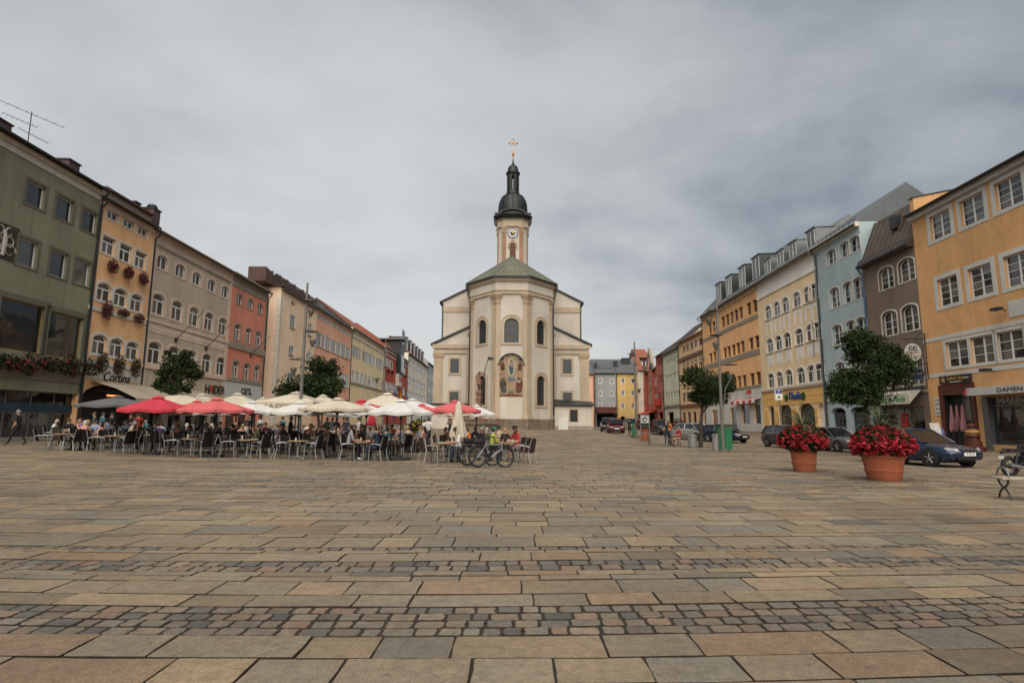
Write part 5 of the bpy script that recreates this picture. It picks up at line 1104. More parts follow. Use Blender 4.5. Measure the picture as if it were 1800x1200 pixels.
shell(0, 0, 0, CW, 'frieze', [(.16, HA+.55), (.16, HE-.55)])
shell(0, 0, 0, CT, 'cornice', [(.2, HE-.6), (.3, HE-.45), (.4, HE-.4), (.55, HE-.15), (.62, HE-.0)])
shell(0, 0, 0, DARKM, 'gutter', [(.62, HE), (.85, HE+.06), (.85, HE+.3), (.7, HE+.34)])
HT = zz(455, 87.5)
ro = MB(); e_ = offs(plan, .8); n = len(e_); ap = (0, 86.2, HT)
for i in range(n-1): ro.add([(e_[i][0], e_[i][1], HE+.28), (e_[i+1][0], e_[i+1][1], HE+.28), ap], [(0, 1, 2)])
ro.add([(e_[0][0], e_[0][1], HE+.28), (e_[-1][0], e_[-1][1], HE+.28), (0, YN+6, HT), ap], [(0, 3, 2), (1, 2, 3)])
rob = ro.build('apse_roof', COPG, ch)
for i in range(n):
    MB().tube([(e_[i][0], e_[i][1], HE+.32), (0, 86.2, HT+.04)], .07, 5).build('roof_ridge', COPG, rob)
sm = MB()
for i in range(n-1):
    for k in range(1, 5 if i in (1, 2, 3) else 6):
        t = k/5; x = e_[i][0]+(e_[i+1][0]-e_[i][0])*t; y = e_[i][1]+(e_[i+1][1]-e_[i][1])*t
        u = 1-abs(2*t-1); d_ = .35+.6*u; sm.tube([(x, y, HE+.31), (x+(0-x)*d_, y+(86.2-y)*d_, HE+.31+(HT-HE-.28)*d_)], .035, 4)
o = sm.build('roof_seams', COPG, rob); o['kind'] = 'stuff'
for s_, px_ in ((-1, 0), (1, 0)):
    x, y = s_*(sx_+.12), ys-.25; MB().tube([(x*1.08, y-.2, HE+.2), (x*1.08, y-.2, HE-.5), (x, y, HA-.6), (x, y, .1)], .10, 7).box(x*1.08-.22, y-.42, HE-.4, x*1.08+.22, y+.02, HE).build('downpipe', DARKM, ch)
# fresco on the front face: a generic devotional scene in flat coloured pieces
fz1, fz0 = zz(622), zz(697); fw_ = 21/1000*YF
fr = MB().prism(path(2*fw_, fz1-fz0, 1.55, 12, 0, fz0), YF-.03, YF+.02).build('fresco', mat('fresco_ground', (.29, .205, .13), .85, .4, 2.2, stain=((.12, .10, .09), 1.4, .56)), ch)
BK = [0]
def blob(cx, cz, rx, rz, col, k, nm, n=14, jag=.12, tilt=0.):
    rr = random.Random(k); p = []; BK[0] += 1
    for i in range(n):
        a = 2*PI*i/n; s = 1+rr.uniform(-jag, jag); x, z = rx*math.cos(a)*s, rz*math.sin(a)*s; p.append((cx+x*math.cos(tilt)-z*math.sin(tilt), cz+x*math.sin(tilt)+z*math.cos(tilt)))
    MB().prism(p, YF-.034-.0024*BK[0], YF-.02).build(nm, mat('fresco_'+nm+str(k), tuple(c*.72 for c in col), .9, .5, 4, stain=((.10, .075, .055), 3.5, .55)), fr)
hz = fz1-fz0; q = lambda t: fz0+hz*t
blob(0, q(.70), .78, 1.65, (.40, .33, .20), 1, 'halo', jag=.04); blob(0, q(.70), .55, 1.35, (.47, .42, .30), 2, 'halo', jag=.04)
blob(0, q(.68), .32, .95, (.10, .13, .17), 3, 'robe'); blob(.06, q(.60), .2, .55, (.05, .11, .13), 4, 'robe'); blob(0, q(.83), .17, .2, (.30, .18, .11), 5, 'figure'); blob(.05, q(.75), .24, .3, (.36, .27, .18), 6, 'figure')
blob(0, q(.43), .7, .33, (.27, .29, .30), 7, 'cloud'); blob(0, q(.40), .5, .2, (.14, .18, .22), 8, 'cloud')
for s_ in (-1, 1):
    blob(s_*1.22, q(.73), .28, .42, (.16, .05, .04), 10+s_, 'robe'); blob(s_*1.2, q(.66), .3, .3, (.11, .035, .03), 13+s_, 'robe', tilt=.4*s_); blob(s_*1.2, q(.80), .14, .17, (.30, .17, .12), 16+s_, 'figure')
    blob(s_*1.15, q(.28), .45, .9, (.13, .04, .03) if s_ > 0 else (.06, .055, .06), 20+s_, 'robe'); blob(s_*1.05, q(.17), .4, .5, (.16, .06, .035) if s_ > 0 else (.085, .09, .085), 23+s_, 'robe'); blob(s_*1.0, q(.45), .17, .21, (.32, .18, .11), 26+s_, 'figure'); blob(s_*1.05, q(.36), .34, .22, (.40, .36, .30) if s_ > 0 else (.15, .12, .1), 29+s_, 'figure')
    blob(s_*1.3, q(.88), .28, .22, (.07, .10, .15), 32+s_, 'cloud')
blob(0, q(.13), .6, .5, (.36, .31, .23), 40, 'hill'); blob(0, q(.10), .42, .25, (.24, .16, .12), 41, 'hill'); blob(0, q(.035), 1.6, .12, (.20, .06, .03), 42, 'ground_band', jag=.03)
MB().strip([(-fw_-.28, fz1-1.5)]+[(a*1.06, b+.12) for a, b in path(2*fw_, fz1-fz0, 1.55, 12, 0, fz0)[1:-1]]+[(fw_+.28, fz1-1.5)], [(-fw_-.2, fz1-1.62)]+[(a, b-.02) for a, b in path(2*fw_, fz1-fz0, 1.55, 12, 0, fz0)[1:-1]]+[(fw_+.2, fz1-1.62)], YF-.28, YF-.02).build('fresco_hood', DARKM, fr)
# nave and aisles behind
def gabwall(hw, z_e, z_r, y0, y1, m, nm, roofm, ov=.25):
    w = MB().prism([(-hw, -.5), (-hw, z_e), (0, z_r), (hw, z_e), (hw, -.5)], y0, y1).build(nm, m, ch)
    for s_ in (-1, 1):
        r_ = MB(); sl = (z_r-z_e)/hw; xo = s_*(hw+.45); zo = z_e-sl*.45
        vs = [(xo, y0-ov, zo), (0, y0-ov, z_r), (0, y1, z_r), (xo, y1, zo)]; vs += [(x, y, z+.28) for x, y, z in vs]
        r_.add(vs, [(0, 1, 2, 3), (4, 7, 6, 5), (0, 4, 5, 1), (1, 5, 6, 2), (2, 6, 7, 3), (3, 7, 4, 0)]); r_.build('roof', roofm, ch)
    return w
xN = (1026-776)/2/1000*YN; zNe = zz(531.5, YN); zNr = zNe+(zz(508, YN)-zNe)*xN/(xN-(975-899)/1000*YN)
gabwall(xN-.1, zNe, zNr, YN, 122, CW, 'nave', TILED)
xA = (1036.5-762)/2/1000*(YN-.6); YA = YN-.6; zAe = zz(606, YA); zA2 = zz(580, YA)
for s_ in (-1, 1):
    xi = 6.0; MB().prism([(s_*xA, -.5), (s_*xA, zAe), (s_*xi, zA2+.55), (s_*xi, -.5)], YA, 118).build('aisle', CW, ch)
    r_ = MB(); a = (s_*(xA+.5), zAe-.15); b = (s_*xi, zA2+.6); vs = [(a[0], YA-.3, a[1]), (b[0], YA-.3, b[1]), (b[0], 118, b[1]), (a[0], 118, a[1])]; vs += [(x, y, z+.3) for x, y, z in vs]
    r_.add(vs, [(0, 1, 2, 3), (4, 7, 6, 5), (0, 4, 5, 1), (1, 5, 6, 2), (2, 6, 7, 3), (3, 7, 4, 0)]); r_.build('aisle_roof', DARKM, ch)
    # entablatures
    for (ya, yb, Y, xo, pr) in ((540, 549, YN, xN, .12), (606, 613, YA, xA, .3), (617, 622, YA, xA, .2)):
        MB().box(min(s_*(xo-.1+pr), s_*5.9), Y-pr, zz(yb, Y), max(s_*(xo-.1+pr), s_*5.9), Y-.002, zz(ya, Y)).build('cornice', CT, ch)
    xp = s_*(xA-.72); MB().box(xp-.68, YA-.12, -.2, xp+.68, YA-.003, zz(622, YA)).build('pilaster', CT, ch)
    MB().box(xp-.85, YA-.25, zz(627, YA), xp+.85, YA-.004, zz(622.5, YA)).box(xp-.75, YA-.2, zz(629, YA), xp+.75, YA-.004, zz(627.2, YA)).build('capital', CTD, ch)
    xq = s_*(6.55); MB().box(xq-.4, YA-.10, -.2, xq+.4, YA-.003, zz(622, YA)).build('pilaster', CT, ch)
    MB().box(s_*xA*0+min(s_*6, s_*xA), YA-.14, -.4, max(s_*6, s_*xA), YA-.005, zz(735, YA)).build('aisle_plinth', STN, ch)
    for (y0, y1) in ((631, 656), (689, 718)):
        z1, z0 = zz(y0, YA), zz(y1, YA); xc = s_*(899-799)/1000*YA*(.985 if s_ > 0 else 1.0); w = 1.35; h = z1-z0
        f_ = MB().strip(path(w+.6, h+.3, 0), path(w, h, 0), -.09, .0); f_.box(-w/2-.3, -.12, -.3, w/2+.3, 0, 0)
        k = f_.build('aisle_window', CT, ch, (xc, YA-.002, z0)); MB().box(-w/2, -.035, 0, w/2, -.004, h).build('pane', LEAD, k)
        g = MB()
        for i in range(-6, 8):
            for sg in (1, -1):
                pts = []
                x_a, x_b = i*.27-.9, i*.27-.9+h*.62
                a_, b_ = (x_a, 0.), (x_b, h)
                cl = [max(-w/2, min(w/2, v)) for v in (a_[0], b_[0])]
                if cl[0] == cl[1]: continue
                za_ = (cl[0]-x_a)/(x_b-x_a)*h; zb_ = (cl[1]-x_a)/(x_b-x_a)*h
                g.tube([(sg*cl[0], -.05, za_), (sg*cl[1], -.05, zb_)], .009, 3, cap=False)
        o = g.build('lattice', mat('lattice_grey', (.12, .125, .12), .5, .1, metal=.4), k)
    MB().box(s_*6.75-.12, YA-.06, zz(592, YA), s_*6.75+.12, YA, zz(586, YA)).build('vent', GREYT, ch)
    MB().tube([(s_*(xN-.15), YN-.1, zNe-.3), (s_*(xN-.15), YN-.1, zAe+.9)], .09, 6).build('downpipe', DARKM, ch)
# annex on the east, small lean-to on the west
YX = 84.6; q0 = PZ(975, 752, YX); q1 = PZ(1042, 752, YX); zt = PZ(1000, 713, YX)[1]-CB
an = MB().box(q0[0]-X0, YX, -.5, q1[0]-X0, YA, zt).build('annex', CW, ch)
MB().add([(q0[0]-X0-.1, YX-.35, zt-.02), (q1[0]-X0+.3, YX-.35, zt-.02), (q1[0]-X0+.3, YA, zt+.55), (q0[0]-X0-.1, YA, zt+.9), (q0[0]-X0-.1, YX-.35, zt+.16), (q1[0]-X0+.3, YX-.35, zt+.16), (q1[0]-X0+.3, YA, zt+.75), (q0[0]-X0-.1, YA, zt+1.1)], [(0, 1, 2, 3), (4, 5, 6, 7), (0, 1, 5, 4), (1, 2, 6, 5), (2, 3, 7, 6), (3, 0, 4, 7)]).build('annex_roof', COPD, an)
MB().box(q0[0]-X0+.05, YX-.06, -.4, q1[0]-X0+.02, YX, .55).build('annex_plinth', GREYT, an)
xw = PZ(1008.5, 730, YX)[0]-X0; zw0, zw1 = PZ(1008, 741, YX)[1]-CB, PZ(1008, 720, YX)[1]-CB
MB().strip(path(1.5, zw1-zw0+.25, 0, 8, xw, zw0), path(1.12, zw1-zw0, 0, 8, xw, zw0), YX-.05, YX-.001).build('annex_window', CT, an); MB().box(xw-.56, YX-.02, zw0, xw+.56, YX-.003, zw1).build('pane', BLACK, an)
xd = PZ(990, 745, YX)[0]-X0; MB().box(xd-.72, YX-.09, -.3, xd+.72, YX-.062, PZ(990, 732, YX)[1]-CB).build('annex_door', WGREY, an)
q0 = PZ(758, 752, YX+1); q1 = PZ(823, 752, YX+1); zt = PZ(800, 711, YX+1)[1]-CB
an = MB().box(q0[0]-X0, YX+1, -.5, q1[0]-X0, YA, zt).build('annex', CW, ch); MB().box(q0[0]-X0-.2, YX+.7, zt, q1[0]-X0, YA, zt+.2).build('annex_roof', COPD, an); MB().box(-8.2, YX+.94, .3, -6.9, YX+.998, 2.2).build('annex_window', LEAD, an)
# tower
YT = 92.0; tw = (928.5-874)/2/1000*YT; zt0 = zz(480, YT); zt1 = zz(397, YT); zt2 = zz(378, YT); TX = PZ(901.2, 420, YT)[0]-X0; chf = 1.0
tow = [(-tw, -tw+chf), (-tw+chf, -tw), (tw-chf, -tw), (tw, -tw+chf), (tw, tw-chf), (tw-chf, tw), (-tw+chf, tw), (-tw, tw-chf)]
tower = MB().extr(tow, 8, zt1).build('tower', CW, ch, (TX, YT+tw, 0))
for f_ in range(4):
    rz = f_*PI/2; M_ = Matrix.Rotation(rz, 4, 'Z')
    for s_ in (-1, 1):
        m = MB().box(s_*1.45-.32, -tw-.10, 8, s_*1.45+.32, -tw+.05, zt1-.15, 0, M_); p_ = m.build('pilaster', SAND, tower)
        m = MB()
        for k, (e, za, zb_) in enumerate(((.04, -1.2, -1.1), (.06, -1.0, -.6), (.14, -.6, -.35), (.2, -.35, -.12))): m.box(s_*1.45-.32-e, -tw-.10-e, zt1+za, s_*1.45+.32+e, -tw+.02, zt1+zb_, 0, M_)
        m.build('capital', CTD, p_)
    zc = zz(410, YT); rc = 9.2/1000*YT
    m = MB(); Mc = M_ @ Matrix.Translation((0, -tw-.03, zc)); n = 28
    ck = MB().prism([(rc*math.cos(2*PI*i/n), rc*math.sin(2*PI*i/n)) for i in range(n)], -.06, .05, 0, Mc).build('clock_face', mat('clock_white', (.62, .64, .66), .5, .05), tower)
    m = MB().tube([tuple(Mc @ Vector((rc*math.cos(2*PI*i/n), -.05, rc*math.sin(2*PI*i/n)))) for i in range(n+1)], .05, 5).build('clock_rim', DARKM, ck)
    MB().prism([(rc*.47*math.cos(2*PI*i/n), rc*.47*math.sin(2*PI*i/n)) for i in range(n)], -.075, .0, 0, Mc).build('clock_centre', BLACK, ck)
    m = MB()
    for i in range(12):
        a = i*PI/6; Mi = Mc @ Matrix.Rotation(a, 4, 'Y'); wd_ = .055 if i % 3 else .07
        if i in (12,): continue
        m.box(-wd_-.03, -.075, rc*.62, -.03, -.05, rc*.90, 0, Mi); m.box(.03, -.075, rc*.62, wd_+.03, -.05, rc*.90, 0, Mi)
    m.build('numerals', mat('numeral_blue', (.03, .04, .09), .5, .1), ck)
    m = MB()
    for a, l, w in ((R(52), rc*.72, .085), (R(-22), rc*.6, .085)):
        m.add([tuple(Mc @ (Matrix.Rotation(a, 4, 'Y') @ Vector(v))) for v in ((-w*.6, -.09, 0), (w*.6, -.09, 0), (w, -.09, l*.8), (0, -.09, l), (-w, -.09, l*.8))], [(0, 1, 2, 3, 4)])
    m.build('clock_hands', mat('hand_gold', (.75, .55, .18), .4, .05, metal=.2), ck)
    zl0, zl1 = zz(458, YT), zz(427, YT); wl_ = 1.0
    m = MB().prism(path(wl_, zl1-zl0, wl_/2, 8, 0, zl0), -tw-.03, -tw+.02, 0, M_).build('louvre_window', mat('louvre_wood', (.14, .07, .04), .7, .25, 3), tower)
    l_ = MB()
    for i in range(10): l_.box(-wl_/2+.03, -tw-.07, zl0+i*.27, wl_/2-.03, -tw-.02, zl0+i*.27+.06, 0, M_)
    o = l_.build('louvre', WOODF, m); o['kind'] = 'stuff'
    st_ = MB().strip([(a*1.55, b+.25) for a, b in path(wl_, 1.0, wl_/2, 8, 0, zl1-1.0)], path(wl_, 1.0, wl_/2, 8, 0, zl1-1.0), -tw-.14, -tw+.0); st_.v = [tuple(M_ @ Vector(v)) for v in st_.v]; st_.build('louvre_hood', CTD, m)
    MB().box(-.26, -tw-.08, zz(423.5, YT), .26, -tw+.02, zz(421.5, YT), 0, M_).build('tablet', CTD, tower)
def octp(d): return [(x*(tw+d)/tw, y*(tw+d)/tw) for x, y in tow]
def oct_shell(prof, m, nm, par=tower):
    mb = MB()
    for (d0, a), (d1, b) in zip(prof[:-1], prof[1:]):
        p0, p1 = octp(d0), octp(d1); mb.add([(x, y, a) for x, y in p0]+[(x, y, b) for x, y in p1], [(i, (i+1) % 8, 8+(i+1) % 8, 8+i) for i in range(8)])
    mb.add([(x, y, prof[-1][1]) for x, y in octp(prof[-1][0])], [tuple(range(8))]); return mb.build(nm, m, par)
oct_shell([(.22, zt1-.15), (.22, zt1+.2), (.12, zt1+.3), (.12, zt1+.95), (.4, zt1+1.2)], CT, 'entablature')
oct_shell([(.15, zt1+1.0), (.35, zt1+1.2), (.75, zt1+1.75), (.8, zt2), (.55, zt2+.12)], COPD, 'tower_cornice')
r_ = lambda px_: px_/1000*(YT+tw); Z_ = lambda y: zz(y, YT+tw)
for f_ in range(4):
    M_ = Matrix.Rotation(f_*PI/2, 4, 'Z'); am = MB(); n = 10
    pin = [(-2.1*math.cos(PI*i/n), zt2-.15+.95*math.sin(PI*i/n)) for i in range(n+1)]; pout = [(-2.4*math.cos(PI*i/n), zt2-.15+1.25*math.sin(PI*i/n)) for i in range(n+1)]
    am.prism(pin, -tw-.25, -tw+1.2, 0, M_); s2 = MB().strip(pout, pin, -tw-.6, -tw+1.0); s2.v = [tuple(M_ @ Vector(v)) for v in s2.v]; am.add(s2.v, s2.f); am.build('arched_pediment', COPD, tower)
dome = [(26.5, 379), (26.2, 372), (26, 367), (25.3, 360), (23.5, 354), (20.5, 349), (16.5, 345.5), (12.8, 343.5)]
d_ = MB().lathe([(r_(a), Z_(b)) for a, b in dome], 32).build('dome', COPD, tower, smooth=50)
for i in range(16):
    t = 2*PI*i/16; MB().tube([((r_(a)+.02)*math.cos(t), (r_(a)+.02)*math.sin(t), Z_(b)) for a, b in dome], .05, 4).build('dome_rib', COPD, d_)
MB().lathe([(r_(a), Z_(b)) for a, b in [(12.5, 343.5), (13, 343), (13, 339.5), (11, 339), (11, 335)]], 8, ph=PI/8).build('lantern_base', COPD, tower)
for i in range(8):
    t = PI/8+i*PI/4; MB().box(-.19, -.22, Z_(335), .19, .22, Z_(309), 0, Matrix.Rotation(t, 4, 'Z') @ Matrix.Translation((r_(9.3), 0, 0))).build('lantern_post', COPD, tower)
lm = MB()
for i in range(8):
    t = i*PI/4+PI/2; M_ = Matrix.Rotation(t, 4, 'Z'); w_ = r_(7.6)
    p = [(-w_/2, Z_(313.5)), (-w_/2, Z_(309.5)), (w_/2, Z_(309.5)), (w_/2, Z_(313.5))]; pi_ = [(-w_*.36*math.cos(PI*k/6), Z_(313.5)+w_*.36*math.sin(PI*k/6)) for k in range(7)]
    pol = p[:2]+p[2:]+pi_[::-1]; lm.prism(pol, -r_(9.4), -r_(8.3), 0, M_)
lm.build('lantern_arches', COPD, tower)
MB().lathe([(r_(a), Z_(b)) for a, b in [(9.6, 310), (10.5, 309), (13, 307), (13.2, 304.8), (11, 304.2), (10, 302), (10, 299), (9.4, 296), (7.6, 293.3), (5, 291.5), (3.6, 290.7), (3.8, 290), (2.3, 289), (1.5, 285), (.8, 280)]], 24).build('lantern_dome', COPD, tower, smooth=40)
cr = MB().lathe([(r_(.8), Z_(280)), (r_(1), Z_(274)), (r_(2), Z_(273.6)), (r_(2.6), Z_(271.4)), (r_(2), Z_(269.3)), (r_(.8), Z_(268.6)), (r_(.45), Z_(264)), (.001, Z_(262))], 14).build('gilded_ball', GOLD, tower, smooth=50)
cm = MB(); cw = .05; cm.box(-cw, -.05, Z_(268), cw, .05, Z_(246)); cm.box(-r_(8), -.05, Z_(253.2), r_(8), .05, Z_(251.6))
for x_, z_ in ((-r_(8), Z_(252.4)), (r_(8), Z_(252.4)), (0, Z_(245.6))): cm.lathe([(.001, -.18), (.15, 0), (.001, .18)], 8, (x_, 0, z_))
for a in range(4):
    t = a*PI/2+PI/4; cm.tube([(0, 0, Z_(252.4)), (.75*math.cos(t), 0, Z_(252.4)+.75*math.sin(t))], .03, 4)
cm.build('cross', GOLD, tower)
# ================================================================= people
SKIN = mat('skin', (.40, .22, .145), .6, .08, 8); SKIN2 = mat('skin_light', (.48, .29, .20), .6, .08, 8)
HAIRS = {k: mat('hair_'+k, c, .6, .25, 14) for k, c in dict(dark=(.012, .009, .007), brown=(.05, .027, .014), blond=(.26, .17, .08), grey=(.17, .165, .16), white=(.34, .33, .31)).items()}
CLO = {}
def cloth(nm, col):
    if nm not in CLO: CLO[nm] = mat('cloth_'+nm, col, .85, .18, 6, bump=.2, bscale=25)
    return CLO[nm]
CC = dict(black=(.014, .014, .016), navy=(.018, .024, .05), white=(.62, .61, .58), grey=(.20, .21, .22), greygreen=(.075, .09, .075), red=(.36, .03, .03), blue=(.05, .11, .28), green=(.02, .14, .085), orange=(.60, .16, .03), hivis=(.27, .31, .05), pink=(.45, .22, .20), beige=(.34, .27, .19), purple=(.16, .10, .28), olive=(.10, .095, .05), jeans=(.06, .085, .13), brown=(.09, .055, .035), cream=(.5, .45, .36), teal=(.04, .14, .16), wine=(.13, .02, .03), lightblue=(.25, .33, .45), skinlegs=(.40, .22, .145))
def figure(name, J, seated):
    """one continuous body grown over a skeleton; faces get the slot of the limb they lie on: 0 top, 1 trousers, 2 skin, 3 shoes"""
    V = []; E = []; rad = []; idx = {}
    for k, (p, r) in J.items(): idx[k] = len(V); V.append(p); rad.append(r if isinstance(r, tuple) else (r, r))
    ch = [('pelvis', 'belly', 0), ('belly', 'chest', 0), ('chest', 'collar', 0), ('collar', 'neck', 2), ('neck', 'jaw', 2), ('jaw', 'skull', 2), ('skull', 'crown', 2)]
    for s in 'lr': ch += [('collar', 'sho'+s, 0), ('sho'+s, 'elb'+s, 0), ('elb'+s, 'wri'+s, 2), ('wri'+s, 'pal'+s, 2), ('pelvis', 'hip'+s, 1), ('hip'+s, 'kne'+s, 1), ('kne'+s, 'ank'+s, 1), ('ank'+s, 'toe'+s, 3)]
    E = [(idx[a], idx[b]) for a, b, _ in ch]
    me = bpy.data.meshes.new(name); me.from_pydata(V, E, []); o = bpy.data.objects.new(name, me); COL.objects.link(o)
    sk = o.modifiers.new('skin', 'SKIN'); sk.use_smooth_shade = True
    for i, r in enumerate(rad): me.skin_vertices[0].data[i].radius = r
    me.skin_vertices[0].data[idx['pelvis']].use_root = True
    ss = o.modifiers.new('sub', 'SUBSURF'); ss.levels = 1; ss.render_levels = 1
    dg = bpy.context.evaluated_depsgraph_get(); m2 = bpy.data.meshes.new_from_object(o.evaluated_get(dg)); bpy.data.objects.remove(o); bpy.data.meshes.remove(me)
    vs = [tuple(v.co) for v in m2.vertices]; fs = [tuple(p.vertices) for p in m2.polygons]; mi = []
    segs = [(Vector(J[a][0]), Vector(J[b][0]), c) for a, b, c in ch]
    for p in m2.polygons:
        c = p.center; best = 9; k = 0
        for a, b, s in segs:
            d = b-a; t = max(0, min(1, (c-a).dot(d)/max(d.length_squared, 1e-6))); l = (c-a-d*t).length
            if l < best: best = l; k = s
        mi.append(k)
    bpy.data.meshes.remove(m2); mb = MB(); mb.v = vs; mb.f = fs; mb.m = mi
    hd = Vector(J['skull'][0]); fwd = Vector((0, -1, 0))
    nose = hd+Vector((0, -.094, -.035)); mb.add([nose+Vector((-.016, .02, -.02)), nose+Vector((.016, .02, -.02)), nose+Vector((0, -.016, -.014)), nose+Vector((0, .02, .035))], [(0, 1, 2), (0, 2, 3), (2, 1, 3), (1, 0, 3)], 2)
    for s in (-1, 1): mb.box(hd.x+s*.036-.014, hd.y-.089, hd.z-.006, hd.x+s*.036+.014, hd.y-.070, hd.z+.010, 4); mb.box(hd.x+s*.085-.01, hd.y-.015, hd.z-.035, hd.x+s*.085+.01, hd.y+.02, hd.z+.03, 2)
    mb.box(hd.x-.024, hd.y-.086, hd.z-.078, hd.x+.024, hd.y-.06, hd.z-.068, 5)
    for s in 'lr':
        w = Vector(J['wri'+s][0]); q = Vector(J['pal'+s][0]); d = (q-w).normalized(); sd_ = d.cross(Vector((0, 0, 1)) if abs(d.z) < .8 else Vector((0, 1, 0))).normalized(); up = sd_.cross(d)
        for i, l in enumerate((.06, .075, .07, .055)):
            b0 = q+sd_*(-.028+.019*i)-d*.01; mb.tube([b0, b0+d*l*.55-up*.008, b0+d*l-up*.028], [.011, .010, .007], 5, 2)
        sg = -1 if s == 'l' else 1; b0 = w+d*.035; mb.tube([b0, b0+sd_*sg*.04+d*.02, b0+sd_*sg*.05+d*.055], [.013, .011, .008], 5, 2)
    return mb
def skel(seated=False, lean=0., arms='down', head=0., stride=0., side=0.):
    h = .58 if seated else .96; J = {}
    ly = -lean
    J['pelvis'] = ((0, 0, h), (.15, .12)); J['belly'] = ((0, ly*.35-.005, h+.16), (.135, .105)); J['chest'] = ((0, ly*.7, h+.36), (.155, .11)); J['collar'] = ((0, ly, h+.50), (.085, .075))
    J['neck'] = ((0, ly*1.1-.005, h+.575), (.05, .052)); J['jaw'] = ((side*.4, ly*1.25-.03, h+.63), (.058, .066)); J['skull'] = ((side*.5, ly*1.3-.02-head*.3, h+.70), (.074, .090)); J['crown'] = ((side*.5, ly*1.3-.01-head*.3, h+.775), (.045, .055))
    for s, x in (('l', 1), ('r', -1)):
        J['sho'+s] = ((x*.185, ly, h+.46), .062)
        if arms == 'down': e, w, p = (x*.235, ly+.03, h+.20), (x*.235, ly-.06, h-.04), (x*.235, ly-.08, h-.11)
        elif arms == 'table': e, w, p = (x*.25, ly-.08, h+.20), (x*.13, ly-.34, h+.21), (x*.08, ly-.42, h+.215)
        elif arms == 'mouth': e, w, p = ((x*.24, ly-.16, h+.24), (x*.07, ly-.20, h+.50), (x*.04, ly-.2, h+.57)) if x > 0 else ((x*.25, ly-.08, h+.20), (x*.13, ly-.34, h+.21), (x*.08, ly-.42, h+.215))
        elif arms == 'hip': e, w, p = (x*.36, ly+.06, h+.20), (x*.20, ly-.02, h+.05), (x*.15, ly-.07, h+.04)
        elif arms == 'carry': e, w, p = (x*.24, ly-.04, h+.20), (x*.12, ly-.28, h+.24), (x*.07, ly-.34, h+.26)
        elif arms == 'lap': e, w, p = (x*.25, ly-.02, h+.20), (x*.15, ly-.24, h+.10), (x*.10, ly-.32, h+.09)
        elif arms == 'raise': e, w, p = ((x*.30, ly-.10, h+.36), (x*.38, ly-.24, h+.52), (x*.38, ly-.25, h+.60)) if x > 0 else ((x*.30, ly+.06, h+.2), (x*.22, ly-.03, h+.02), (x*.2, ly-.06, h-.05))
        J['elb'+s] = (e, .046); J['wri'+s] = (w, .030); J['pal'+s] = (p, (.036, .024))
        J['hip'+s] = ((x*.095, -.02 if seated else 0, h-.05), .098)
        if seated: J['kne'+s] = ((x*.12, -.43, h-.03), .070); J['ank'+s] = ((x*.12, -.40-.08*stride*x, .10), .043); J['toe'+s] = ((x*.13, -.56-.08*stride*x, .045), (.040, .034))
        else: J['kne'+s] = ((x*.10, -.02-stride*x*.16, .51), .064); J['ank'+s] = ((x*.10, .03-stride*x*.34, .09+(.05 if stride*x < 0 else 0)), .042); J['toe'+s] = ((x*.11, -.13-stride*x*.34, .045), (.040, .034))
    return J
FIG = {}
for k, a in dict(sit_table=dict(seated=True, lean=.10, arms='table', head=.1), sit_back=dict(seated=True, lean=-.08, arms='lap', stride=.6), sit_eat=dict(seated=True, lean=.14, arms='mouth', head=.15), sit_side=dict(seated=True, lean=.02, arms='table', side=.08, stride=1),
                 stand=dict(arms='down', stride=.15), hip=dict(arms='hip', stride=.2), carry=dict(arms='carry', lean=.02), walk=dict(arms='down', stride=1., lean=.04), banner=dict(arms='raise', stride=.25)).items():
    J = skel(**a); FIG[k] = (figure('person_'+k, J, a.get('seated')), J)
def hair_mb(J, long_):
    c = Vector(J['skull'][0]); mb = MB(); pr = []
    for i in range(7):
        t = i/6; a = t*PI*.56; pr.append((.094*math.sin(a)+.001, .115*math.cos(a)))
    mb.lathe(pr[::-1], 12, (c.x, c.y+.012, c.z+.0), sy=1.13); mb.v = [(x, y, z-(.045 if y > c.y else 0)*min((y-c.y)/.06, 1) if z < c.z+.08 else z) for x, y, z in mb.v]
    if long_: mb.lathe([(.05, -.26), (.085, -.18), (.095, -.06), (.08, .06)], 10, (c.x, c.y+.045, c.z), sy=.7)
    return mb
HM = {}
PM = {}
BLK = mat('eye_dark', (.01, .01, .01), .3, .1); LIP = mat('lip', (.25, .08, .07), .5, .1)
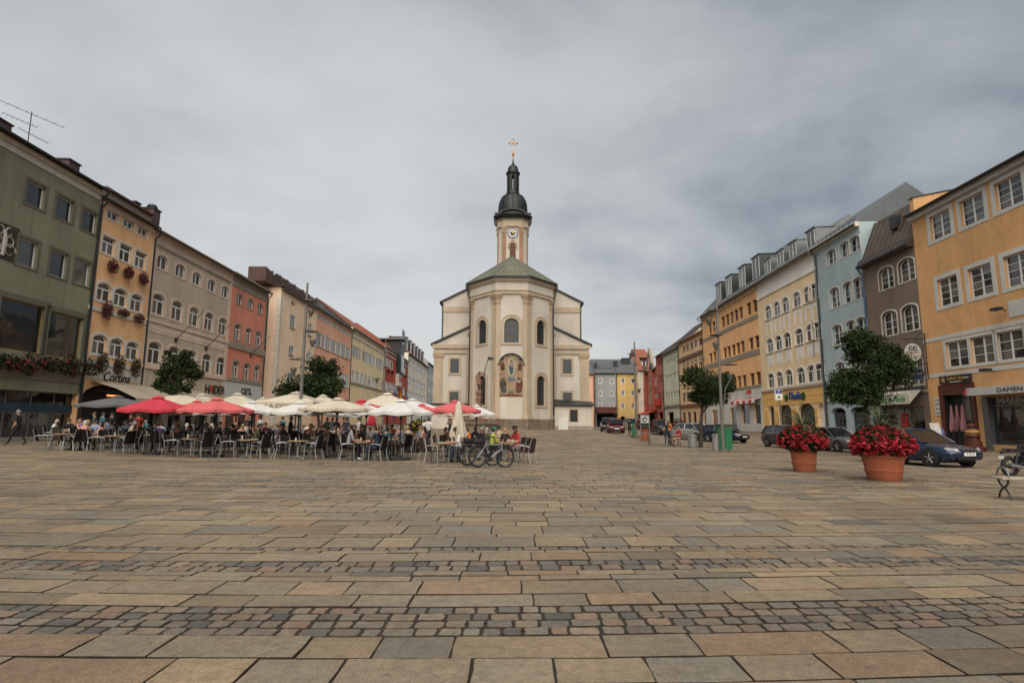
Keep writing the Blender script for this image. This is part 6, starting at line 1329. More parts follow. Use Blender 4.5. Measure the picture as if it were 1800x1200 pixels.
def person(kind, loc, rz, top, leg, label, hair='dark', long_=False, skin=None, shoe='black', hat=None, scale=1., extra=None, group=None):
    mb, J = FIG[kind]; skin = skin or random.choice([SKIN, SKIN2])
    if kind not in PM: PM[kind] = mb.mesh('person', [cloth('black', CC['black'])]*1+[cloth('black', CC['black']), SKIN, cloth('black', CC['black']), BLK, LIP], 60)
    o = obj('person', PM[kind], None, loc, rz)
    for i, m in enumerate((cloth(top, CC[top]), SKIN if leg == 'skinlegs' else cloth(leg, CC[leg]), skin, cloth(shoe, CC[shoe]), BLK, LIP)):
        o.material_slots[i].link = 'OBJECT'; o.material_slots[i].material = m
    o.scale = (scale,)*3; tag(o, label, 'person', group)
    if hair:
        k = (kind, long_)
        if k not in HM: HM[k] = hair_mb(J, long_).mesh('hair', HAIRS['dark'], 60)
        h = obj('hair', HM[k], o); h.material_slots[0].link = 'OBJECT'; h.material_slots[0].material = HAIRS[hair]
    if hat:
        c = Vector(J['skull'][0]); m = MB().lathe([(.105, .03), (.108, .06), (.095, .105), (.05, .135), (.001, .14)], 12, (c.x, c.y+.01, c.z), sy=1.12); m.box(c.x-.07, c.y-.20, c.z+.035, c.x+.07, c.y-.08, c.z+.05)
        m.build('cap', cloth(hat, CC[hat]), o)
    if extra == 'glasses':
        c = Vector(J['skull'][0]); MB().box(c.x-.075, c.y-.10, c.z-.012, c.x+.075, c.y-.075, c.z+.022).build('sunglasses', BLK, o)
    if extra == 'apron':
        MB().box(-.15, -.17, .55, .15, -.13, 1.0).build('apron', cloth('black', CC['black']), o)
    return o
# ================================================================= cafe terrace
ALU = mat('aluminium', (.29, .29, .285), .35, .1, 8, metal=.6); WICK = mat('dark_weave', (.016, .013, .012), .85, .35, 60, spec=.15, bump=.3, bscale=160); WICKB = mat('brown_weave', (.038, .023, .017), .75, .3, 60, bump=.3, bscale=160)
WOODT = mat('table_wood', (.30, .205, .12), .5, .15, 5, streak=.1); IRON = mat('cast_iron', (.02, .02, .022), .5, .2, 10); STEELP = mat('table_post', (.28, .28, .27), .4, .1, metal=.4)
def chair_parts(root, wm):
    MB().box(-.23, -.22, .425, .23, .22, .455).build('seat', wm, root)
    b = MB(); n = 6; rows = 5
    vs = []
    for j in range(rows):
        t = j/(rows-1); z = .44+.50*t; y = .225+.10*t; w = (.215-.02*t*t)
        for i in range(n): u = i/(n-1)*2-1; vs.append((u*w, y+.03*(1-u*u), z+(.03*(1-u*u) if j == rows-1 else 0)))
    vs += [(x, y+.02, z) for x, y, z in vs]; k = rows*n; fs = []
    for j in range(rows-1):
        for i in range(n-1): q = j*n+i; fs += [(q, q+1, q+n+1, q+n), (k+q, k+q+n, k+q+n+1, k+q+1)]
    for j in range(rows-1): fs += [(j*n, j*n+n, k+j*n+n, k+j*n), (j*n+n-1, k+j*n+n-1, k+j*n+2*n-1, j*n+2*n-1)]
    q = (rows-1)*n; fs += [(q+i, q+i+1, k+q+i+1, k+q+i) for i in range(n-1)]
    b.add(vs, fs); b.build('backrest', wm, root)
    for s in (-1, 1):
        x = s*.25
        MB().tube([(x*1.04, -.26, .0), (x, -.245, .43), (x, -.23, .61), (x, -.17, .665), (x, -.05, .67), (x, .14, .66), (x*.92, .25, .62)], .018, 6).build('arm_frame', ALU, root)
        MB().tube([(x*1.02, .32, .0), (x*.95, .22, .44), (x*.86, .34, .94)], .016, 6).build('rear_leg', ALU, root)
    MB().tube([(-.25, -.22, .415), (.25, -.22, .415)], .014, 5).tube([(-.24, .21, .415), (.24, .21, .415)], .014, 5).build('stretcher', ALU, root)
def table_parts(root):
    MB().lathe([(.40, .705), (.415, .712), (.415, .738), (.40, .745)], 28).build('tabletop', WOODT, root)
    MB().tube([(0, 0, .03), (0, 0, .71)], .035, 8).build('post', STEELP, root)
    b = MB()
    for i in range(4): a = i*PI/2+.4; b.tube([(0, 0, .07), (.34*math.cos(a), .34*math.sin(a), .02)], [.03, .02], 5)
    b.build('foot', STEELP, root)
CH = {}
for nm, wm in (('cafe_chair', WICK), ('cafe_chair_brown', WICKB)):
    c = thing('cafe_chair', 'chair', 'chair'); chair_parts(c, wm); CH[nm] = (c, tree_of(c))
TB = thing('cafe_table', 'table', 'table'); table_parts(TB); TBT = tree_of(TB)
SEATS = []; used = {'cafe_chair': False, 'cafe_chair_brown': False, 'table': False}
ORD = ['front row along the open square', 'second row of tables', 'third row of tables', 'fourth row of tables', 'back row beside the houses']
PAR = [(207, 29, 'grey parasol'), (279, 25, 'bright red parasol'), (382, 24.2, 'front coral parasol'), (445, 27.5, 'white parasol beside coral one'), (527, 27, 'white parasol before lettered one'), (522, 32, 'lettered lamp parasol'), (594, 25.2, 'cream parasol showing ribs'), (706, 24, 'front white parasol'), (682, 34, 'lettered red-house parasol'), (318, 33, 'cream small-tree parasol'), (800, 26.5, 'coral parasol behind closed one'), (418, 36, 'cream white-fascia parasol'), (568, 39, 'cream dark-tree parasol'), (838, 30, 'fountain side white parasol')]
RW = ['front row', 'second row', 'third row', 'fourth row', 'back row', 'bicycle side', 'rear bicycle side']
def under(x, y):
    return min(PAR, key=lambda p: (at_y(p[0], 765, p[1]).x-x)**2+(p[1]-y)**2)[2]
def facing(rz):
    dx, dy = math.sin(rz), -math.cos(rz)
    return ('the church' if dy > .7 else 'the open square') if abs(dy) > .7 else ('the flower pots' if dx > 0 else 'the shop fronts')
def put(kind, x, y, rz, label, group):
    src, tr = CH[kind] if kind != 'table' else (TB, TBT)
    r, _ = dup(src, (x, y, gz(x, y)+.004), rz, label, group, None, tr); return r
def colx(px_, Y): return at_y(px_, 765, Y).x
rr = random.Random(5)
ROWS = [(24.0, [(112, 26.2), (203, 25.6), (338, 24.2), (436, 24.0), (525, 23.8), (640, 23.4)]),
        (26.8, [150, 255, 300, 390, 475, 566, 690]), (29.8, [120, 215, 283, 352, 432, 508, 580, 655, 722]), (33, [170, 250, 330, 410, 480, 552, 622, 690]), (37.5, [240, 325, 400, 470, 540, 605, 668, 724])]
TABS = []
for ri, (Y, cols) in enumerate(ROWS):
    for c in cols:
        px_, yy = c if isinstance(c, tuple) else (c, Y+rr.uniform(-.4, .4)); TABS.append((colx(px_, yy), yy, ri))
TABS += [(colx(781, 22.9), 22.9, 5), (colx(890, 23.6), 23.6, 5), (colx(800, 26.2), 26.2, 6), (colx(872, 27.5), 27.5, 6), (colx(800, 30.5), 30.5, 6), (colx(850, 32), 32, 6)]
for (x, y, ri) in TABS:
    lab = ('round wooden cafe table in the '+ORD[ri]) if ri < 5 else ('round wooden cafe table beside the parked bicycles' if ri == 5 else 'round wooden cafe table behind the closed cream parasol')
    lab = f'round wooden cafe table of the {RW[ri]} near the {under(x, y)}'
    put('table', x, y, rr.uniform(0, 1.5), lab, 'round cafe tables')
    base = rr.uniform(-.3, .3)+(0 if rr.random() < .5 else PI/4); n = (4 if ri in (0, 5) else 5) if ri != 5 else 3
    for k in range(n):
        a = (base+k*2*PI/n if ri not in (0, 5) else (1.25, -1.2, 2.2, -2.15)[k])+rr.uniform(-.14, .14); d = rr.uniform(.62, .76)
        # seats stand round the table and face it: local -y points to the table
        sx, sy = x+d*math.sin(a), y-d*math.cos(a); SEATS.append([sx, sy, a+PI, ri, None])
def seat_near(px_, Y):
    X = colx(px_, Y); best = None
    for s in SEATS:
        if s[4]: continue
        d = (s[0]-X)**2+((s[1]-Y)*.45)**2
        if best is None or d < best[0]: best = (d, s)
    return best[1]
SITT = [ # column, distance, top, trousers, hair, long, kind, cap/extra, label
 (605, 23.2, 'grey', 'black', 'dark', True, 'sit_eat', None, 'woman in a grey jacket drinking at a front table'), (628, 24.2, 'black', 'black', 'brown', True, 'sit_table', None, 'woman in black sitting behind a front table'), (672, 23.4, 'navy', 'navy', 'dark', False, 'sit_table', None, 'man in navy reaching across the front table'),
 (787, 23.6, 'white', 'jeans', 'dark', True, 'sit_table', None, 'woman in a white top beside the closed cream parasol'), (861, 22.8, 'hivis', 'black', 'dark', False, 'sit_table', 'green', 'cyclist in a yellow green jacket and dark green cap'), (878, 23.9, 'red', 'pink', 'brown', True, 'sit_table', 'black', 'person in red and pink sitting behind the bicycles'),
 (865, 28.0, 'beige', 'black', 'dark', False, 'sit_back', 'glasses', 'man in sunglasses and beige sitting near the fountain'), (893, 26.8, 'black', 'black', 'blond', False, 'sit_back', None, 'blond person in black at the outermost cafe table'), (833, 26.4, 'orange', 'navy', 'brown', False, 'sit_table', None, 'person in bright orange sitting beside the closed parasol'), (812, 27.2, 'black', 'black', 'dark', False, 'sit_eat', None, 'dark haired person in black eating behind the closed parasol'), (848, 31.5, 'navy', 'navy', 'brown', False, 'sit_back', None, 'person in navy sitting in front of the fountain basin'), (797, 30.5, 'wine', 'black', 'dark', False, 'sit_side', None, 'person in dark wine red near the flower tub'),
 (701, 25.5, 'grey', 'brown', 'grey', False, 'sit_eat', None, 'grey haired person in a light grey shirt by a parasol pole'), (690, 27.6, 'black', 'jeans', 'brown', False, 'sit_table', None, 'person in black with brown hair under the white parasol'), (716, 29.0, 'beige', 'brown', 'blond', False, 'sit_side', None, 'blond person in beige under the white parasol'), (652, 27.5, 'wine', 'black', 'brown', False, 'sit_table', None, 'person in wine red at a second row table'), (662, 31, 'white', 'beige', 'white', False, 'sit_table', None, 'white haired person in white below the large cream parasol'), (640, 31.8, 'olive', 'black', 'dark', False, 'sit_back', None, 'person in olive green below the large cream parasol'), (704, 31.8, 'cream', 'beige', 'blond', True, 'sit_side', None, 'blond woman in cream at a third row table'), (724, 30.5, 'brown', 'black', 'dark', False, 'sit_table', None, 'person in brown beside the aisle of the terrace'),
 (540, 27.2, 'pink', 'beige', 'blond', True, 'sit_table', None, 'blond woman in pink sitting at a second row table'), (522, 29.5, 'black', 'black', 'dark', False, 'sit_side', None, 'dark haired person in black beside the lamp post'), (556, 30.0, 'olive', 'jeans', 'grey', False, 'sit_back', None, 'grey haired man in olive at a third row table'), (574, 31.0, 'lightblue', 'jeans', 'brown', False, 'sit_table', None, 'person in light blue under the cream front parasol'), (590, 29.8, 'purple', 'black', 'dark', False, 'sit_eat', None, 'person in purple under the cream front parasol'), (545, 33.5, 'red', 'black', 'brown', False, 'sit_table', None, 'person in red at a fourth row table'), (606, 33.8, 'teal', 'black', 'dark', True, 'sit_side', None, 'woman in teal at a fourth row table'), (568, 27.4, 'brown', 'brown', 'brown', False, 'sit_back', None, 'person in brown sitting back at a second row table'),
 (475, 30, 'blue', 'jeans', 'dark', False, 'sit_table', None, 'person in bright blue at a third row table'), (462, 33.2, 'wine', 'black', 'dark', False, 'sit_table', None, 'person in wine red at a fourth row table'), (490, 28.2, 'pink', 'black', 'brown', True, 'sit_side', None, 'woman in pink near the lamp post'), (438, 30, 'black', 'black', 'dark', False, 'sit_eat', None, 'person in black eating below a white parasol'), (450, 27.2, 'olive', 'black', 'dark', False, 'sit_table', None, 'person in olive at a second row table'), (424, 33, 'white', 'grey', 'dark', False, 'sit_side', None, 'person in white at a fourth row table'), (397, 29.8, 'red', 'black', 'blond', True, 'sit_table', None, 'blond woman in red under the red front parasol'), (384, 33.2, 'black', 'jeans', 'dark', False, 'sit_back', None, 'person in black under the red front parasol'), (410, 26.8, 'black', 'black', 'dark', False, 'sit_table', None, 'person in black at a second row table'),
 (350, 29.8, 'black', 'black', 'brown', False, 'sit_table', None, 'person in black behind the red parasols'), (330, 33, 'wine', 'black', 'dark', False, 'sit_side', None, 'person in wine red behind the red parasols'), (372, 37, 'grey', 'black', 'dark', False, 'sit_table', None, 'person in grey near the shop front'), (205, 29.6, 'grey', 'black', 'brown', False, 'sit_side', None, 'person in grey and white under the grey parasol'), (158, 26.8, 'black', 'black', 'blond', True, 'sit_back', None, 'blond woman in black at the outer end of the front row'), (260, 29.8, 'black', 'black', 'dark', False, 'sit_table', None, 'person in black below the first red parasol'), (240, 33, 'navy', 'black', 'dark', False, 'sit_table', None, 'person in navy in front of the ochre house'),
 (735, 36.5, 'green', 'black', 'brown', False, 'sit_side', None, 'person in green near the flower tub'), (690, 33.5, 'red', 'beige', 'brown', False, 'sit_table', None, 'person in red at the inner fourth row'), (610, 37.5, 'pink', 'black', 'blond', False, 'sit_table', None, 'blond person in pink at the back row'), (668, 37, 'blue', 'black', 'grey', False, 'sit_table', None, 'grey haired person in blue at the back row'), (500, 33, 'black', 'black', 'dark', False, 'sit_eat', None, 'person in black beside the lamp post foot'), (530, 37, 'lightblue', 'jeans', 'dark', False, 'sit_table', None, 'person in light blue at the back row'), (640, 34, 'beige', 'black', 'white', False, 'sit_table', None, 'white haired person in beige at a fourth row table'), (720, 33, 'orange', 'black', 'dark', False, 'sit_table', None, 'person in orange beside the aisle of the terrace')]
usedl = set(); free = [q for q in range(len(SEATS))]; rr2 = random.Random(21)
def fillers():
    rr2.shuffle(free); k = 0
    for q in free:
        s = SEATS[q]
        if s[4] or k >= 58 or not (1 <= s[3] <= 4 or s[3] == 6): continue
        if s[3] == 1 and rr2.random() < .5: continue
        top = rr2.choice(['black', 'black', 'black', 'navy', 'navy', 'grey', 'wine', 'brown', 'olive', 'white', 'blue', 'beige', 'red', 'teal', 'pink', 'purple', 'orange', 'lightblue']); hr = rr2.choice(['dark', 'dark', 'brown', 'blond', 'grey', 'white']); row = ORD[s[3]] if s[3] < 5 else 'tables behind the closed cream parasol'
        pose = rr2.choice(['sit_table', 'sit_back', 'sit_eat', 'sit_side']); act = dict(sit_table='hands on the table', sit_back='leaning back', sit_eat='hand at the mouth', sit_side='turned sideways')[pose]
        lab = f'person with {hr} hair in a {top} top {act}, {RW[s[3]]}'
        if lab in usedl: continue
        usedl.add(lab); s[4] = True; k += 1
        person(pose, (s[0], s[1], gz(s[0], s[1])+.004), s[2], top, rr2.choice(['black', 'jeans', 'navy', 'brown', 'beige']), lab, hr, rr2.random() < .4, None, 'black', None, rr2.uniform(.94, 1.03))
for (px_, Y, top, leg, hr, lg, kind, ex, lab) in SITT:
    s = seat_near(px_, Y); s[4] = True
    rz = s[2]
    person(kind, (s[0], s[1], gz(s[0], s[1])+.004), rz, top, leg, lab.replace('woman', 'person').replace(' man ', ' person ').replace('man in', 'person in'), hr, lg, None, random.choice(['black', 'black', 'white', 'brown']), ex if ex in CC else None, random.uniform(.95, 1.03), ex if ex not in CC else None)
fillers()
for (x, y, rz, ri, occ) in SEATS:
    k = 'cafe_chair_brown' if (ri in (5, 6) or rr.random() < .07) else 'cafe_chair'; w = 'brown' if k.endswith('brown') else 'dark'
    row = ORD[ri] if ri < 5 else ('tables beside the parked bicycles' if ri == 5 else 'tables behind the closed cream parasol')
    put(k, x, y, rz+rr.uniform(-.12, .12), f'{"occupied" if occ else "empty"} {w} chair, {RW[ri]}, facing {facing(rz)}, near {under(x, y)}', 'woven cafe chairs')
for (px_, Y, rz) in ((925, 22.3, -PI/2-.5), (765, 22.4, PI/2-.35)):
    x = colx(px_, Y); put('cafe_chair_brown', x, Y, rz, 'empty brown woven chair standing alone at the '+('outer corner beside the bicycles' if px_ > 900 else 'aisle beside the closed cream parasol'), 'woven cafe chairs')
for o in [CH['cafe_chair'][0], CH['cafe_chair_brown'][0], TB]:
    for c in list(o.children): bpy.data.objects.remove(c)
    bpy.data.objects.remove(o)
# glasses, plates and menus on some tables
GL = mat('drink_glass', (.5, .5, .48), .1, .1, spec=.8); AMB = mat('beer', (.45, .22, .04), .2, .1); NAPK = mat('menu_card', (.55, .5, .42), .7, .1)
n_ = 0
for (x, y, ri) in TABS:
    for k in range(rr.choice([0, 1, 1, 2, 3])):
        a, d = rr.uniform(0, 6.28), rr.uniform(.1, .3); gx, gy = x+d*math.cos(a), y+d*math.sin(a); h = rr.uniform(.11, .18); row = ORD[ri] if ri < 5 else ('tables beside the bicycles' if ri == 5 else 'tables behind the closed parasol')
        if k == 2:
            t = tag(MB().box(-.07, -.1, 0, .07, .1, .008).build('menu', NAPK, None, (gx, gy, gz(gx, gy)+.752), rotz=a), f'pale menu card on a {RW[ri]} table near the {under(x, y)}', 'menu', 'menus on the cafe tables')
        else:
            g = MB().lathe([(.028, 0), (.034, h), (.030, h), (.026, .01)], 10).build('drinking_glass', GL, None, (gx, gy, gz(gx, gy)+.751)); tag(g, f'{"tall" if h > .145 else "short"} drinking glass on a {RW[ri]} table near the {under(x, y)}', 'glass', 'glasses on the cafe tables'); MB().lathe([(.025, .012), (.029, h*.75)], 10).build('drink', AMB, g)
# ---------------- parasols
FAB = {'white': mat('fabric_white', (.53, .525, .505), .85, .05, 3), 'cream': mat('fabric_cream', (.48, .43, .345), .85, .05, 3), 'red': mat('fabric_red', (.42, .03, .05), .85, .08, 3), 'coral': mat('fabric_coral', (.50, .10, .105), .85, .08, 3), 'grey': mat('fabric_grey', (.10, .10, .10), .85, .08, 3)}
def parasol(px_, Y, ya, ye, wpx, fab, label, val=0., lett=None, n=8, base=True, rot=.39, polem=None):
    """open parasol: column, distance, picture height of top and rim, width in the picture"""
    pa = at_y(px_, ya, Y); pe = at_y(px_, ye, Y); g = gz(pa.x, Y); r = wpx/1000*Y/2; za, ze = pa.z-g, pe.z-g
    t = thing('parasol', label, 'parasol', (pa.x, Y, g+.004), 0, 'open parasols on the terrace')
    t.rotation_euler = (0, 0, rr.uniform(-.15, .15))
    m = MB(); K = 5; ph = rot
    def pt(k, u, z=0): a = ph+2*PI*k/n; return (r*u*math.cos(a), r*u*math.sin(a), za+(ze-za)*(u**1.06)+z)
    for k in range(n):
        for j in range(K):
            u0, u1 = max(j/K, .05), (j+1)/K
            mid0 = [(a+b)/2 for a, b in zip(pt(k, u0), pt(k+1, u0))]; mid1 = [(a+b)/2 for a, b in zip(pt(k, u1), pt(k+1, u1))]; mid0[2] -= .045*u0; mid1[2] -= .06*u1
            m.add([pt(k, u0), mid0, mid1, pt(k, u1)], [(0, 1, 2, 3)]); m.add([mid0, pt(k+1, u0), pt(k+1, u1), mid1], [(0, 1, 2, 3)])
        e0 = pt(k, 1); e1 = pt(k+1, 1); md = [(a+b)/2 for a, b in zip(e0, e1)]; md[2] -= .06; v_ = val or .12
        m.add([e0, md, (md[0], md[1], md[2]-v_), (e0[0], e0[1], e0[2]-v_)], [(0, 1, 2, 3)]); m.add([md, e1, (e1[0], e1[1], e1[2]-v_), (md[0], md[1], md[2]-v_)], [(0, 1, 2, 3)])
    cn = m.build('canopy', FAB[fab], t)
    MB().lathe([(r*.20, za+(ze-za)*.15+.03), (r*.12, za+.0+.02), (.03, za+.07), (.001, za+.1)], n, ph=ph).build('vent_cap', FAB[fab], cn)
    rb = MB()
    for k in range(n): a = pt(k, .98, -.03); rb.tube([(0, 0, za-.08), a], .013, 4); b = pt(k, .5, -.03); rb.tube([(0, 0, ze-.25), b], .011, 4)
    ribs = rb.build('ribs', polem or IRON, t)
    MB().tube([(0, 0, .05), (0, 0, za+.05)], .027 if not val else .05, 8).build('pole', polem or IRON, t); MB().lathe([(.04, ze-.3), (.055, ze-.28), (.055, ze-.2), (.04, ze-.18)], 8).build('hub', IRON, t)
    if base: MB().lathe([(.44, 0), (.44, .07), (.1, .10), (.05, .22)], 20).build('base', IRON, t)
    if lett:
        t.rotation_euler = (0, 0, 0)
        k = 5 if n == 8 else 2; a0 = ph+2*PI*k/n; a1 = ph+2*PI*(k+1)/n; am = (a0+a1)/2; rm = r*math.cos(PI/n)
        q = text(lett, .30, mat('lettering_brown', (.20, .13, .08), .8, .1), cn, (rm*math.cos(am)*1.012, rm*math.sin(am)*1.012-.02, ze-.06-val*.55), (PI/2, 0, am+PI/2), depth=.003, sx=1.25)
    return t
PW = mat('parasol_wood', (.20, .13, .08), .6, .15)
parasol(207, 29, 697, 712, 122, 'grey', 'dark grey parasol in front of the ochre house shop')
parasol(318, 33, 690, 711, 132, 'cream', 'cream parasol rising behind the first red parasol and the tree', val=.2)
parasol(355, 37, 693, 712, 84, 'cream', 'small cream parasol below the dark lettering of the taupe house', val=.2)
parasol(347, 31, 705, 720, 92, 'coral', 'faded red parasol half hidden between the two red front parasols')
parasol(360, 26.5, 710, 724.5, 112, 'white', 'white parasol tucked below the two red front parasols')
parasol(279, 25, 698, 719.5, 124, 'red', 'bright red parasol beside the dark grey one', rot=.2)
parasol(418, 36, 692, 712, 92, 'cream', 'cream parasol below the white shop fascia of the coral house', val=.2)
parasol(462, 42, 699, 712, 56, 'cream', 'small cream parasol behind the large cream lettered one', val=.2)
parasol(382, 24.2, 701.5, 720, 122, 'coral', 'coral red parasol in the front row', rot=.3)
parasol(445, 27.5, 707, 722, 104, 'white', 'white parasol beside the coral red one')
parasol(522, 32, 690, 707, 128, 'cream', 'large square cream parasol with brown letters at the lamp post', val=.34, lett='LA CORTINA', n=4, rot=PI/4, polem=PW)
parasol(568, 39, 695, 712, 84, 'cream', 'cream parasol in front of the round dark tree', val=.2)
parasol(527, 27, 707.5, 724, 112, 'white', 'white parasol in front of the large cream lettered one')
parasol(605, 42, 722, 729, 64, 'white', 'low white parasol far back under the cream front parasol')
parasol(636, 32, 704, 721, 106, 'red', 'red parasol half hidden behind the cream front parasol')
parasol(645, 29, 710, 724, 78, 'white', 'white parasol half hidden behind the cream front parasol')
parasol(594, 25.2, 701.5, 718, 130, 'cream', 'cream parasol in the front row showing its ribs', rot=.25)
parasol(682, 34, 691.5, 712, 118, 'cream', 'large square cream parasol with brown letters near the red house', val=.36, lett='LA CORTINA', n=4, rot=PI/4, polem=PW)
parasol(742, 31, 711, 723, 78, 'coral', 'coral red parasol peeping out behind the white front parasol')
parasol(725, 33, 702, 717, 104, 'white', 'white parasol behind the white front parasol')
parasol(706, 24, 704, 724, 118, 'white', 'white parasol in the front row nearest the aisle')
parasol(812, 30, 716, 727, 84, 'cream', 'cream parasol under the coral parasol near the fountain')
parasol(838, 30, 713, 727, 70, 'white', 'white parasol at the fountain end of the terrace')
parasol(800, 26.5, 705.5, 720.5, 94, 'coral', 'coral red parasol behind the closed cream parasol', rot=.3)
def closed(px_, Y, yt, yb, wpx, fab, label, group, stripes=None, base=True):
    a = at_y(px_, yt, Y); b = at_y(px_, yb, Y); g = gz(a.x, Y); h = a.z-b.z; zb = b.z-g; r = wpx/1000*Y/2
    t = thing('closed_parasol', label, 'parasol', (a.x, Y, g+.004), 0, group); m = MB(); n = 32; pr = []
    prof = [(.03, 1.0), (.22, .93), (.30, .87), (.34, .86), (.50, .6), (.74, .32), (.95, .08), (.80, .0)]
    o = 0
    for u, v in prof:
        for j in range(n):
            a_ = 2*PI*j/n; f_ = 1+(.24*u if v < .9 else 0)*math.sin(j*PI/2+u*1.5); dz = (-.06*math.sin(j*PI/4) if v < .05 else 0); m.v.append((r*u*f_*math.cos(a_), r*u*f_*math.sin(a_), zb+h*v+dz))
    for i in range(len(prof)-1):
        for j in range(n): m.f.append((i*n+j, i*n+(j+1) % n, (i+1)*n+(j+1) % n, (i+1)*n+j)); m.m.append(1 if stripes and (j//2) % 2 else 0)
    m.build('canopy', [FAB[fab] if fab in FAB else fab, stripes or FAB['cream']], t, smooth=50); MB().tube([(0, 0, .04), (0, 0, zb+h)], .028, 8).build('pole', IRON, t)
    MB().tube([(r*.36*math.cos(2*PI*i/12), r*.36*math.sin(2*PI*i/12), zb+h*.80) for i in range(13)], .015, 4).build('strap', FAB['cream'] if fab == 'cream' else IRON, t)
    if base: MB().lathe([(.4, 0), (.4, .07), (.1, .10), (.05, .22)], 16).build('base', IRON, t)
    return t
closed(806.5, 23.4, 703, 770, 28, 'cream', 'closed cream parasol standing upright beside the bicycles', None)
closed(654, 37, 719, 748, 15, 'red', 'closed red parasol standing in the middle of the terrace', None)
# ---------------- people standing about
def stander(px_, yfeet, Y, kind, face, top, leg, label, **k):
    x = colx(px_, Y); return person(kind, (x, Y, gz(x, Y)+.004), R(face), top, leg, label, **k)
stander(30, 780, 29, 'walk', -75, 'black', 'black', 'person in black walking past the sage green house shop windows', hair='grey', skin=SKIN)
stander(163, 0, 30.5, 'hip', -60, 'greygreen', 'jeans', 'person in sunglasses and grey green shirt standing under the grey parasol', hair='brown', extra='glasses')
stander(177, 0, 32, 'stand', 150, 'teal', 'jeans', 'person in jeans seen from behind under the grey parasol', hair='dark')
stander(194, 0, 33, 'carry', 10, 'black', 'black', 'waiter in black carrying something in front of the dark shop', hair='dark')
stander(241, 0, 33.5, 'stand', 30, 'red', 'black', 'person in a red shirt standing below the first red parasol', hair='dark')
stander(228, 0, 32.5, 'carry', -20, 'black', 'black', 'waiter in black beside the person in a red shirt', hair='dark')
stander(437, 0, 40, 'hip', 20, 'black', 'skinlegs', 'person in a black shirt standing in front of the white shop', hair='grey')
stander(455, 0, 39, 'stand', -15, 'white', 'beige', 'person in a white shirt standing in front of the white shop', hair='dark')
stander(509, 0, 28.3, 'carry', 120, 'black', 'black', 'waiter in black standing among the tables by the lamp post', hair='dark', extra='apron')
stander(495, 0, 38, 'stand', 170, 'teal', 'black', 'person in teal standing at the cream corner house', hair='dark')
stander(574, 0, 40, 'stand', 160, 'green', 'black', 'person in a bright green shirt seen from behind', hair='brown')
stander(583, 0, 40.5, 'stand', 175, 'lightblue', 'jeans', 'person in light blue beside the one in bright green', hair='brown')
stander(590, 0, 33, 'carry', 60, 'black', 'black', 'waiter in black leaning over a table under the cream front parasol', hair='dark')
stander(608, 0, 39, 'stand', -170, 'navy', 'black', 'person in navy standing at the back of the terrace', hair='dark')
stander(631, 0, 36, 'carry', -40, 'white', 'black', 'waiter in a white shirt carrying a tray', hair='dark', extra='apron')
stander(745, 0, 38, 'stand', 150, 'white', 'black', 'waiter in a white shirt beside the yellow flower tub', hair='dark')
stander(753, 0, 38.6, 'stand', 165, 'white', 'navy', 'taller waiter in a white shirt beside the yellow flower tub', hair='dark', scale=1.05)
stander(1172, 778, 44, 'hip', 175, 'black', 'navy', 'person in black with shorts standing before the benches', hair='blond', shoe='black')
stander(1177, 0, 46, 'stand', 120, 'orange', 'navy', 'person in an orange top beside the one in black', hair='brown')
stander(1107, 0, 58, 'stand', 160, 'black', 'black', 'dark clothed person standing between the parked cars and the far lamp', hair='dark')
# ================================================================= trees
BARK = mat('bark', (.045, .035, .028), .9, .3, 12, bump=.5, bscale=30)
def tree(px_, Y, ytop, ybot, x0, x1, label, seed, trunk=True, lobes=None, n=5200, leaf=.085, ybase=None):
    rg_ = random.Random(seed); b = gp(px_, Y); zt = at_y(px_, ytop, Y).z-b.z; zb = at_y(px_, ybot, Y).z-b.z; w = (x1-x0)/1000*Y; cxo = at_y((x0+x1)/2, 700, Y).x-b.x
    t = thing('broadleaf_tree', label, 'tree', tuple(b), 0, 'trees on the square')
    tk = MB(); ch_ = (zb+zt)/2; tk.tube([(0, 0, -.05), (.02, 0, zb*.5), (cxo*.3, .03, zb), (cxo*.6, 0, ch_), (cxo, .0, zt-.5)], [.15, .12, .10, .06, .02], 9)
    limbs = []
    cl = []
    rz = (zt-zb)/2; lob = lobes or [(0, 0, 0, 1, 1, 1)]
    for (lx, ly, lz, sx, sy, sz) in lob:
        k = int(26*sx*sz+8)
        for i in range(k):
            while True:
                p = Vector((rg_.uniform(-1, 1), rg_.uniform(-1, 1), rg_.uniform(-1, 1)))
                if .35 < p.length < 1: break
            taper = 1-.25*max(p.z, 0)
            cl.append(Vector((cxo+(lx+p.x*sx*taper)*w/2*.86, (ly+p.y*sy*taper)*w/2*.86, ch_+(lz+p.z*sz)*rz*.88)))
    ncore = len(cl)
    for i in range(int(ncore*.3)):
        c = rg_.choice(cl[:ncore]); d = Vector((c.x-cxo, c.y, c.z-ch_)).normalized(); cl.append(c+d*rg_.uniform(.10, .26)*w/2*.9)
    for c in rg_.sample(cl[:ncore], min(16, ncore)):
        s = Vector((cxo*.3, 0, zb+(ch_-zb)*rg_.uniform(-.2, .9))); tk.tube([s, (s+c)/2+Vector((0, 0, -.1)), c], [.05, .035, .012], 5)
    tk.build('trunk', BARK, t); m = MB()
    per = n//len(cl)
    for ci, c in enumerate(cl):
        small = ci >= ncore; r = rg_.uniform(.18, .32)*w/2*(.5 if small else 1); leaves(m, c, (r*rg_.uniform(.9, 1.4), r*rg_.uniform(.9, 1.4), r*rg_.uniform(.7, 1.0)), int(per*rg_.uniform(.6, 1.4)*(.38 if small else 1.15)), leaf*rg_.uniform(.75, 1.2), 3, rng=rg_, up=.4)
    o = m.build('crown', LEAFM, t); return t
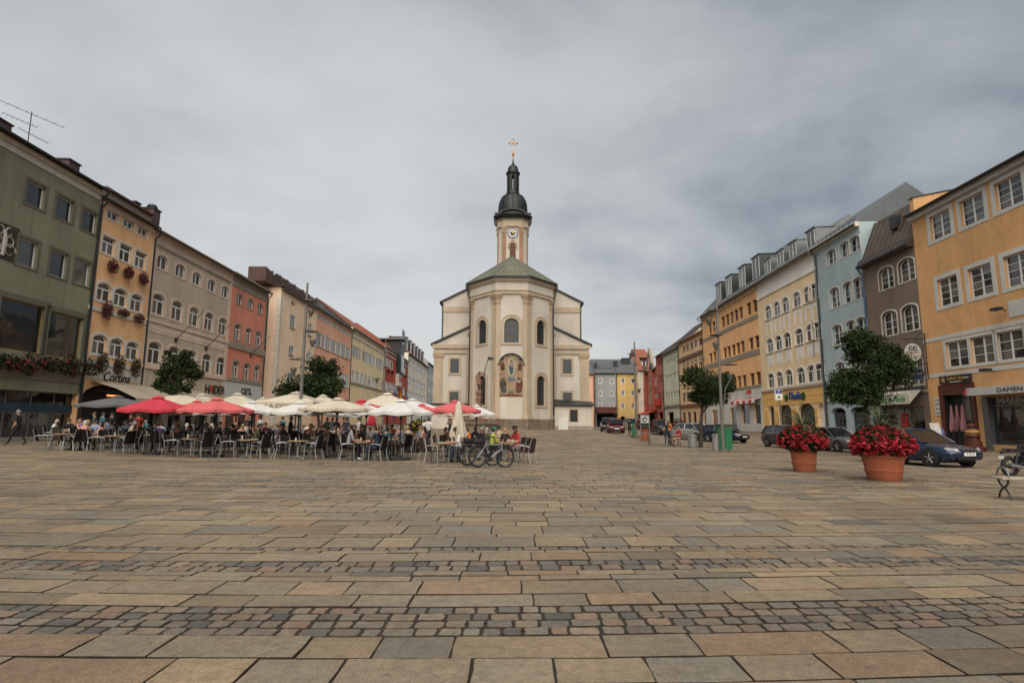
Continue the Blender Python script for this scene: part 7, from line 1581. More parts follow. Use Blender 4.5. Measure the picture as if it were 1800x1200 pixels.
tree(308, 33, 610, 702, 270, 356, 'small loose tree in front of the taupe house', 3, lobes=[(0, 0, .1, .85, .9, .9), (-.5, 0, -.55, .45, .4, .3), (.45, 0, .1, .5, .5, .5), (.0, 0, -.75, .3, .3, .2)], n=7500)
tree(560, 44, 624, 718, 486, 606, 'wide dark tree between lamp post and salmon house', 4, lobes=[(.35, 0, .1, .62, .8, .9), (-.45, 0, -.35, .5, .6, .5), (.1, .3, .2, .5, .5, .6)], n=11000, leaf=.12)
tree(1231, 38.5, 637, 722, 1196, 1294, 'tree with two leafy lobes beside the lamp post with green bins', 5, lobes=[(-.4, 0, .2, .6, .7, .75), (.5, 0, -.1, .5, .6, .7), (0, 0, -.5, .6, .6, .35)], n=10500, leaf=.10)
tree(1527, 29, 580, 728, 1451, 1601, 'broad dark tree behind the flower pot and before the brown house', 6, lobes=[(.0, 0, .0, .9, .9, .85), (-.6, 0, -.4, .5, .5, .45), (.68, 0, .1, .42, .5, .45), (-.15, 0, -.5, .6, .6, .4), (-.05, 0, .72, .4, .4, .35)], n=16000, leaf=.09)
# ================================================================= flower pots
TERRA = mat('terracotta', (.36, .105, .05), .8, .12, 4, bump=.15, bscale=30, streak=.12)
GRASSY = [mat('palm_green', (.035, .05, .022), .6, .25, 6), mat('palm_yellow', (.075, .085, .035), .6, .25, 6)]
def flowerpot(px_, ybase, Y, ytop, wtop, wbot, yfl, wfl, label, n, palm=True, seed=1, group='terracotta pots with red flowers'):
    rg_ = random.Random(seed); b = gp(px_, Y); u = Y/1000; H = at_y(px_, ytop, Y).z-b.z; rt, rb_ = wtop*u/2, wbot*u/2
    t = thing('flower_pot', label, 'flower pot', tuple(b+Vector((0, 0, .003))), 0, group); L_ = lambda f: rb_+(rt-rb_)*f
    pr = [(rb_*.96, 0), (rb_, .02)]
    for f in (.30, .36): pr += [(L_(f), H*f-.02), (L_(f)+.022, H*f-.008), (L_(f)+.022, H*f+.014), (L_(f), H*f+.026)]
    pr += [(L_(.80), H*.80), (L_(.80)+.035, H*.81), (rt+.03, H*.985), (rt+.015, H), (rt-.03, H), (rt-.05, H-.08)]
    MB().lathe(pr, 40).build('pot', TERRA, t, smooth=35); MB().lathe([(.001, H-.07), (rt-.04, H-.07)], 24).build('soil', BED, t)
    hf = at_y(px_, yfl, Y).z-b.z-H; rf = wfl*u/2; m = MB(); g = MB()
    cc = []
    for i in range(int(n/26)):
        a = rg_.uniform(0, 2*PI); v = rg_.uniform(-.28, 1) ; rr_ = math.sqrt(max(0, 1-max(v, 0)**2))*rg_.uniform(.80, 1.0)*(1 if v > 0 else .95+v*.3)
        c = Vector((rf*rr_*math.cos(a), rf*rr_*math.sin(a), H+.12+hf*.86*v)); cc.append(c); r = rg_.uniform(.05, .095)*rf/.9
        leaves(m, c, (r, r, r*.8), 26, .042*rf/.9, 3, rng=rg_, up=.6, aspect=.9)
    o = m.build('blossoms', PETAL, t); o['kind'] = 'stuff'
    leaves(g, (0, 0, H+.1+hf*.3), (rf*.90, rf*.90, hf*.62), int(n*.55), .07*rf/.9, 2, shell=.25, rng=rg_); leaves(g, (0, 0, H+.02), (rf*.8, rf*.8, .22), int(n*.15), .07*rf/.9, 2, rng=rg_)
    o = g.build('foliage', LEAFM, t); o['kind'] = 'stuff'
    if palm:
        p = MB()
        for i in range(palm):
            a = 2*PI*i/palm*2.4+rg_.uniform(-.3, .3); l = rg_.uniform(.9, 1.5)*rf*1.1; el = rg_.uniform(.3, 1.4); pts = []
            for k in range(7):
                s = k/6; pts.append(Vector((math.cos(a)*l*s*math.cos(el), math.sin(a)*l*s*math.cos(el), H+hf*.92+l*s*math.sin(el)-.45*l*s*s*s)))
            sd_ = Vector((-math.sin(a), math.cos(a), 0))
            for k in range(6):
                w0, w1 = .042*(1-k/6.2), .042*(1-(k+1)/6.2); p.add([pts[k]-sd_*w0, pts[k]+sd_*w0, pts[k+1]+sd_*w1, pts[k+1]-sd_*w1], [(0, 1, 2, 3)], i % 2)
                if k > 1:
                    for s_ in (-1, 1): q = pts[k]; d = (pts[k+1]-pts[k]).normalized(); e = q+d*.16+sd_*s_*.13-Vector((0, 0, .05)); p.add([q, q+d*.03, e], [(0, 1, 2)], i % 2)
        o = p.build('palm_leaves', GRASSY, t); o['kind'] = 'stuff'
    return t, rf, b
t1, rf1, b1 = flowerpot(1410, 819, 19.5, 785, 44, 34, 750, 82, 'terracotta pot of red flowers standing behind the bigger pot', 8500, 26, 2)
t2, rf2, b2 = flowerpot(1548, 838, 16.6, 794, 68, 50, 752, 101, 'big terracotta pot of red flowers before the dark blue car', 11000, 28, 3)
flowerpot(1133.5, 768, 50, 752, 16, 12, 735, 34, 'distant terracotta pot of red flowers behind the display board', 1500, 0, 4)
flowerpot(1192, 768, 55, 751, 15, 11, 735, 24, 'distant pot of red flowers behind the seated person in red', 1200, 0, 5)
lt = MB(); rg_ = random.Random(8)
for b, rf, k in ((b1, rf1, 420), (b2, rf2, 800)):
    for i in range(k):
        a = rg_.uniform(0, 2*PI); d = rf*rg_.gauss(.85, .45); x, y = b.x+d*math.cos(a)*1.35+.15, b.y+d*math.sin(a)*.8
        s = rg_.uniform(.012, .03); th = rg_.uniform(0, 6.28); z = gz(x, y)+.009+rg_.uniform(0, .006); c, s2 = math.cos(th)*s, math.sin(th)*s
        lt.add([(x-c, y-s2, z), (x+s2*.7, y-c*.7, z+.004), (x+c, y+s2, z), (x-s2*.7, y+c*.7, z+.005)], [(0, 1, 2, 3)], 0 if rg_.random() < .65 else 1)
tag(lt.build('fallen_petals', [mat('petal_fallen', (.11, .022, .02), .8, .4, 20), mat('leaf_fallen', (.07, .04, .022), .9, .3, 20)]), 'dark red fallen petals strewn around the flower pots', 'petals', kind='stuff')
# flower tub by the terrace aisle
b = gp(733, 39); t = thing('flower_tub', 'tub of yellow flowers beside the two waiters in white', 'flower pot', tuple(b))
MB().lathe([(.35, 0), (.45, .6), (.42, .6)], 18).build('tub', TERRA, t); m = MB(); leaves(m, (0, 0, 1.15), (.65, .6, .65), 700, .09, 4, rng=rg_); o = m.build('flowers', LEAFM[:2]+[mat('bloom_yellow', (.55, .38, .03), .7, .2), LEAFM[2]], t); o['kind'] = 'stuff'
# ================================================================= street lamps
LPOLE = mat('lamp_pole_grey', (.16, .15, .14), .45, .15, 4, metal=.4); SPOT = mat('lamp_spot', (.11, .10, .085), .5, .15, 6, metal=.3)
def lamp(px_, Y, ytop, items, label, r=.10):
    b = gp(px_, Y); H = at_y(px_, ytop, Y).z-b.z; t = thing('street_lamp', label, 'street lamp', tuple(b), 0, 'tall lamps with discs and spotlights')
    MB().tube([(0, 0, 0), (0, 0, H*.72), (0, 0, H)], [r, r*.8, r*.55], 10).build('pole', LPOLE, t); MB().lathe([(r*1.8, 0), (r*1.8, .04), (r*1.05, .08)], 14).build('base_plate', LPOLE, t)
    zp = lambda y: at_y(px_, y, Y).z-b.z; u = Y/1000
    for it in items:
        if it[0] == 'disc':                          # picture: centre x offset, y, width
            _, dx, y, w = it; d = MB().lathe([(.02, .06), (w*u/2, .0), (w*u/2, -.03), (.02, -.05)], 24, (dx*u, 0, 0)).build('reflector_disc', SPOT, t, (0, 0, zp(y)))
            MB().tube([(0, 0, .1), (dx*u*.5, 0, .12), (dx*u, 0, .05)], .02, 5).build('disc_arm', LPOLE, d)
        else:                                        # spot: an arm bowing out to an upright funnel
            _, dx, ya, y0, y1 = it; z0, z1 = zp(y0), zp(y1); a = zp(ya); X = dx*u; sg = 1 if X > 0 else -1
            s_ = MB().lathe([(.03, z0-.02), (.07, z0), (.17, z0+(z1-z0)*.75), (.16, z1), (.10, z1)], 12, (X, 0, 0)).build('spotlight', SPOT, t)
            MB().tube([(X*.04, 0, a), (X*.10, 0, (a*.5+z0*.5)), (X*.45, 0, z0*.88+a*.12-.05), (X*.85, 0, z0-.10), (X, 0, z0)], .025, 6).build('arm', LPOLE, s_)
    return t
lamp(1270, 32.8, 524, [('disc', -8, 545.5, 18), ('disc', -3, 588.5, 22), ('disc', 20, 640.5, 23), ('spot', -15, 583, 571, 559.5), ('spot', -5, 640, 615, 601.5), ('spot', 18, 790, 668, 656)], 'tall street lamp standing at the green recycling bins')
lamp(525.5, 31, 497, [('disc', 6, 529, 26), ('disc', 12, 582, 22), ('disc', -13, 631, 22), ('spot', 9, 565, 556, 544), ('spot', 15, 690, 609, 597), ('spot', -16, 700, 659, 646)], 'tall street lamp rising out of the large cream parasol')
lamp(1119, 54, 601, [('disc', -6, 622, 14), ('disc', 3, 640, 10), ('spot', -4, 690, 672, 665), ('spot', 6, 730, 690, 683)], 'slender street lamp in front of the golden yellow house', .12)
lamp(672, 47, 598, [('disc', 3, 619, 11), ('disc', 3, 644, 11), ('spot', -13, 690, 672, 664)], 'slender street lamp in front of the lemon and red houses', .09)
# ================================================================= bins, boards, benches
GREENB = mat('bin_green', (.015, .13, .055), .45, .12, 3); GREYB = mat('bin_grey', (.22, .22, .21), .5, .1, 4, metal=.3)
b = gp(1272.5, 33.6); t = thing('recycling_bin', 'green recycling bin behind the foot of the lamp', 'bin', tuple(b)); MB().box(-.37, -.25, .12, .37, .25, 1.32).build('body', GREENB, t)
MB().box(-.40, -.28, 1.32, .40, .28, 1.38).build('lid', GREENB, t)
for sx in (-.33, .33):
    for sy in (-.2, .2): MB().tube([(sx, sy, 0), (sx, sy, .14)], .03, 6).build('leg', GREYB, t)
MB().box(-.05, -.262, .15, .05, -.251, 1.3).build('rib', GREENB, t)
def waste(px_, Y, h, r, label):
    b = gp(px_, Y); t = thing('waste_bin', label, 'bin', tuple(b)); MB().lathe([(r*.92, 0), (r*.92, .04), (r, .06), (r, h-.16)], 16).build('body', GREYB, t); MB().lathe([(r+.015, h-.17), (r+.015, h-.02), (r*.7, h), (.001, h)], 16).build('lid', GREYB, t)
    for s in (-1, 1): MB().lathe([(.055, 0), (.055, .02), (.001, .02)], 10).build('opening', BLACK, t, (s*r*.45, -r*.88, h-.1)).rotation_euler = (PI/2, 0, 0)
waste(1257.5, 33.2, 1.0, .20, 'slim grey waste bin beside the green recycling bin'); waste(1216.5, 38.5, .86, .30, 'grey waste bin at the end of the park benches')
b = gp(1117, 56); t = thing('recycling_bin', 'narrow green bin at the foot of the far slender lamp', 'bin', tuple(b)); MB().box(-.3, -.2, .1, .1, .2, 1.35).build('body', GREENB, t); MB().box(-.45, -.3, 0, .45, .3, .1).build('foot_plate', IRON, t)
b = gp(1134, 45.5); t = thing('display_board', 'tall glazed display board in a grey frame in front of the red flower pot', 'display board', tuple(b)); w = .36
for s in (-1, 1): MB().box(s*w*.97-.03, -.04, 0, s*w*.97+.03, .04, 2.25).build('post', ZINC, t)
MB().box(-w+.03, -.03, .75, w-.03, .03, .83).box(-w+.03, -.03, 2.17, w-.03, .03, 2.25).build('rail', ZINC, t); pn = MB().box(-w+.03, -.012, 1.30, w-.03, .012, 2.17).build('poster_panel', mat('poster_grey', (.42, .42, .40), .5, .1), t)
MB().tube([(.16*math.cos(a), -.02, 1.86+.16*math.sin(a)) for a in [i*PI/6 for i in range(11)]], .04, 6).build('poster_mark', BLACK, pn); MB().box(-w+.05, -.02, 1.32, w-.05, -.012, 1.58).build('poster_foot', BLACK, pn)
SLATW = mat('bench_wood', (.42, .37, .30), .7, .15, 6, streak=.15)
def bench(loc, rz, label, arm=True, group='park benches', L_=1.9, wm=None):
    t = thing('park_bench', label, 'bench', loc, rz, group)
    for i in range(6): MB().box(-L_/2, -.26+i*.088, .42, L_/2, -.26+i*.088+.074, .455).build('slat', wm or SLATW, t)
    for x in (-L_/2+.12, L_/2-.12):
        l = MB()
        for s in (-1, 1): l.tube([(x, s*.24, 0), (x, s*.20, .10), (x, s*.08, .20), (x, -s*.06, .25), (x, -s*.17, .32), (x, -s*.22, .42)], .020, 6)
        l.tube([(x, -.25, .41), (x, .25, .41)], .016, 5); l.build('leg', IRON, t)
        if arm: MB().tube([(x, .25*math.cos(a), .44+.23*math.sin(a)) for a in [i*PI/10 for i in range(11)]], .020, 6).build('armrest', ZINC, t)
    return t
p = gp(1786, 12.4); bench((p.x+.52, p.y-.10, p.z+.004), R(-17), 'wooden bench with curled iron legs at the edge beside the motorcycle')
for px_, Y, lab in ((1160, 42.5, 'backless wooden bench with curled legs next to the display board'), (1198, 40.2, 'backless wooden bench with curled legs beside the grey waste bin')):
    p = gp(px_, Y); bench((p.x, p.y, p.z+.004), R(6), lab, False, wm=mat('bench_wood_old', (.16, .13, .10), .8, .2, 6))
p = gp(1194, 40.2); person('sit_side', (p.x, p.y+.05, p.z+.004), R(-70), 'red', 'skinlegs', 'grey haired person in red sitting on the bench', 'grey', True)
p = gp(1187, 41.5); bx_ = thing('stroller', 'grey covered stroller behind the person sitting on the bench', 'stroller', tuple(p+Vector((0, 0, .005))))
hd = MB().lathe([(.34, 0), (.36, .2), (.30, .42), (.14, .56), (.001, .6)], 14, (0, 0, .55), sy=.9).build('hood', mat('stroller_grey', (.12, .12, .125), .8, .2), bx_)
for x in (-.25, .25):
    for y in (-.3, .3): MB().tube([(x, y+.11*math.cos(a), .12+.11*math.sin(a)) for a in [i*PI/6 for i in range(13)]], .018, 5).build('wheel', IRON, bx_)
fr_ = MB()
for x in (-.24, .24): fr_.tube([(x, -.3, .12), (x, .25, .6), (x, .5, 1.0)], .016, 5).tube([(x, .3, .12), (x, -.1, .55)], .016, 5)
fr_.tube([(-.24, .5, 1.0), (.24, .5, 1.0)], .016, 5).build('frame', ALU, bx_)
# parking sign with down arrow
b = gp(1372, 52); H = at_y(1372, 703, 52).z-b.z; t = thing('parking_sign', 'blue and white parking sign box with black arrow before the yellow house', 'sign', tuple(b)); u = .052
MB().tube([(.1, 0, 0), (.1, 0, H+.05)], .06, 8).build('post', LPOLE, t); bxs = MB().box(-.31, -.12, H, .31, .12, H+.95).build('box', SIGNW, t); MB().box(-.29, -.13, H+.60, .29, -.122, H+.92).build('blue_panel', SIGNB, bxs)
text('P', .28, SIGNW, bxs, (0, -.14, H+.76)); MB().prism([(-.05, H+.42), (.05, H+.42), (.05, H+.28), (.13, H+.28), (0, H+.12), (-.13, H+.28), (-.05, H+.28)], -.13, -.122).build('arrow', SIGNK, bxs)
# three striped closed parasols and the lantern figure by the maroon shop
FST = mat('fabric_striped_rose', (.30, .13, .14), .85, .1)
for px_, Y, lab in ((1671, 37.6, 'first closed striped parasol at the maroon shop entrance'), (1680.5, 37.9, 'middle closed striped parasol at the maroon shop entrance'), (1690, 37.2, 'third closed striped parasol at the maroon shop entrance')): closed(px_, Y, 710, 757, 9.5, FST, lab, 'closed striped parasols', mat('fabric_striped_dark', (.11, .05, .06), .85, .1))
b = gp(1709, 35.2); t = thing('carved_pillar', 'stacked reddish carved wooden pillar at the maroon shop', 'pillar', tuple(b)); MB().lathe([(.62, 0), (.62, .25), (.45, .3), (.45, .6), (.3, .64), (.3, .85), (.42, .92), (.36, 1.05), (.24, 1.1), (.34, 1.24), (.30, 1.36), (.18, 1.42), (.24, 1.55), (.14, 1.66), (.001, 1.7)], 12).build('body', MAROON, t, smooth=30)
MB().lathe([(.345, 1.1), (.36, 1.2), (.345, 1.28)], 12).build('ring', SIGNGOLD, t)
for (px_, Y, w, h, col, lab) in ((1652, 37.6, .72, .42, mat('board_blue', (.10, .14, .30), .6, .1), 'small slanted blue notice board on a stand beside the notice panel'), (1647, 36.8, .62, .75, WGREY, 'white folding sign with picture below the blue notice board')):
    b = gp(px_, Y); t = thing('folding_sign', lab, 'sign', tuple(b)); z0 = .95 if 'blue' in lab else .1; MB().add([(-w/2, 0, z0), (w/2, 0, z0), (w/2, .16, z0+h), (-w/2, .16, z0+h), (-w/2, .03, z0), (w/2, .03, z0), (w/2, .19, z0+h), (-w/2, .19, z0+h)], [(0, 1, 2, 3), (7, 6, 5, 4), (0, 4, 5, 1), (1, 5, 6, 2), (2, 6, 7, 3), (3, 7, 4, 0)]).build('panel', col, t)
    for s in (-1, 1): MB().tube([(s*w*.4, .3, 0), (s*w*.4, .12, z0+h*.8)], .015, 5).tube([(s*w*.4, -.05, 0), (s*w*.4, .02, z0+.1)], .015, 5).build('leg', IRON, t)
# ================================================================= statue and fountain before the church
Y = 58; b = gp(841, Y); uu = Y/1000; ST = mat('statue_stone', (.20, .115, .08), .85, .3, 4, bump=.4, bscale=25, stain=((.06, .04, .03), 3, .58))
t = thing('knight_statue', 'weathered reddish statue with raised banner on a carved column before the church', 'statue', tuple(b)); z = lambda y: at_y(841, y, Y).z-b.z
MB().lathe([(.5, 0), (.5, z(735)), (.28, z(733)), (.26, z(712)), (.34, z(711)), (.22, z(709.5)), (.24, z(704)), (.32, z(700)), (.24, z(698)), (.26, z(693)), (.34, z(689.5)), (.31, z(688)), (.30, z(686.5))], 14).build('column', ST, t, smooth=35)
fmb, J = FIG['banner']; hs = (z(653.5)-z(686.5))/1.76; f_ = MB(); f_.v = [(x*hs*1.05, y*hs*1.05, zz_*hs+z(686.5)) for x, y, zz_ in fmb.v]; f_.f = fmb.f; f_.m = [0]*len(fmb.f); fig = f_.build('knight_figure', ST, t, smooth=60)
MB().lathe([(.001, .16), (.09, .13), (.11, .05), (.20, .04), (.20, .02), (.1, .02)], 12, (0, -.03*hs, 0)).build('helmet', ST, t, (0, 0, z(686.5)+1.66*hs))
MB().box(-.26*hs, -.10*hs, z(686.5)+.85*hs, .26*hs, .12*hs, z(686.5)+.98*hs).lathe([(.26, .58*hs), (.22, .95*hs)], 10, (0, 0, z(686.5))).build('skirt', ST, t)
x1 = (850-842.5)*uu+.1; pl_ = MB().tube([(.30*hs*1.05+.02, -.3, z(700)), (.55, -.3, z(655)), (.95, -.28, z(627))], .04, 6).build('banner_pole', IRON, t)
zt_ = z(627.5); MB().prism([(.95, zt_), (1.55, zt_-.1), (1.4, zt_-.22), (1.55, zt_-.30), (.90, zt_-.36)], -.30, -.26).build('banner', IRON, t)
Yf = 57.5; t = thing('fountain', 'low octagonal stone fountain basin behind the terrace', 'fountain', tuple(gp(833, Yf+1.2))); rr0 = (884-785)/2/1000*Yf
MB().lathe([(rr0, 0), (rr0, .25), (rr0-.15, .3), (rr0-.15, 1.0), (rr0+.05, 1.06), (rr0+.05, 1.2), (rr0-.35, 1.2), (rr0-.35, .6), (.001, .6)], 8, ph=PI/8).build('basin', STN, t)
for i in range(8):
    a = i*PI/4+PI/8; MB().lathe([(.13, 1.2), (.16, 1.3), (.1, 1.42), (.16, 1.6), (.001, 1.72)], 8, (rr0*.93*math.cos(a), rr0*.93*math.sin(a), 0)).build('finial', ST, t)
rl_ = MB()
for zz_ in (1.45, 1.85): rl_.tube([(rr0*.9*math.cos(i*PI/4+PI/8), rr0*.9*math.sin(i*PI/4+PI/8), zz_) for i in range(4, 8)], .02, 4)
rl_.build('railing', IRON, t)
# ================================================================= cars
RUB = mat('tyre_rubber', (.016, .016, .017), .85, .2, 20); RIM = mat('rim_alloy', (.30, .30, .30), .35, .1, metal=.7); CGL = mat('car_glass', (.010, .012, .014), .05, .2, 3, spec=.75); CHR = mat('chrome', (.6, .6, .6), .15, .05, metal=.9)
LAMPG = mat('headlight_glass', (.30, .31, .32), .12, .15, 8, spec=.8); TAIL = mat('tail_red', (.25, .01, .012), .2, .1)
PAINT = {k: mat('paint_'+k, c, .32, .06, 1.5, metal=.35, coat=.7) for k, c in dict(blue=(.016, .030, .070), grey=(.10, .10, .10), darkgrey=(.045, .043, .045), navy=(.010, .016, .04), silver=(.34, .35, .35), red=(.13, .015, .018), black=(.014, .014, .016)).items()}
def car(loc, rz, paint, kind, label, plate='TS·AB 12', Ls=4.4, Wc=1.76, Hc=1.41):
    """nose towards -y, wheels on the ground"""
    t = thing('parked_car', label, 'car', loc, rz, 'cars parked along the east side'); P = PAINT[paint]; h = Ls/2; w = Wc/2; bh = .60*Hc
    hood = bh-.02; tail = bh+.10 if kind != 'hatch' else bh+.06
    st = [(-h, .45, .60, .72), (-h+.10, .30, .66, .87), (-h+.45, .20, .74, .95), (-h+1.05, .19, hood*1.0, 1.0), (-h+1.25, .19, bh+.05, 1.0), (0, .19, bh+.09, 1.0), (h-1.0, .20, bh+.12, 1.0), (h-.35, .24, tail, .97), (h-.06, .32, tail-.08, .88), (h, .45, .62, .74)]
    m = MB(); n = 11; rings = []
    for y, zb, zs, k in st:
        ww = w*k; zm = zb+(zs-zb)*.55
        half = [(ww*.90, zb), (ww*.985, zb+.10), (ww, zm), (ww*.985, zs-.10), (ww*.90, zs-.02), (ww*.45, zs+.02)]
        rings.append([(x, y, z) for x, z in half]+[(-x, y, z) for x, z in half[::-1]])
    n = len(rings[0])
    for r in rings: m.v += r
    for i in range(len(rings)-1):
        for j in range(n): m.f.append((i*n+j, i*n+(j+1) % n, (i+1)*n+(j+1) % n, (i+1)*n+j)); m.m.append(0)
    m.f += [tuple(range(n))[::-1], tuple((len(rings)-1)*n+j for j in range(n))]; m.m += [0, 0]
    # roof skin and pillars belong to the body shell
    if kind == 'estate': gl = [(-h+1.15, bh+.04), (-h+1.95, Hc-.04), (-.1+.3, Hc), (h-.55, Hc-.06), (h-.15, tail)]
    elif kind == 'sedan': gl = [(-h+1.15, bh+.04), (-h+1.95, Hc-.04), (.25, Hc), (h-1.35, Hc-.07), (h-.65, tail+.02)]
    else: gl = [(-h+.85, bh+.04), (-h+1.6, Hc-.05), (.1, Hc), (h-.55, Hc-.05), (h-.12, tail-.05)]
    wb, wt = w*.90, w*.70
    wat = lambda z: wb+(wt-wb)*(z-bh)/(Hc-bh)
    # roof
    rf = gl[1:4]; vs = []
    for y, z in rf: vs += [(-wt-.01, y, z-.015), (-wt*.5, y, z+.025), (wt*.5, y, z+.025), (wt+.01, y, z-.015)]
    vs2 = [(x, y, z-.05) for x, y, z in vs]; k = len(vs); fs = []
    for i in range(2):
        for j in range(3): a = i*4+j; fs += [(a, a+1, a+5, a+4), (k+a, k+a+4, k+a+5, k+a+1)]
    fs += [(0, 1, k+1, k), (1, 2, k+2, k+1), (2, 3, k+3, k+2), (8, k+8, k+9, 9), (9, k+9, k+10, 10), (10, k+10, k+11, 11), (0, k, k+4, 4), (4, k+4, k+8, 8), (3, 7, k+7, k+3), (7, 11, k+11, k+7)]
    m.add(vs+vs2, fs)
    for s in (-1, 1):
        m.tube([(s*wb, gl[0][0], gl[0][1]-.02), (s*wat(gl[1][1]), gl[1][0], gl[1][1])], .035, 5); m.tube([(s*wb, gl[4][0], gl[4][1]), (s*wat(gl[3][1]), gl[3][0], gl[3][1])], .055, 5); ym = (gl[1][0]+gl[3][0])/2-.05; m.tube([(s*wb*1.0, ym, bh+.05), (s*wt*1.0, ym, Hc-.04)], .035, 4)
        m.tube([(s*wat(gl[1][1]), gl[1][0], gl[1][1]-.01), (s*wt, rf[1][0], rf[1][1]-.02), (s*wat(gl[3][1]), gl[3][0], gl[3][1]-.02)], .035, 5)
    body = m.build('body', P, t, smooth=38)
    g = lambda i, f=1.: (gl[i][0], gl[i][1])
    MB().add([(-wb*.97, gl[0][0], gl[0][1]), (wb*.97, gl[0][0], gl[0][1]), (wt*.97, gl[1][0], gl[1][1]-.02), (-wt*.97, gl[1][0], gl[1][1]-.02)], [(0, 1, 2, 3)]).build('windscreen', CGL, t)
    MB().add([(-wb*.97, gl[4][0], gl[4][1]), (wb*.97, gl[4][0], gl[4][1]), (wt*.97, gl[3][0], gl[3][1]-.02), (-wt*.97, gl[3][0], gl[3][1]-.02)], [(0, 1, 2, 3)]).build('rear_window', CGL, t)
    for s in (-1, 1):
        pts = [(s*wb*.985, gl[0][0]+.1, bh+.04), (s*wt*.99, gl[1][0], gl[1][1]-.03), (s*wt*.99, rf[1][0], rf[1][1]-.04), (s*wt*.99, gl[3][0], gl[3][1]-.04), (s*wb*.985, gl[4][0]-.05, bh+.08)]
        MB().add(pts, [(0, 1, 2, 3, 4)]).build('side_window', CGL, t)
        MB().lathe([(.001, -.07), (.08, -.03), (.08, .03), (.001, .07)], 8, sx=1.2, sy=.8).build('mirror', P, t, (s*(w+.09), gl[0][0]+.35, bh+.12))
        hl = MB(); hl.add([(s*w*.50, -h+.02, .61), (s*w*.86, -h+.17, .62), (s*w*.90, -h+.32, .70), (s*w*.84, -h+.28, .745), (s*w*.50, -h+.10, .70)], [(0, 1, 2, 3, 4)]); hl.v = [(x*1.01, y-.022, z) for x, y, z in hl.v]; hl.build('headlight', LAMPG, t)
        MB().box(s*w*.62-.17, h-.075, .68, s*w*.62+.17, h-.0, .80).build('tail_light', TAIL, t)
        MB().box(s*w*1.0-.008, -.55, bh-.12, s*w*1.0+.012, -.38, bh-.09).build('door_handle', P, t)
        for y in (-h+.82, h-.86):
            ar = MB().lathe([(.37, -.012), (.37, .012), (.001, .012)], 20).build('wheel_arch', BLACK, t, (s*(w*.992-.0), y, .33)); ar.rotation_euler = (0, s*PI/2, 0)
            wl_ = MB().lathe([(.20, .10), (.29, .10), (.315, .07), (.315, -.08), (.29, -.10)], 24).build('wheel', RUB, t, (s*(w-.07), y, .315)); wl_.rotation_euler = (0, s*PI/2, 0)
            r_ = MB().lathe([(.225, .085), (.205, .10), (.195, .07)], 20)
            for i in range(5): a = i*2*PI/5; r_.tube([(.03*math.cos(a), .03*math.sin(a), .10), (.2*math.cos(a), .2*math.sin(a), .09)], [.03, .024], 5)
            r_.lathe([(.001, .115), (.045, .11), (.05, .08)], 8); r_.build('rim', RIM, wl_); MB().lathe([(.195, .03), (.001, .03)], 16).build('brake_disc', BLACK, wl_)
    gr = MB()
    for s in (-1, 1): gr.strip([(s*.06, .56), (s*.05, .69), (s*.31, .69), (s*.27, .56), (s*.06, .56)], [(s*.085, .58), (s*.08, .67), (s*.285, .67), (s*.25, .58), (s*.085, .58)], -h-.03, -h+.05)
    gr.build('grille', CHR, t); MB().box(-.30, -h-.012, .565, .30, -h+.05, .685).build('grille_dark', BLACK, t); MB().box(-w*.62, -h-.006, .30, w*.62, -h+.06, .42).build('air_intake', BLACK, t)
    pl = MB().box(-.26, -h-.035, .44, .26, -h-.004, .55).build('plate', SIGNW, t); text(plate, .095, SIGNK, pl, (0, -h-.038, .495), depth=.002)
    MB().box(-w*.72, -h+.4, .17, w*.72, h-.4, .24).build('underbody', BLACK, t)
    for s in (-1, 1): MB().box(s*w*.985-.006, -h+1.3, .36, s*w*.985+.010, h-1.35, .40).build('side_trim', BLACK, t)
    return t
def park(px_, Y, dx, rz, *a, **k):
    b = gp(px_, Y); return car((b.x+dx, b.y, b.z+.004), R(rz), *a, **k)
park(1655, 23.4, -1.15, 13, 'blue', 'estate', 'dark blue car parked behind the big flower pot', plate='TS·AM 38')
park(1461, 34.6, 0, 12, 'grey', 'sedan', 'grey saloon parked between the two flower pots', plate='TS·RK 70')
park(1383, 39.5, 0, 10, 'darkgrey', 'hatch', 'small dark grey hatchback behind the smaller flower pot', Ls=3.8, Wc=1.68, Hc=1.5)
park(1274, 48, 0, 30, 'navy', 'hatch', 'navy hatchback parked behind the green recycling bin', Ls=3.9, Wc=1.7, Hc=1.46)
park(1221, 52, 0, 24, 'silver', 'hatch', 'silver car parked behind the tree and bench', Ls=4.0, Hc=1.48)
park(1161, 62, 0, 12, 'darkgrey', 'sedan', 'dark grey car parked behind the display board', Hc=1.55)
park(1082, 65, 0, -6, 'red', 'hatch', 'dark red car driving up beside the church annex', Ls=4.0, Wc=1.75, Hc=1.6)
park(1069, 71, 0, -6, 'black', 'hatch', 'black car following behind the dark red one', Ls=4.1, Wc=1.75, Hc=1.65)
park(1112, 82, 0, 5, 'silver', 'hatch', 'silver car beyond the dark clothed person', Hc=1.7)
# painted bay line
p = [gp(1560, 22.0), gp(1718, 20.4)]; d = (p[1]-p[0]).normalized(); n_ = Vector((-d.y, d.x, 0))*.05
ln = MB().add([p[0]-n_, p[1]-n_, p[1]+n_, p[0]+n_], [(0, 1, 2, 3)]); ln.v = [(x, y, gz(x, y)+.011) for x, y, z in ln.v]; tag(ln.build('parking_line', mat('road_paint', (.5, .49, .46), .7, .3, 8)), 'worn white parking line on the stones', kind='structure')
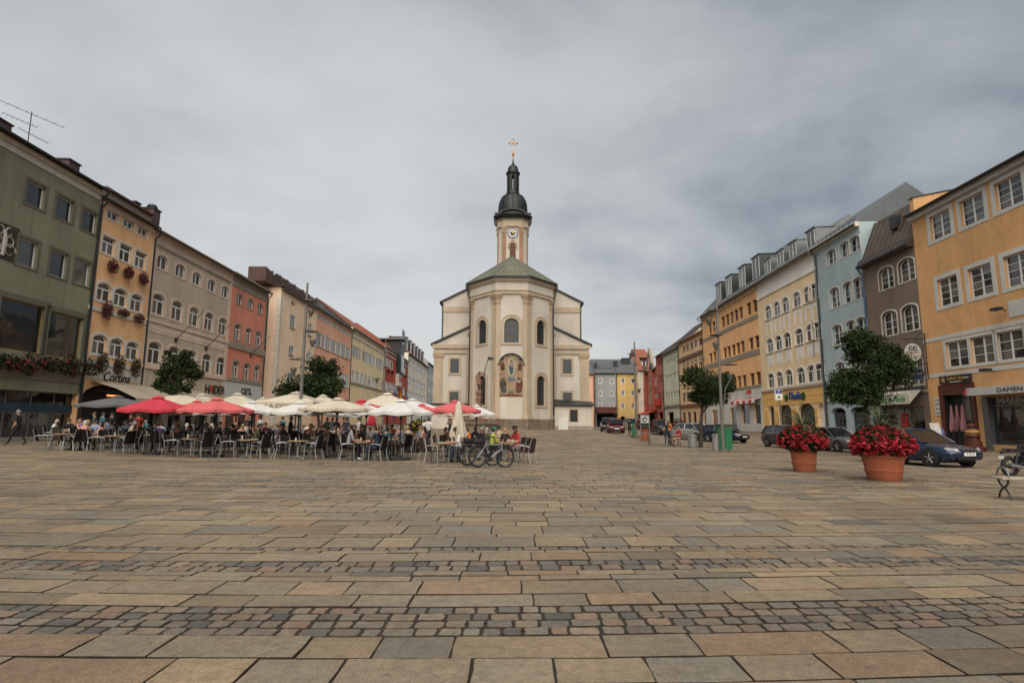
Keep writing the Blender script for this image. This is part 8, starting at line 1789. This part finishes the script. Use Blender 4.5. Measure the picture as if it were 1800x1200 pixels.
# ================================================================= bicycles
def bicycle(loc, rz, fm, label, bag=True, lean=.0):
    t = thing('bicycle', label, 'bicycle', loc, rz, 'bicycles parked at the cafe'); t.rotation_euler = (0, lean, rz); r = .345
    for x, nm in ((-.54, 'wheel'), (.56, 'wheel')):
        w = MB().tube([(r*math.cos(2*PI*i/28), 0, r*math.sin(2*PI*i/28)) for i in range(29)], .027, 7).build(nm, RUB, t, (x, 0, r+.025)); MB().tube([((r-.035)*math.cos(2*PI*i/28), 0, (r-.035)*math.sin(2*PI*i/28)) for i in range(29)], .012, 5).build('rim', IRON, w)
        s = MB()
        for i in range(14): a = 2*PI*i/14; s.tube([(.03*math.cos(a+.5), .02*(-1)**i, .03*math.sin(a+.5)), ((r-.03)*math.cos(a), 0, (r-.03)*math.sin(a))], .0025, 3)
        s.lathe([(.025, -.04), (.025, .04)], 8); s.v = [(x_, y_, z_) for x_, y_, z_ in s.v]; s.build('spokes', ALU, w)
        rf_ = MB().box(-.03, -.012, -.02, .03, .012, .02).build('reflector', mat('reflector_amber', (.6, .28, .02), .3, .1), w, (.0, 0, -.2))
    f = MB(); bb = (-.08, 0, .30); ht = (.36, 0, .86); hb = (.40, 0, .66); stp = (-.24, 0, .80)
    f.tube([hb, bb], .036, 7).tube([ht, (.30, 0, .80), stp], .024, 7).tube([bb, (-.29, 0, .95)], .020, 7).tube([ht, hb], .028, 7)
    for y in (-.055, .055): f.tube([(bb[0], y*.6, bb[2]), (-.54, y, r+.02)], .013, 5).tube([(stp[0], y*.4, stp[2]), (-.54, y, r+.02)], .011, 5); f.tube([(.41, y, .66), (.56, y, r+.02)], .016, 5)
    f.build('frame', fm, t); MB().box(-.02, -.045, .40, .22, .045, .52, 0, Matrix.Translation((.08, 0, -.02)) @ Matrix.Rotation(-.75, 4, 'Y')).build('battery', BLACK, t)
    MB().box(-.42, -.07, .955, -.17, .07, .995).box(-.2, -.035, .955, -.10, .035, .985).build('saddle', BLACK, t)
    MB().tube([(.34, 0, .88), (.33, 0, 1.02)], .016, 5).tube([(.24, -.30, 1.05), (.33, -.12, 1.03), (.33, .12, 1.03), (.24, .30, 1.05)], .014, 6).build('handlebar', IRON, t)
    for y in (-.30, .30): MB().tube([(.15, y, 1.05), (.26, y, 1.05)], .018, 6).build('grip', BLACK, t)
    MB().lathe([(.09, -.01), (.09, .01)], 14).build('chainring', IRON, t, (bb[0], -.06, bb[2])).rotation_euler = (PI/2, 0, 0)
    for s in (-1, 1): MB().tube([(bb[0], s*.07, bb[2]), (bb[0]+s*.15, s*.09, bb[2]-.08)], .010, 5).box(bb[0]+s*.15-.05, s*.09, bb[2]-.09, bb[0]+s*.15+.05, s*.09+s*.09, bb[2]-.07).build('pedal', IRON, t)
    for y0 in (-.06,): 
        g = MB()
        for x in (-.54, .56): g.tube([(x+(r+.05)*math.cos(a), 0, r+.025+(r+.05)*math.sin(a)) for a in [PI*.15+i*PI*.7/8 for i in range(9)]], .016, 5)
        g.build('mudguard', IRON, t)
    MB().tube([(-.75, -.05, .76), (-.35, -.05, .76)], .008, 4).tube([(-.75, .05, .76), (-.35, .05, .76)], .008, 4).tube([(-.72, .06, .76), (-.54, .06, r)], .008, 4).tube([(-.72, -.06, .76), (-.54, -.06, r)], .008, 4).build('rack', ALU, t)
    MB().tube([(-.10, .05, .29), (-.16, .22, .02)], .010, 5).build('kickstand', ALU, t)
    if bag:
        m = MB(); m.lathe([(.001, -.20), (.085, -.18), (.10, -.10), (.10, .10), (.085, .18), (.001, .20)], 12); M_ = Matrix.Translation((-.54, 0, .87)) @ Matrix.Rotation(PI/2, 4, 'Y'); m.v = [tuple(M_ @ Vector(v)) for v in m.v]; m.build('bag', BLACK, t, smooth=50)
    return t
p = gp(848, 20.7); bicycle((p.x-.1, p.y+.2, p.z+.004), R(38), mat('bike_black', (.02, .02, .022), .35, .1, coat=.4), 'dark bicycle with a black bag parked behind the silver framed one', True, .06)
p = gp(862, 20.2); bicycle((p.x+.03, p.y, p.z+.004), R(31), mat('bike_silver', (.30, .30, .30), .35, .1, metal=.5), 'silver framed bicycle parked at the cafe tables', True, .05)
# ================================================================= motorcycle at the edge
p = gp(1779, 17.9); t = thing('motorcycle', 'black motorcycle parked beside the orange house, cut by the picture edge', 'motorcycle', (p.x+.40, p.y+.1, p.z+.004), R(14)); r = .31
for x in (-.68, .72):
    w = MB().tube([((r-.05)*math.cos(2*PI*i/28), 0, (r-.05)*math.sin(2*PI*i/28)) for i in range(29)], .06, 8).build('wheel', RUB, t, (x, 0, r)); k = MB().lathe([(.20, -.02), (.20, .02)], 18)
    k = MB().tube([(.205*math.cos(2*PI*i/20), 0, .205*math.sin(2*PI*i/20)) for i in range(21)], .015, 5)
    for i in range(10): a = 2*PI*i/10; k.tube([(.04*math.cos(a), 0, .04*math.sin(a)), (.2*math.cos(a), 0, .2*math.sin(a))], .008, 4)
    k.build('rim', RIM, w); MB().tube([(0, -.06, 0), (0, .06, 0)], .06, 10).build('hub', IRON, w)
MB().box(-.25, -.14, .28, .28, .14, .62).lathe([(.14, .5), (.16, .62), (.12, .76)], 10, (.05, 0, 0)).build('engine', IRON, t); MB().lathe([(.001, -.32), (.13, -.28), (.16, 0), (.12, .26), (.001, .3)], 12).build('tank', PAINT['black'], t, (.16, 0, .84)).rotation_euler = (0, PI/2, 0)
MB().box(-.75, -.12, .74, -.12, .12, .84).build('seat', BLACK, t); MB().tube([(-.95, 0, .74), (-.70, 0, .78)], .05, 6).build('rear_fender', IRON, t); MB().box(-.99, -.07, .54, -.97, .07, .63).build('plate', SIGNW, t)
MB().tube([(.72, -.09, r), (.48, -.09, .95)], .025, 6).tube([(.72, .09, r), (.48, .09, .95)], .025, 6).build('fork', CHR, t); MB().tube([(.40, -.38, 1.08), (.48, -.1, 1.0), (.48, .1, 1.0), (.40, .38, 1.08)], .016, 6).build('handlebar', IRON, t)
MB().tube([(.25, -.17, .35), (-.1, -.2, .26), (-.75, -.22, .34), (-.95, -.22, .38)], [.03, .035, .05, .05], 8).build('exhaust', CHR, t); MB().lathe([(.10, 0), (.11, .08), (.001, .12)], 12).build('headlight', CHR, t, (.6, 0, .92)).rotation_euler = (0, PI/2, 0)
MB().tube([(-.68, -.1, r), (-.2, -.12, .42)], .03, 6).tube([(-.68, .1, r), (-.2, .12, .42)], .03, 6).tube([(-.6, -.13, .36), (-.45, -.13, .76)], .025, 6).build('swingarm', IRON, t); MB().tube([(0, .1, .3), (-.05, .3, .01)], .015, 5).build('kickstand', IRON, t)
